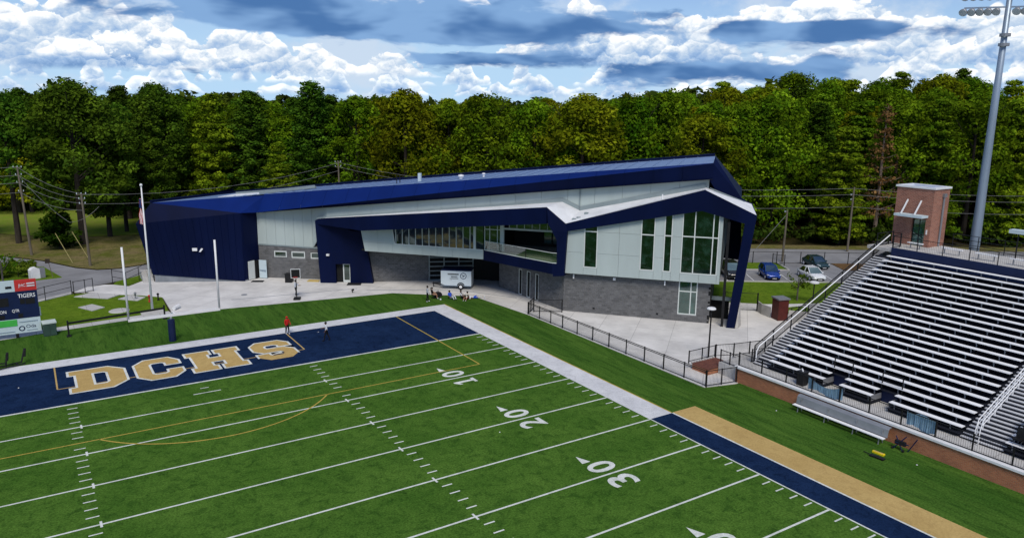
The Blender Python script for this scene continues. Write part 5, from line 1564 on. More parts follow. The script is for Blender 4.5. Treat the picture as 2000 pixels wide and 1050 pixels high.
def pine_tree(H, R, seed, m, base=.30, tiers=15, leaves=62, size=.30, taper=.75, droop=-.05, flatc=.42, per=7, bark='bark'):
    """whorled conifer: flat plates of needles on level branches"""
    r = np.random.default_rng(seed)
    C, Rr, N, T, limbs = [], [], [], [], []
    for t in range(tiers):
        f = (t+r.uniform(-.35, .35))/(tiers-1)
        f = min(max(f, 0), 1)
        z = H*(base+(1-base)*f*.985)
        reach = R*((1-f)**taper*.9+.13)*(.7+.5*r.random())
        if f < .15: reach *= .75
        k = max(3, int(per*(1-.5*f)))
        a0 = r.uniform(0, 2*PI)
        for i in range(k):
            an = a0+2*PI*i/k+r.uniform(-.35, .35)
            ln = reach*r.uniform(.6, 1.12)
            limbs.append((z, an, ln*.9, droop+.1))
            for w in (.38, .68, .98):
                if ln*w < .3: continue
                C.append(np.array([math.cos(an)*ln*w, math.sin(an)*ln*w, z+droop*ln*w+.22*ln*w*w+r.uniform(-.2, .2)])); Rr.append(max(.55, R*r.uniform(.17, .27)*(1.15-.35*w))); N.append(int(leaves*r.uniform(.6, 1.25))); T.append(r.uniform(.7, 1.35))
    C.append(np.array([0, 0, H*.985])); Rr.append(.7); N.append(leaves); T.append(1.1)
    V_, T_ = leaf_cloud(C, Rr, N, size, .9, seed, flatc, T, .6)
    return cloud_mesh('crown', V_, T_, m), trunk_mesh(H, .0155*H, limbs[::2], M[bark], 0, seed, .99)

PROTO = {}
H0 = {'broad': 22, 'olive': 21, 'pine': 26, 'layer': 22, 'dead': 20, 'tall': 24, 'cedar': 4.4, 'young': 2.9}
for i in range(3): PROTO['broad', i] = broad_tree(22, 5.4+.5*i, 20+i, M['leaf'], .10, 130, 125, .245)
for i in range(2): PROTO['olive', i] = broad_tree(21, 6.2, 40+i, M['olive'], .12, 135, 125, .245)
for i in range(3): PROTO['pine', i] = pine_tree(26, 5.4, 60+i, M['pine'], .18, 25, 78, .225, .62, -.08, .62, 7)
for i in range(2): PROTO['layer', i] = pine_tree(22, 6.2, 80+i, M['layer'], .08, 18, 92, .235, .8, -.08, .42, 8)
PROTO['dead', 0] = pine_tree(20, 3.6, 95, M['rust'], .2, 15, 13, .20, .8, .0, .6, 6, 'deadwood')
PROTO['tall', 0] = broad_tree(24, 6.0, 97, M['pine'], .26, 150, 130, .235)
PROTO['tall', 1] = broad_tree(24, 5.0, 99, M['pine'], .34, 120, 130, .235)

KINDN = {'broad': ('broadleaf_tree', 'tree'), 'olive': ('olive_tree', 'tree'), 'pine': ('pine_tree', 'tree'), 'layer': ('layered_conifer', 'tree'), 'dead': ('dead_tree', 'tree'), 'tall': ('pine_tree', 'tree')}
def put_tree(kind, i, x, y, z, sc, label, rz=None, group='trees of the wood behind the field house', sxy=None):
    crown, trunk = PROTO[kind, i]
    t = thing(KINDN[kind][0], label, 'tree', (x, y, z), random.uniform(0, 2*PI) if rz is None else rz, group)
    s2 = sxy or sc
    t.scale = (s2, s2, sc)
    for nm, me in (('crown', crown), ('trunk', trunk)):
        o = bpy.data.objects.new(nm, me); COL.objects.link(o); o.parent = t
    return t
def edge(px_t, m_): return rd(px_t, m_)

R2 = random.Random(11)
# front of the wood, left to right along the back road: (t along road, m behind road edge, kind, variant, height scale, label)
front = [
 (-126, 40, 'pine', 0, 22.6, 1.0, 'pine at the left picture edge behind the utility pole'),
 (-104, 33, 'pine', 1, 23.0, 1.0, 'dark pine between the huge pine and the flat topped pine'),
 (-94.2, 25, 'tall', 1, 24.0, .95, 'tall dark pine with a rounded top left of the field house roof'),
 (-85, 26, 'layer', 1, 22.0, .95, 'bushy green conifer above the left end of the blue roof'),
 (-79.5, 28, 'pine', 1, 22.3, 1.1, 'dark conifer behind the white roof well'),
 (-71.8, 17, 'layer', 0, 14.6, .62, 'small pale green conifer standing just above the blue roof'),
 (-69, 27, 'pine', 2, 24.0, 1.15, 'pointed green conifer standing above its neighbours left of centre'),
 (-61.5, 27, 'broad', 0, 22.4, 1.0, 'green tree between the pointed conifer and the rusty olive tree'),
 (-53, 24, 'olive', 0, 23.2, 1.1, 'olive tree turning rusty behind the middle of the roof'),
 (-46, 26, 'broad', 2, 21.6, .9, 'narrow green tree right of the rusty olive tree'),
 (-39.5, 24, 'broad', 1, 23.3, 1.05, 'fresh green tree behind the roof above the trailer'),
 (-31.5, 26, 'broad', 2, 22.0, .95, 'rounded green tree left of the broad olive tree'),
 (-24, 22, 'olive', 1, 22.9, 1.25, 'broad olive green tree, the widest in the middle of the wood'),
 (-14.8, 27, 'broad', 1, 23.4, .95, 'dark green tree right of the broad olive tree'),
 (-9, 28, 'broad', 0, 24.0, 1.0, 'tall dark green tree above the right end of the blue roof'),
 (-5.6, 18, 'olive', 0, 20.0, 1.05, 'yellowish tree beside the right end of the blue roof'),
 (1.5, 23, 'broad', 1, 22.4, 1.0, 'dark tree just right of the field house roof end'),
 (7.6, 23, 'broad', 2, 23.4, 1.05, 'dark green tree behind the car park pole'),
 (15.9, 15.5, 'layer', 0, 18.0, .95, 'layered bright conifer left of the brick tower'),
 (22.5, 17.5, 'dead', 0, 21.5, 1.0, 'dead brown tree left of the brick tower'),
 (26.5, 21, 'broad', 0, 23.2, .95, 'dark green tree behind the brick tower'),
 (32, 19, 'layer', 1, 22.2, .95, 'conifer between the brick tower and the floodlight mast'),
 (37.5, 19, 'broad', 1, 23.4, 1.0, 'leafy tree behind the floodlight mast'),
 (43.5, 18, 'layer', 0, 22.6, 1.0, 'layered tree right of the floodlight mast'),
 (50, 21, 'broad', 2, 23.4, 1.0, 'leafy tree at the right edge of the photo'),
]
for t, m_, kind, i, hh, wf, lab in front:
    x, y = rd(t, m_)
    sc = hh/H0[kind]
    put_tree(kind, i, x, y, hill_z(t, m_)-.1, sc, lab, sxy=wf)
# the rows behind them
lab_of = {'broad': 'green broadleaf tree among the crowns of the wood', 'olive': 'olive tinted tree among the crowns of the wood', 'pine': 'dark pine among the crowns of the wood', 'layer': 'bright conifer among the crowns of the wood', 'tall': 'tall dark pine among the crowns of the wood'}
def hbase(t): return 1.0 if t < 0 else 1.0
for row, (m0, dt, s0) in enumerate(((32, 7.2, .96), (41, 7.6, .98), (51, 8.2, 1.0), (64, 9.0, 1.0), (80, 10.5, 1.02))):
    t = -150+row*3.1
    while t < 78:
        kind = R2.choices(['broad', 'olive', 'pine', 'layer'], [5, 1.5, 3.5 if t < -45 else 1, 1.6])[0]
        i = R2.randrange({'broad': 3, 'olive': 2, 'pine': 3, 'layer': 2}[kind])
        mm = m0+R2.uniform(-3, 3)+(10 if t < -97 else 0); tt = t+R2.uniform(-1.8, 1.8)
        x, y = rd(tt, mm)
        sc = (22.0/H0[kind])*s0*R2.uniform(.88, 1.04)*(1.0+.07*max(0, min(1, (tt+5)/40)))
        put_tree(kind, i, x, y, hill_z(tt, mm)-.1, sc, lab_of[kind], sxy=R2.uniform(.92, 1.15))
        t += dt*R2.uniform(.85, 1.15)
# far wood out to the skyline: one mass of crowns
C, Rr, N, T = [], [], [], []
for k in range(420):
    t = R2.uniform(-330, 330); m_ = R2.uniform(95, 320)
    x, y = rd(t, m_); z = hill_z(t, min(m_, 90))*.6
    top = R2.uniform(18, 23)+(.5 if t > 0 else 0)
    for j in range(5):
        C.append(np.array([x+R2.uniform(-4, 4), y+R2.uniform(-4, 4), z+top-R2.uniform(0, 5)])); Rr.append(R2.uniform(2.0, 3.4)); N.append(26); T.append(R2.uniform(.7, 1.25))
V_, T_ = leaf_cloud(C, Rr, N, 1.05, .7, 5, .6, T)
o = bpy.data.objects.new('far_wood', cloud_mesh('far_wood', V_, T_, M['farleaf'])); COL.objects.link(o)
tag(o, 'distant wood closing the skyline as one dark green mass', 'wood', kind='stuff')
# dark undergrowth at the foot of the wood
C, Rr, N, T = [], [], [], []
for k in range(620):
    t = R2.uniform(-92, 72); m_ = R2.uniform(14.5, 22)
    if k % 4 == 0: t = R2.uniform(-150, -96); m_ = R2.uniform(40, 46)
    x, y = rd(t, m_)
    C.append(np.array([x, y, R2.uniform(.3, 2.6)])); Rr.append(R2.uniform(.7, 1.5)); N.append(42); T.append(R2.uniform(.5, .95))
V_, T_ = leaf_cloud(C, Rr, N, .34, .6, 9, .7, T)
o = bpy.data.objects.new('undergrowth', cloud_mesh('undergrowth', V_, T_, M['farleaf'])); COL.objects.link(o)
tag(o, 'dark undergrowth along the foot of the wood', 'undergrowth', kind='stuff')
# pines with bare trunks around the meadow on the left
for x, y, kind, i, sc, sxy, lab in ((-35.6, 74, 'tall', 1, .92, 1.0, 'pine with a bare dark trunk beside the left utility pole'), (-27.6, 68.5, 'tall', 0, 1.0, 1.12, 'huge dark rounded pine rising above the wood at far left'), (-23.6, 74, 'pine', 1, .80, .85, 'pine with bare trunk just right of the second utility pole'),
                               (-20.8, 78, 'tall', 1, .86, .75, 'thin pine at the meadow edge left of the flagpole'), (-16.8, 75, 'pine', 2, .82, .85, 'pine whose trunk stands left of the blue facade'), (-44, 80, 'pine', 0, .85, 1.0, 'pine beyond the left picture edge')):
    put_tree(kind, i, x, y, -.1, sc, lab, group='pines along the meadow', sxy=sxy)
# low dark cedar between them
C, Rr, N, T = [], [], [], []
for k in range(46):
    a = R2.uniform(0, 2*PI); rr = R2.uniform(.2, 2.6); z = R2.uniform(.4, 4.4)
    C.append(np.array([math.cos(a)*rr*(1.05-z/7), math.sin(a)*rr*(1.05-z/7), z])); Rr.append(R2.uniform(.5, .95)); N.append(60); T.append(R2.uniform(.5, .9))
V_, T_ = leaf_cloud(C, Rr, N, .22, .6, 12, .7, T)
PROTO['cedar', 0] = (cloud_mesh('crown', V_, T_, M['pine']), trunk_mesh(4.2, .16, [(1.2, .4, 1.6, .3), (1.8, 3.2, 1.5, .3)], M['bark'], 0, 3))
KINDN['cedar'] = ('cedar', 'tree')
put_tree('cedar', 0, -30.6, 66, -.1, 1.15, 'low dark bushy cedar between the two left utility poles', 0.0, 'pines along the meadow', 1.25)
put_tree('cedar', 0, -17.5, 58, -.1, .62, 'dark shrub on the bank beside the blue facade', 1.0, 'pines along the meadow', 1.3)
# young tree on the lawn by the car park
C, Rr, N, T = [], [], [], []
for k in range(22):
    a = R2.uniform(0, 2*PI); rr = R2.uniform(.2, 1.3); z = R2.uniform(1.3, 2.9)
    C.append(np.array([math.cos(a)*rr, math.sin(a)*rr, z])); Rr.append(R2.uniform(.2, .4)); N.append(16); T.append(R2.uniform(.6, 1.0))
V_, T_ = leaf_cloud(C, Rr, N, .11, .4, 31, .8, T)
PROTO['young', 0] = (cloud_mesh('crown', V_, T_, M['leaf']), trunk_mesh(2.7, .06, [(1.0, .5, 1.1, .7), (1.2, 2.5, 1.2, .7), (1.4, 4.2, 1.0, .8), (1.7, 5.6, .8, .9)], M['greybark'], 0, 4))
KINDN['young'] = ('young_tree', 'tree')
put_tree('young', 0, 36.6, -6.9, -.08, 1.0, 'thin young tree on the lawn in front of the white car', 0.0, 'young trees')
put_tree('young', 0, 24.6, -3.6, -.1, .8, 'small shrub in the lawn behind the navy leg of the frame', 2.0, 'young trees')
put_tree('young', 0, -37.2, 43.0, -.1, 1.25, 'small dark ragged tree in front of the hedge', 1.2, 'young trees')
# clipped hedge on the traffic island
hd = thing('hedge', 'clipped bright green hedge on the traffic island', 'hedge', (-37.5, 49, 0))
C, Rr, N, T = [], [], [], []
for k in range(240):
    u = R2.uniform(-9, 3.4); v = R2.uniform(-2.3, 2.3); z = R2.uniform(.5, 1.15)
    if k % 3 == 0: z = R2.uniform(1.0, 1.3)
    C.append(np.array([u, v, z+.12*math.sin(u*1.7)+.08*math.sin(v*3+u)])); Rr.append(R2.uniform(.35, .55)); N.append(60); T.append(R2.uniform(.75, 1.25))
V_, T_ = leaf_cloud(C, Rr, N, .13, .8, 15, .7, T)
o = bpy.data.objects.new('foliage', cloud_mesh('foliage', V_, T_, M['hedge'])); COL.objects.link(o); o.parent = hd
q = MB()
for k in range(14): q.tube([(-8.5+k*.85, (k % 3-1)*1.2, 0), (-8.5+k*.85+.1, (k % 3-1)*1.2, .8)], [.05, .03], 5)
o = q.build('stem', M['bark'], hd); o['kind'] = 'stuff'
# ================================================================ SMALL THINGS
# goal post
gp = thing('goal_post', 'white football goal post with navy pad at the foot', 'goal post', (-24.4, 11.9, 0))
q = MB(); q.lathe([(0, 0), (.30, 0), (.30, 1.95), (.0, 1.95)], 14); q.build('pad', M['navypaint'], gp)
q = MB(); q.tube([(0, 0, 1.9), (0, -.1, 2.2), (0, -.8, 2.75), (0, -1.7, 3.0), (0, -2.756, 3.05)], .085, 10); q.build('gooseneck', M['white'], gp, True)
q = MB(); q.bar((-3.6, -2.756, 3.05), (3.6, -2.756, 3.05), .20); q.build('crossbar', M['white'], gp)
for s in (-1, 1):
    q = MB(); q.tube([(s*3.556, -2.756, 3.05), (s*3.556, -2.756, 9.15)], .085, 10); q.build('upright', M['white'], gp, True)
# flagpole with drooping striped flag
fp = thing('flagpole', 'tall white flagpole with a drooping striped flag', 'flagpole', (-24.47, 23.37, 0))
q = MB(); q.tube([(0, 0, 0), (0, 0, 12.5)], [.12, .06], 12); q.build('pole', M['white'], fp, True)
q = MB(); q.lathe([(0, 12.5), (.10, 12.55), (.14, 12.66), (.10, 12.77), (0, 12.8)], 12); q.build('finial', M['white'], fp, True)
fl_ = None
M['flagblue'] = mat('flag_blue', (0.02, 0.03, 0.12), .9)
for k in range(7):
    q = MB()
    for j in range(10):
        z = lambda u: 11.3-2.5*u
        w = lambda u, e: (-.10-.42*e*(.35+.5*u)+.05*math.sin(u*12+e*3), .03*math.sin(u*16+e*5), z(u)+.1*e)
        u0, u1 = j/10, (j+1)/10; e0, e1 = k/7, (k+1)/7
        q.face([w(u0, e0), w(u0, e1), w(u1, e1), w(u1, e0)])
    if fl_ is None: fl_ = q.build('flag', M['red'], fp)
    else: q.build('stripe', M['white'] if k % 2 else M['red'], fl_)
q = MB(); q.prism([(-.12, -.03, 11.3), (-.30, -.05, 11.35), (-.34, -.05, 10.5), (-.12, -.03, 10.4)], (0, -.02, 0)); q.build('canton', M['flagblue'], fl_)
# scoreboard
sb = thing('scoreboard', 'navy football scoreboard with sponsor panels at the left edge', 'scoreboard', (-37.9, 19.6, 0))
X1, X0 = 3.85, -3.85
def sp(x0, x1, z0, z1, m, name, d=.0, par=None):
    q = MB(); q.box(x0, x1, -.02-d, .25 if d == 0 else -.002-d*.5, z0, z1); return q.build(name, m, par or sb)
board = sp(X0, X1, 1.75, 4.2, M['navypaint'], 'board')
sp(X0, X1, .42, 1.74, M['palepanel'], 'sponsor_panel')
sp(X1-1.62, X1, 4.21, 5.18, M['red'], 'sponsor_panel')
sp(X0, X1-1.63, 4.21, 5.18, M['palepanel'], 'sponsor_panel')
sp(X1-4.2, X1-1.75, 1.12, 1.70, M['green'], 'sponsor_panel', .03)
for x in (-2.4, 2.0):
    q = MB(); q.box(x-.12, x+.12, .0, .2, -.2, .45); q.build('post', M['black'], sb)
MS = lambda x, z, dy=-.035: Matrix(((1, 0, 0, x), (0, 0, -1, dy), (0, 1, 0, z), (0, 0, 0, 1)))
text_part('lettering', 'TIGERS', MS(X1-.82, 3.78), 1.30, .36, M['white'], board, .01)
text_part('lettering', 'QTR', MS(X1-1.75, 2.47), .55, .30, M['white'], board, .01)
text_part('lettering', 'BALL ON', MS(X1-3.1, 2.47), 1.3, .28, M['white'], board, .01)
for x0, x1, z0, z1 in ((X1-1.35, X1-1.0, 3.05, 3.5), (X1-.95, X1-.25, 3.0, 3.5), (X1-1.6, X1-1.25, 1.85, 2.2), (X1-3.2, X1-2.6, 1.85, 2.2)):
    sp(x0, x1, z0, z1, M['black'], 'digit_window', .02, board)
sp(X1-2.9, X1-2.2, 2.95, 3.7, M['black'], 'digit_window', .02, board)
text_part('lettering', 'JHC', MS(X1-1.08, 4.68), .55, .34, M['clwhite'], sb, .01)
for z in (4.84, 4.62): sp(X1-.72, X1-.12, z-.055, z+.055, M['clwhite'], 'illegible_line', .03)
sp(X1-2.3, X1-1.85, 4.52, 4.72, M['black'], 'illegible_line', .03)
q = MB(); n = 20
for k in range(n):
    a, b = 2*PI*k/n, 2*PI*(k+1)/n; f = lambda r, t: (X1-1.45+r*math.cos(t), -.03, .83+r*math.sin(t))
    q.face([f(.15, a), f(.24, a), f(.24, b), f(.15, b)])
q.build('ring_emblem', M['navypaint'], sb)
text_part('lettering', 'Oda', MS(X1-.75, .98), .75, .30, M['navypaint'], sb, .0)
sp(X1-1.6, X1-.2, 1.40, 1.46, M['steel'], 'illegible_line', .03)
sp(X1-1.1, X1-.3, .62, .66, M['steel'], 'illegible_line', .03)
sp(X1-3.6, X1-2.0, .60, .66, M['steel'], 'illegible_line', .03)
q = MB(); q.box(X1-.1, X1+.1, .05, .12, 1.8, 2.6); q.build('junction_box', M['steel'], sb)
cb_ = thing('utility_cabinet', 'dark green utility cabinet with pale lid next to the scoreboard', 'cabinet', (-33.45, 19.3, 0), .1)
q = MB(); q.box(-.5, .5, -.4, .4, 0, 1.12); q.build('body', M['darkgreen'], cb_)
q = MB(); q.prism([(-.55, -.45, 1.12), (.55, -.45, 1.12), (.55, .45, 1.2), (-.55, .45, 1.2)], (0, 0, .10)); q.build('lid', M['palegreen'], cb_)
q = MB(); q.box(-.46, -.02, -.43, -.40, .08, 1.0); q.box(.02, .46, -.43, -.40, .08, 1.0); q.build('door', M['darkgreen'], cb_)
br = thing('netting_rail', 'long low black padded rail in front of the lawn', 'rail', (-32.05, 17.9, 0))
q = MB(); q.bar((0, 0, 1.2), (8.2, 1.9, 1.05), .14, .16); q.build('bar', M['black'], br)
for p, h in (((0, 0), 1.45), ((8.2, 1.9), 1.35)):
    q = MB(); q.bar((*p, 0), (*p, h), .14); q.box(p[0]-.18, p[0]+.18, p[1]-.25, p[1]+.25, 0, .08); q.build('post', M['black'], br)
# blocking sled
sl_ = thing('blocking_sled', 'black tubular blocking sled lying on the turf at the left edge', 'training sled', (-36.4, 11.0, 0), .3)
for a, b, r_ in (((-1.2, -.3, .1), (1.0, -.1, .1), .05), ((-1.2, .4, .1), (.9, .5, .1), .05), ((-.9, -.3, .1), (-.9, .4, .1), .05), ((.5, -.1, .1), (.5, .5, .1), .05), ((.8, .2, .1), (1.15, .3, 1.15), .06), ((-.3, .1, .1), (-.15, .1, 1.1), .06), ((-.9, .0, .5), (-.2, .1, .35), .05)):
    q = MB(); q.tube([a, b], r_, 8); q.build('tube', M['black'], sl_)
for p in ((1.12, .3, .85), (-.16, .1, .85)):
    q = MB(); q.tube([(p[0]-.02, p[1], p[2]-.3), (p[0]+.08, p[1], p[2]+.35)], [.10, .09], 8); q.build('pad', M['blackfab'], sl_)

# utility poles and cables
def utility_pole(x, y, h, lab, lean=0.0, arms=(), rz=0.0):
    p = thing('utility_pole', lab, 'utility pole', (x, y, -.1), rz)
    q = MB(); q.tube([(0, 0, 0), (lean, 0, h)], [.17, .11], 8); q.build('pole', M['wood'], p)
    for z, w in arms:
        q = MB(); q.bar((lean*z/h-w, .16, z), (lean*z/h+w, .16, z), .10); a = q.build('crossarm', M['wood'], p)
        for u in (-.9, 0, .9):
            q = MB(); q.lathe([(0, 0), (.05, 0), (.06, .1), (.03, .18), (0, .2)], 8, (lean*z/h+w*u, .16, z+.05)); q.build('insulator', M['palepanel'], a)
    return p
utility_pole(-34.2, 62.6, 12.0, 'weathered utility pole at far left with crossarms', -.4, ((11.9, .5), (10.9, .35), (9.9, .35), (8.7, .3)))
utility_pole(-28.0, 50.9, 9.3, 'second weathered utility pole left of the blue facade', -.15, ((9.2, .55), (8.6, .35), (8.0, .35)))
utility_pole(53.1, 8.0, 7.2, 'utility pole at the car park with guy wire and lamp', .15, ((6.9, .3),))
utility_pole(68.2, 8.2, 9.6, 'grey utility pole in front of the dark wood left of the brick tower', .1, ((8.4, .4), (7.7, .3)))
utility_pole(8.2, 58.5, 11.8, 'utility pole whose top shows above the blue roof', 0, ((11.6, .5), (10.9, .5)))
def cable(pts, lab, sag=.6, r_=.020, grp='overhead power cables'):
    q = MB(); P = []
    for a, b in zip(pts[:-1], pts[1:]):
        A, B = Vector(a), Vector(b)
        for k in range(9):
            u = k/8; p = A.lerp(B, u); p.z -= 4*sag*u*(1-u); P.append(p)
    q.tube(P, r_, 4); o = q.build('power_cable', M['cable']); tag(o, lab, 'cable', grp)
for k, (z0, z1, lab) in enumerate(((12.0, 9.3, 'topmost cable between the two left utility poles'), (10.9, 8.7, 'second cable from the top between the two left utility poles'), (9.9, 8.1, 'third cable from the top between the two left utility poles'), (8.6, 7.2, 'lowest cable between the two left utility poles'))):
    cable([(-62, 66, z0+.6), (-34.6, 62.6, z0-.1), (-28.1, 50.9, z1-.1)], lab)
for z0, lab in ((9.2, 'topmost cable running from the second pole behind the field house'), (8.0, 'lower cable running from the second pole behind the field house')):
    cable([(-28.1, 50.9, z0-.1), (8.2, 58.5, z0+2.2)], lab, 1.4)
for z0, lab in ((11.5, 'upper cable above the blue roof'), (10.8, 'lower cable above the blue roof')):
    cable([(8.2, 58.5, z0), (26, 30, z0-1.4)], lab, 1.0)
for z0, lab in ((9.3, 'topmost cable crossing in front of the dark wood'), (8.4, 'middle cable crossing in front of the dark wood'), (6.6, 'lowest cable crossing in front of the dark wood')):
    cable([(26, 34, z0+1), (68.3, 8.3, z0), (104, -16, z0)], lab, .8)
cable([(53.2, 8.0, 6.5), (48.6, 10.6, 0)], 'guy wire slanting down from the car park utility pole', .0, .03, None)
cable([(-34.6, 62.6, 10.8), (-29.4, 60.3, 4.4), (-25.6, 61.5, 6.2)], 'slack service cable hanging from the left utility pole', .5)
for i, x in enumerate((-31.2, -29.2)):
    q = MB(); q.tube([(x, 60.5+i*.4, 3.0), (x+1.4, 53.6+i*.6, 0)], .045, 6); o = q.build('guy_sleeve', M['sleeve']); tag(o, ('left', 'right')[i]+' yellow guy wire sleeve slanting into the grass bank', 'guy wire', 'yellow guy sleeves')
mbx = thing('white_box', 'white utility box with rounded top in front of the hedge', 'utility box', (-34.1, 45.9, 0), .3)
q = MB(); q.prism([(-.55, -.4, 0), (.45, -.4, 0), (.45, -.4, 1.1), (.1, -.4, 1.35), (-.3, -.4, 1.3), (-.55, -.4, 1.05)], (0, .8, 0)); q.build('shell', M['white'], mbx)
q = MB(); q.box(.46, 1.0, -.38, .38, 0, 1.15); q.build('side_cabinet', M['alugrey'], mbx)
sg = thing('sign_post', 'small dark road sign on a leaning post at the junction', 'sign', (-32.3, 45.5, 0))
q = MB(); q.tube([(0, 0, 0), (-.35, 0, 2.2)], .04, 6); q.build('post', M['wood'], sg)
q = MB(); q.prism([(-.65, -.03, 1.75), (-.15, -.03, 1.75), (-.12, -.03, 2.25), (-.62, -.03, 2.3)], (0, -.03, 0)); q.build('sign_plate', M['bark'], sg)
# left railings, gate and steps
picket_fence('lawn_fence', 'black rail fence along the kerb behind the scoreboard', [(-37.4, 29.2), (-33.4, 33.4), (-30.9, 35.2)], 1.5, 0, 2.6, 9, (.52, .98), 'fence')
picket_fence('lawn_gate', 'black swing gate standing open onto the large concrete pad', [(-30.7, 34.8), (-29.6, 35.2), (-28.8, 35.6)], 1.45, 0, 1.1, 9, (.06, .98), 'gate')
picket_fence('kerb_fence', 'black rail fence rising beside the steps at the corner of the blue facade', [(-26.6, 38.6), (-25.4, 36.3), (-23.8, 38.7), (-22.2, 41.8)], 1.6, 0, 2.6, 9, (.5, .98), 'fence')
stp_ = thing('concrete_steps', 'short flight of concrete steps at the left corner of the blue facade', 'steps', (-22.9, 38.8, 0))
for k in range(6):
    q = MB(); y0 = 37.2+k*.42; q.box(-23.5, -22.4, y0, 40.2, .16*k, .16*(k+1)-.01); wb(q, 'step', M['walk'], stp_)
picket_fence('steps_rail', 'black handrail on the concrete steps beside the blue facade', [(-22.35, 37.2), (-22.3, 40.2)], .95, 0, 1.0, 9, (.98,), 'railing', zs=[.1, 1.05])
for i, (x, y, m, lab) in enumerate(((-24.2, 27.4, 'red', 'small red hydrant behind the flagpole'), (-23.3, 27.8, 'black', 'small black bollard light right of the red hydrant'), (-25.3, 29.4, 'alugrey', 'small grey standpipe left of the red hydrant'))):
    o = thing('ground_fixture', lab, 'fixture', (x, y, 0))
    q = MB(); q.lathe([(0, 0), (.12, 0), (.12, .08), (.07, .1), (.07, .55), (.13, .58), (.13, .70), (0, .8)], 10); q.build('body', M[m], o)
    q = MB(); q.lathe([(.08, .45), (.1, .45), (.1, .5), (.08, .5)], 10); q.build('collar', M['black'], o)
q = MB(); q.tube([(-22.6, 22.6, .2), (-22.0, 23.3, .25)], .2, 10); o = q.build('rolled_mat', M['white']); tag(o, 'white rolled mat at the corner of the lawn by the goal post', 'roll')
# car park fence
picket_fence('roadside_fence', 'dark wire fence on thin posts between car park and back road', [rd(-12, -.3), rd(1, -.35), rd(40, -.35)], 1.6, -.05, 3.2, 30, (.98,), 'fence')
picket_fence('bin_gate', 'dark slatted gate leaning beside the car park utility pole', [rd(.2, -1.1), rd(1.5, -2.0)], 1.5, -.05, 1.6, .14, (.1, .95), 'gate')

# ---------------------------------------------------------------- cars, front towards +x in their own space
def car(lab, m, loc, rz, L_=4.4, W=1.8, H=1.46, suv=False):
    c = thing('parked_car', lab, 'car', (*loc, -.07), rz, 'cars in the car park behind the field house')
    hl = L_/2; hood = H*(.62 if not suv else .60); tr_ = H*.64
    # lofted body: cross-sections along the length (x, half width, bottom, shoulder)
    secs = [(-hl, W*.40, .42, tr_*.80), (-hl+.12, W*.46, .30, tr_*.98), (-hl+.7, W*.5, .24, tr_), (0, W*.5, .22, hood*1.02), (hl-1.25, W*.5, .22, hood), (hl-.35, W*.485, .24, hood*.84), (hl-.05, W*.43, .30, hood*.70), (hl, W*.36, .38, hood*.55)]
    q = MB(); ring = 8
    for x, w, zb, zt in secs:
        zm = (zb+zt)/2
        q.v += [(x, -w*.92, zb), (x, -w, zm), (x, -w*.95, zt-.08), (x, -w*.72, zt), (x, w*.72, zt), (x, w*.95, zt-.08), (x, w, zm), (x, w*.92, zb)]
    for i in range(len(secs)-1):
        for k in range(ring):
            a = i*ring+k; b = i*ring+(k+1) % ring
            q.f.append((a, b, b+ring, a+ring)); q.c.append(None)
    q.f.append(tuple(range(ring-1, -1, -1))); q.c.append(None)
    e = (len(secs)-1)*ring; q.f.append(tuple(range(e, e+ring))); q.c.append(None)
    body = q.build('body', m, c, True)
    # cabin with separate glass
    xr0, xr1, xf0, xf1 = (-hl+.15, -hl+.45, hl-1.05, hl-1.95) if suv else (-hl+.55, -hl+1.25, hl-1.05, hl-1.95)
    zb = hood*.97; w0, w1 = W*.46, W*.36
    q = MB()
    P = lambda x, w, z: [(x, -w, z), (x, w, z)]
    q.prism([(xr1, -w1, H-.04), (xf1, -w1, H-.04), (xf1, w1, H-.04), (xr1, w1, H-.04)], (0, 0, .05)); q.build('cabin_roof', m, c)
    def quad(name, pts, mm): g_ = MB(); g_.face(pts); return g_.build(name, mm, c)
    quad('windscreen', [(xf0, -w0*.97, zb), (xf0, w0*.97, zb), (xf1, w1, H-.02), (xf1, -w1, H-.02)], M['carglass'])
    quad('rear_window', [(xr0, w0*.97, zb), (xr0, -w0*.97, zb), (xr1, -w1, H-.02), (xr1, w1, H-.02)], M['carglass'])
    for s in (-1, 1):
        quad('side_window', [(xr0, s*w0, zb), (xf0, s*w0, zb), (xf1, s*w1, H-.02), (xr1, s*w1, H-.02)][::s], M['carglass'])
        for pa, pb in (((xr0, s*w0, zb), (xr1, s*w1, H)), ((xf0, s*w0, zb), (xf1, s*w1, H)), ((-.15, s*w0*1.005, zb), (-.15, s*w1*1.01, H))):
            q = MB(); q.bar(pa, pb, .08); q.build('pillar', m, c)
        q = MB(); q.box(xf0-.45, xf0-.25, s*W*.5-(.0 if s > 0 else .18), s*W*.5+(.18 if s > 0 else .0), zb-.05, zb+.12); q.build('mirror', m, c)
        q = MB(); q.prism([(hl-.30, s*W*.30, hood*.62), (hl-.10, s*W*.30, hood*.58), (hl-.22, s*W*.455, hood*.60), (hl-.45, s*W*.48, hood*.66)], (.06, 0, .12)); q.build('headlight', M['lens'], c)
        for x in (-hl+.82, hl-.85):
            q = MB(); q.tube([(x, s*(W/2-.20), .32), (x, s*(W/2+.01), .32)], .33, 16); w = q.build('wheel', M['rubber'], c)
            q = MB(); q.tube([(x, s*(W/2), .32), (x, s*(W/2+.02), .32)], .20, 12); q.build('rim', M['alu'], w)
    q = MB(); q.box(hl-.16, hl+.012, -W*.24, W*.24, hood*.36, hood*.50); q.build('grille', M['black'], c)
    q = MB(); q.box(hl-.02, hl+.03, -.26, .26, hood*.28, hood*.35); q.build('number_plate', M['white'], c)
    return c
face = math.atan2(-N_.y, -N_.x)
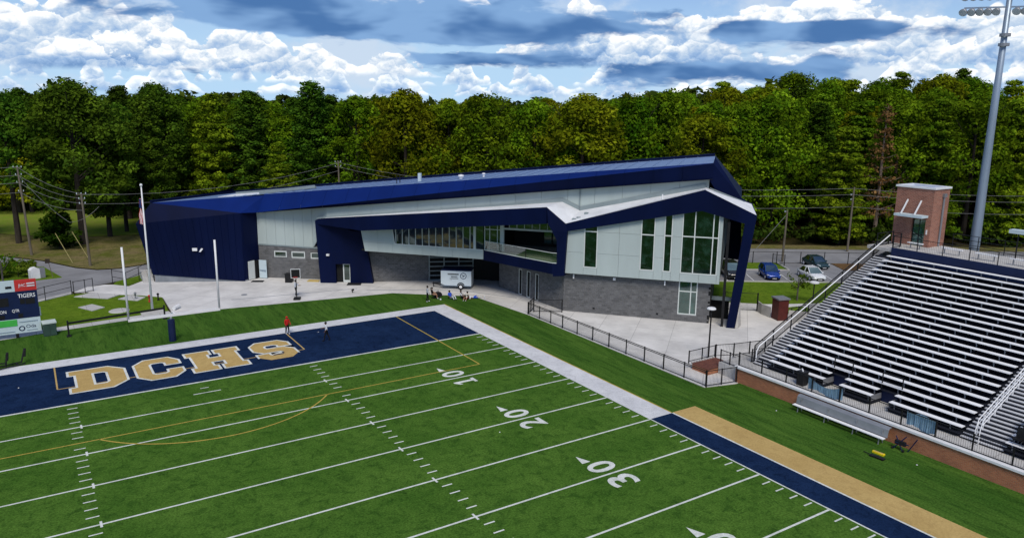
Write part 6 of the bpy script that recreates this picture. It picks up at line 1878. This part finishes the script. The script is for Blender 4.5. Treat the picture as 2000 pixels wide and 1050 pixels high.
cx, cy = rd(-7.6, -8.9); car('black SUV parked partly behind the navy leg of the field house', M['cardark'], (cx, cy), face, 4.7, 1.95, 1.85, True)
cx, cy = rd(-2.9, -9.2); car('bright blue small car in the car park', M['carblue'], (cx, cy), face, 4.0, 1.78, 1.62, True)
cx, cy = rd(2.3, -9.3); car('white saloon car in the car park', M['carwhite'], (cx, cy), face+.12, 4.5, 1.8, 1.45)
cx, cy = rd(5.6, -2.2); car('dark teal saloon car nearest the road in the car park', M['carteal'], (cx, cy), face+.15, 4.5, 1.8, 1.48)

# ---------------------------------------------------------------- trailer under the terrace
tl = thing('cargo_trailer', 'white enclosed cargo trailer with round emblem under the terrace', 'trailer', (6.9, 16.9, 0), math.atan2(-.62, .78))
q = MB(); q.prism([(-1.75, -.9, .62), (-1.15, -.9, .40), (1.75, -.9, .40), (1.75, -.9, 2.15), (-1.75, -.9, 2.15)], (0, 1.8, 0)); q.build('body', M['trailer'], tl)
q = MB(); q.prism([(-1.78, -.92, 2.15), (1.78, -.92, 2.15), (1.70, -.80, 2.27), (-1.70, -.80, 2.27)], (0, 1.84, 0)); q.build('roof', M['navypaint'], tl)
q = MB(); q.box(-1.77, 1.77, -.925, -.905, .38, .46); q.build('trim', M['steel'], tl)
q = MB()
for k in range(12):
    a, b = PI*k/12, PI*(k+1)/12; f = lambda r, t: (.55+r*math.cos(t), -.92, .36+r*math.sin(t))
    q.face([f(.34, a), f(.46, a), f(.46, b), f(.34, b)])
q.build('mudguard', M['black'], tl)
for s in (-1, 1):
    q = MB(); q.tube([(.55, s*.72, .32), (.55, s*.95, .32)], .32, 16); w = q.build('wheel', M['rubber'], tl)
    q = MB(); q.tube([(.55, s*.95, .32), (.55, s*.965, .32)], .17, 12); q.build('rim', M['alu'], w)
q = MB(); q.bar((-1.7, -.6, .42), (-2.9, 0, .42), .10); q.bar((-1.7, .6, .42), (-2.9, 0, .42), .10); q.bar((-2.8, 0, 0), (-2.8, 0, .6), .08); q.build('drawbar', M['black'], tl)
q = MB(); n = 24
for k in range(n):
    a, b = 2*PI*k/n, 2*PI*(k+1)/n; f = lambda r, t: (.85+r*math.cos(t), -.905, 1.58+r*math.sin(t))
    q.face([f(.30, a), f(.37, a), f(.37, b), f(.30, b)])
q.build('emblem_ring', M['navypaint'], tl)
q = MB()
for x, z, w, h in ((.72, 1.66, .12, .10), (.86, 1.58, .10, .16), (.99, 1.62, .10, .10), (.80, 1.46, .20, .05)): q.box(x-w/2, x+w/2, -.908, -.903, z-h/2, z+h/2)
o = q.build('emblem_mark', M['navypaint'], tl); o['kind'] = 'stuff'
q = MB(); rr = random.Random(4)
for z, x0, x1, h in ((1.76, -.95, .28, .17), (1.50, -.60, .15, .07), (1.40, -.55, .15, .07), (1.24, -.72, .28, .07), (1.1, -.6, -.5, .05)):
    x = x0
    while x < x1:
        w = rr.uniform(.06, .13) if h > .1 else .05
        q.box(x, x+w*.75, -.908, -.903, z-h/2, z+h/2); x += w
o = q.build('illegible_lettering', M['black'], tl); o['kind'] = 'stuff'
# portable hoop, bin, boards, mats on the plaza
hp = thing('basketball_hoop', 'portable basketball hoop with dark backboard on the plaza', 'basketball hoop', (-10.7, 20.5, 0), -.45)
q = MB(); q.bar((0, 0, 0), (0, .1, 2.7), .09); q.build('pole', M['black'], hp)
q = MB(); q.box(-.45, .45, -.05, .0, 2.45, 3.35); bb_ = q.build('backboard', M['black'], hp)
q = MB()
for a in ((-.50, -.45, 2.40, 3.40), (.45, .50, 2.40, 3.40), (-.45, .45, 2.40, 2.45), (-.45, .45, 3.35, 3.40)): q.box(a[0], a[1], -.07, .02, a[2], a[3])
q.build('backboard_frame', M['white'], bb_)
q = MB(); q.box(-.35, .35, -.1, .7, 0, .18); q.build('base', M['black'], hp)
q = MB(); q.tube([(.23*math.cos(t*PI/8), -.32+.23*math.sin(t*PI/8), 2.55) for t in range(17)], .02, 6); q.build('rim', M['red'], hp)
bn2 = thing('black_bin', 'black bin against the grey block wall left of the navy leg', 'bin', (-8.9, 29.2, 0), -.6)
q = MB(); q.prism([(-.4, -.35, 0), (.4, -.35, 0), (.4, .35, 0), (-.4, .35, 0)], (0, 0, .95)); q.build('body', M['black'], bn2)
q = MB(); q.box(-.44, .44, -.39, .39, .95, 1.03); q.build('lid', M['black'], bn2)
cbx = thing('cardboard_sheet', 'flattened brown cardboard lying at the foot of the block wall', 'cardboard', (-6.2, 28.3, 0), -.65)
q = MB(); q.box(-.75, .65, -.45, .4, .0, .06); q.build('sheet', M['gold'], cbx)
q = MB(); q.prism([(.70, -.3, .0), (.95, -.3, .0), (1.05, -.3, .55), (.98, -.3, .55)], (0, .08, 0)); q.build('leaning_flap', M['concrete'], cbx)
q = MB(); q.prism([(-3.7, 24.3, .0), (-2.3, 23.5, .0), (-1.7, 24.6, .0), (-3.1, 25.4, .0)], (0, 0, .03)); o = q.build('door_mat', M['blackfab']); tag(o, 'black mat in front of the door in the navy leg', 'mat')
q = MB(); q.prism([(-12.8, 31.4, .0), (-11.6, 30.7, .0), (-11.2, 31.4, .0), (-12.4, 32.1, .0)], (0, 0, .03)); o = q.build('door_mat', M['blackfab']); tag(o, 'dark mat at the open doors beside the blue facade', 'mat')
scr = thing('spotlight', 'small dark spotlight on the kerb behind the turf', 'spotlight', (-4.4, 20.6, 0))
q = MB(); q.tube([(0, 0, 0), (0, 0, .2)], .05, 8); q.build('stand', M['black'], scr)
q = MB(); q.tube([(-.1, 0, .25), (.15, .05, .33)], [.08, .13], 10); q.build('lamp_head', M['black'], scr)
for i, (x, y) in enumerate(((12.4, 13.6), (12.9, 12.9))):
    o = thing('dark_barrel', ('left', 'right')[i]+' one of two dark barrels in the shadow of the passage', 'barrel', (x, y, 0), 0, 'barrels in the passage')
    q = MB(); q.lathe([(0, 0), (.3, 0), (.33, .3), (.33, .7), (.3, 1.0), (0, 1.0)], 14); q.build('drum', M['black'], o)
    q = MB(); q.lathe([(.335, .32), (.35, .35), (.335, .38)], 14); q.build('hoop', M['alugrey'], o)

# ---------------------------------------------------------------- people
def person(lab, loc, rz, J, cloth, cap=None, hair=True):
    """one continuous body grown from a joint skeleton; cloth maps a bone group to a material"""
    root = thing('person', lab, 'person', loc, rz, 'people by the end zone')
    names = list(J); idx = {n: i for i, n in enumerate(names)}
    verts = [Vector(J[n][0]) for n in names]; rad = [J[n][1] for n in names]
    bones = [('pelvis', 'waist', 'top'), ('waist', 'chest', 'top'), ('chest', 'neck', 'top'), ('neck', 'head', 'skin'), ('head', 'crown', 'skin')]
    for s in 'LR':
        bones += [('chest', 'sh'+s, 'top'), ('sh'+s, 'el'+s, 'sleeve'), ('el'+s, 'wr'+s, 'fore'), ('wr'+s, 'ha'+s, 'skin'),
                  ('pelvis', 'hi'+s, 'legs'), ('hi'+s, 'kn'+s, 'legs'), ('kn'+s, 'an'+s, 'shin'), ('an'+s, 'to'+s, 'shoe')]
    kinds = [b[2] for b in bones]
    edges_ = [(idx[a], idx[b]) for a, b, _ in bones]
    for s in 'LR':                                                    # four fingers and a thumb
        w, h = Vector(J['wr'+s][0]), Vector(J['ha'+s][0]); d = (h-w).normalized()
        side = d.cross(Vector((0, 1, .2))).normalized() if abs(d.y) < .9 else Vector((1, 0, 0))
        for f in range(5):
            off = side*(-.030+.020*f) if f < 4 else side*.055
            ln = (.070, .080, .076, .060, .050)[f]
            b0 = len(verts)
            verts += [h+off*.8+d*.012*(1 if f < 4 else -2), h+off*1.1+d*(ln if f < 4 else ln*.5)+Vector((0, -.015, 0))]
            rad += [.010, .008]
            edges_ += [(idx['ha'+s], b0), (b0, b0+1)]; kinds += ['skin', 'skin']
    me = bpy.data.meshes.new('body'); me.from_pydata(verts, edges_, []); me.update()
    ob = bpy.data.objects.new('body', me); COL.objects.link(ob)
    md = ob.modifiers.new('skin', 'SKIN'); md.use_smooth_shade = True
    sv = me.skin_vertices[0].data
    for i, r_ in enumerate(rad): sv[i].radius = (r_, r_)
    for s_ in sv: s_.use_root = False
    sv[idx['pelvis']].use_root = True
    ob.modifiers.new('sub', 'SUBSURF').levels = 1
    ob.modifiers['sub'].render_levels = 1
    ev = ob.evaluated_get(bpy.context.evaluated_depsgraph_get())
    bm_ = bpy.data.meshes.new_from_object(ev)
    bpy.data.objects.remove(ob)
    bm_.name = 'body'; bm_.materials.clear()
    mats = []; 
    for k in ('skin', 'top', 'sleeve', 'fore', 'legs', 'shin', 'shoe'):
        bm_.materials.append(cloth.get(k, cloth['skin'])); mats.append(k)
    segs = [(verts[a], verts[b]) for a, b in edges_]
    for p in bm_.polygons:
        c = p.center; best = 1e9; kk = 'skin'
        for (a, b), k in zip(segs, kinds):
            ab = b-a; t = max(0, min(1, (c-a).dot(ab)/max(1e-9, ab.length_squared))); dd = (a+ab*t-c).length
            if dd < best: best = dd; kk = k
        p.material_index = mats.index(kk)
        p.use_smooth = True
    o = bpy.data.objects.new('body', bm_); COL.objects.link(o); o.parent = root
    hc, hk = Vector(J['head'][0]), Vector(J['crown'][0]); up_ = (hk-hc).normalized()
    if hair:
        q = MB(); c = hc.lerp(hk, .62)
        for i in range(5):
            for k in range(10):
                a0, a1 = PI*.55*i/5, PI*.55*(i+1)/5; b0, b1 = 2*PI*k/10, 2*PI*(k+1)/10
                f = lambda a, b: (c.x+.112*math.sin(a)*math.cos(b), c.y+.012+.118*math.sin(a)*math.sin(b), c.z+.125*math.cos(a)-.01)
                q.face([f(a0, b0), f(a1, b0), f(a1, b1), f(a0, b1)] if i else [f(a0, b0), f(a1, b0), f(a1, b1)])
        q.build('hood' if cap else 'hair', cap or M['hair'], root, True)
    # simple face: nose, eyes, mouth
    fr = hc.lerp(hk, .35)
    q = MB(); q.tube([fr+Vector((0, -.09, .01)), fr+Vector((0, -.118, -.015))], [.012, .016], 5); q.build('nose', cloth['skin'], root)
    for s in (-1, 1):
        q = MB(); q.lathe([(0, -.008), (.012, 0), (0, .008)], 6, tuple(fr+Vector((s*.034, -.092, .028)))); q.build('eye', M['hair'], root)
        q = MB(); q.lathe([(0, -.03), (.016, 0), (0, .03)], 6, tuple(fr+Vector((s*.10, .0, .0)))); q.build('ear', cloth['skin'], root)
    q = MB(); q.bar(fr+Vector((-.025, -.088, -.045)), fr+Vector((.025, -.088, -.045)), .012, .008); q.build('mouth', M['clmaroon'], root)
    return root

def stand_pose(h=1.75, stride=.0, armL=(0, 0), armR=(0, 0), lean=0.0, bulk=1.0, twist=0.0):
    k = h/1.75; J = {}
    def put(n, x, y, z, r_): J[n] = ((x*k, y*k, z*k), r_*k)
    put('pelvis', 0, 0, .95, .135*bulk); put('waist', 0, -.01-lean*.15, 1.10, .125*bulk); put('chest', 0, -.01-lean*.4, 1.34, .150*bulk); put('neck', 0, -.01-lean*.6, 1.51, .062)
    put('head', 0, -.025-lean*.7, 1.58, .082); put('crown', 0, -.02-lean*.75, 1.70, .085)
    for s, sg, (sw, bend) in (('L', 1, armL), ('R', -1, armR)):
        put('sh'+s, sg*.185, -.01-lean*.45, 1.43, .066*bulk)
        ex, ey = sg*(.235+.05*bend), -.01-lean*.4-math.sin(sw)*.28
        ez = 1.43-math.cos(sw)*.29; put('el'+s, ex, ey, ez, .048*bulk)
        put('wr'+s, ex-sg*.02, ey-math.sin(sw+bend)*.25, ez-math.cos(sw+bend)*.25, .034)
        put('ha'+s, ex-sg*.02, ey-math.sin(sw+bend)*.33, ez-math.cos(sw+bend)*.33, .036)
        st = stride*sg
        put('hi'+s, sg*.095, 0, .90, .105*bulk); put('kn'+s, sg*.10, -st*.55-.03, .50, .066*bulk); put('an'+s, sg*.10, -st+.02, .09, .045); put('to'+s, sg*.115, -st-.15, .045, .042)
    return J
def sit_pose(k=1.0, knee=.42, back=.25, reach=.3, tw=0.0):
    """sitting on the ground, leaning back or hugging the knees"""
    J = {}
    def put(n, x, y, z, r_): J[n] = ((x*k, y*k, z*k), r_*k)
    put('pelvis', 0, 0, .13, .13); put('waist', 0, back*.3, .28, .125); put('chest', 0, back*.8, .52, .15); put('neck', 0, back*.9, .69, .06); put('head', 0, back*.9-.03, .76, .082); put('crown', 0, back*.9-.03, .88, .085)
    for s, sg in (('L', 1), ('R', -1)):
        put('sh'+s, sg*.185, back*.8, .61, .064); put('el'+s, sg*.26, back*.7-reach*.4, .38, .046); put('wr'+s, sg*.22, back*.5-reach, .30, .033); put('ha'+s, sg*.21, back*.5-reach-.08, .28, .035)
        put('hi'+s, sg*.10, -.03, .14, .10); put('kn'+s, sg*.16, -.43, knee*.9+.05, .064); put('an'+s, sg*.14, -.43-.40*math.sqrt(max(.05, 1-(knee/.5)**2))-.05, .08, .043); put('to'+s, sg*.15, -.43-.40*math.sqrt(max(.05, 1-(knee/.5)**2))-.2, .06, .04)
    return J
def lie_pose(k=1.0):
    J = {}
    def put(n, x, y, z, r_): J[n] = ((x*k, y*k, z*k), r_*k)
    put('pelvis', 0, 0, .13, .13); put('waist', 0, .16, .15, .12); put('chest', 0, .40, .22, .145); put('neck', 0, .56, .32, .06); put('head', 0, .63, .36, .08); put('crown', 0, .73, .44, .085)
    for s, sg in (('L', 1), ('R', -1)):
        put('sh'+s, sg*.18, .48, .24, .062); put('el'+s, sg*.30, .56, .07, .045); put('wr'+s, sg*.26, .32, .06, .033); put('ha'+s, sg*.25, .24, .06, .035)
        put('hi'+s, sg*.10, -.05, .13, .10); put('kn'+s, sg*.14, -.44, .26 if s == 'L' else .10, .063); put('an'+s, sg*.15, -.82, .08, .043); put('to'+s, sg*.17, -.88, .18, .04)
    return J
def chair_pose(k=1.0):
    J = sit_pose(k, .42, .12, .28)
    for n, (p, r_) in list(J.items()):
        z = p[2]+.40*k
        J[n] = ((p[0], p[1], z), r_)
    for s, sg in (('L', 1), ('R', -1)):
        J['kn'+s] = ((sg*.15*k, -.43*k, .50*k), .064*k); J['an'+s] = ((sg*.15*k, -.46*k, .09*k), .043*k); J['to'+s] = ((sg*.16*k, -.62*k, .05*k), .04*k)
    return J
def C(top, legs, skin='skin', sleeve=None, fore=None, shin=None, shoe='clwhite'):
    return dict(skin=M[skin], top=M[top], sleeve=M[sleeve or top], fore=M[fore or skin], legs=M[legs], shin=M[shin or legs], shoe=M[shoe])
person('person in a red hooded top and black trousers walking at the end line', (-15.2, 8.7, .01), .3, stand_pose(1.68, .10, (.2, .5), (.1, .4), 0, 1.12), C('clred', 'clblack', 'skin', fore='clred', shoe='clwhite'), M['clred'])
person('person in a white shirt and black trousers striding across the navy end zone', (-12.8, 4.95, .01), -1.9, stand_pose(1.75, .26, (-.2, .9), (.3, 1.0), .05), C('clwhite', 'clblack', 'skin', shoe='clblack'))
person('person in a grey top and black leggings standing by the seated group', (.97, 12.7, .01), 1.2, stand_pose(1.78, .12, (.2, .5), (.1, .6)), C('clgrey', 'clblack', 'skin', fore='clwhite', shoe='clwhite'))
person('person in a white top and dark trousers standing under the basketball hoop', (-10.2, 22.4, .0), 1.9, stand_pose(1.74, .12, (.9, .8), (.5, .9)), C('clwhite', 'clblack', 'skin2', shoe='clblack'))
person('person in black top with bare legs sitting on the black folding chair', (2.05, 13.55, .01), 1.2, chair_pose(.98), C('clblack', 'skin2', 'skin2', shoe='clwhite'))
person('person in black with white stripe sitting up tallest in the group on the turf', (4.85, 12.05, .01), .9, sit_pose(1.08, .40, .18, .3), C('clblack', 'clblack', 'skin', sleeve='clwhite', shoe='clwhite'))
person('person in white sitting at the left of the group on the turf', (3.75, 12.55, .01), .2, sit_pose(.98, .42, .35, .2), C('clblue', 'clwhite', 'skin', shoe='clblack'))
person('person in maroon shorts sitting low in the middle of the group on the turf', (5.05, 11.45, .01), -.8, sit_pose(.9, .35, .45, .1), C('clpale', 'clmaroon', 'skin', shin='skin2'))
person('person in a white top lying on one side at the right of the group', (5.95, 11.5, .01), 1.5, lie_pose(1.0), C('clwhite', 'clblue', 'skin', shin='clpale'))
fc = thing('black_chair', 'black folding chair beside the seated group on the turf edge', 'chair', (2.25, 13.7, 0), 1.2)
q = MB(); q.box(-.25, .25, -.25, .25, .42, .47); q.build('seat', M['blackfab'], fc)
q = MB(); q.prism([(-.25, .22, .47), (.25, .22, .47), (.25, .34, 1.2), (-.25, .34, 1.2)], (0, .04, 0)); q.build('backrest', M['blackfab'], fc)
for x in (-.22, .22):
    for y0, y1 in ((-.25, .25), (.28, -.22)):
        q = MB(); q.bar((x, y0, 0), (x, y1, .43), .03); q.build('leg', M['black'], fc)
bgk = thing('kit_bag', 'black kit bag on the plaza edge right of the black chair', 'bag', (2.95, 14.1, 0), .4)
q = MB(); q.prism([(-.45, -.22, 0), (.45, -.22, 0), (.48, -.2, .3), (.3, -.12, .52), (-.3, -.12, .52), (-.48, -.2, .3)], (0, .42, 0)); q.build('bag_body', M['blackfab'], bgk)
q = MB(); q.tube([(-.2, 0, .5), (-.1, 0, .7), (.1, 0, .7), (.2, 0, .5)], .02, 6); q.build('strap', M['black'], bgk)
for x, y, lab in ((2.5, 12.6, 'white ball on the turf beside the black chair'), (7.0, 10.9, 'white bottle on the turf right of the lying person')):
    o = thing('ball' if 'ball' in lab else 'bottle', lab, 'ball' if 'ball' in lab else 'bottle', (x, y, 0))
    q = MB(); q.lathe([(0, 0), (.07, .03), (.11, .11), (.07, .19), (0, .22)], 12) if 'ball' in lab else q.lathe([(0, 0), (.05, 0), (.05, .22), (.02, .27), (.02, .3), (0, .3)], 10)
    q.build('shell', M['clwhite'], o, True)
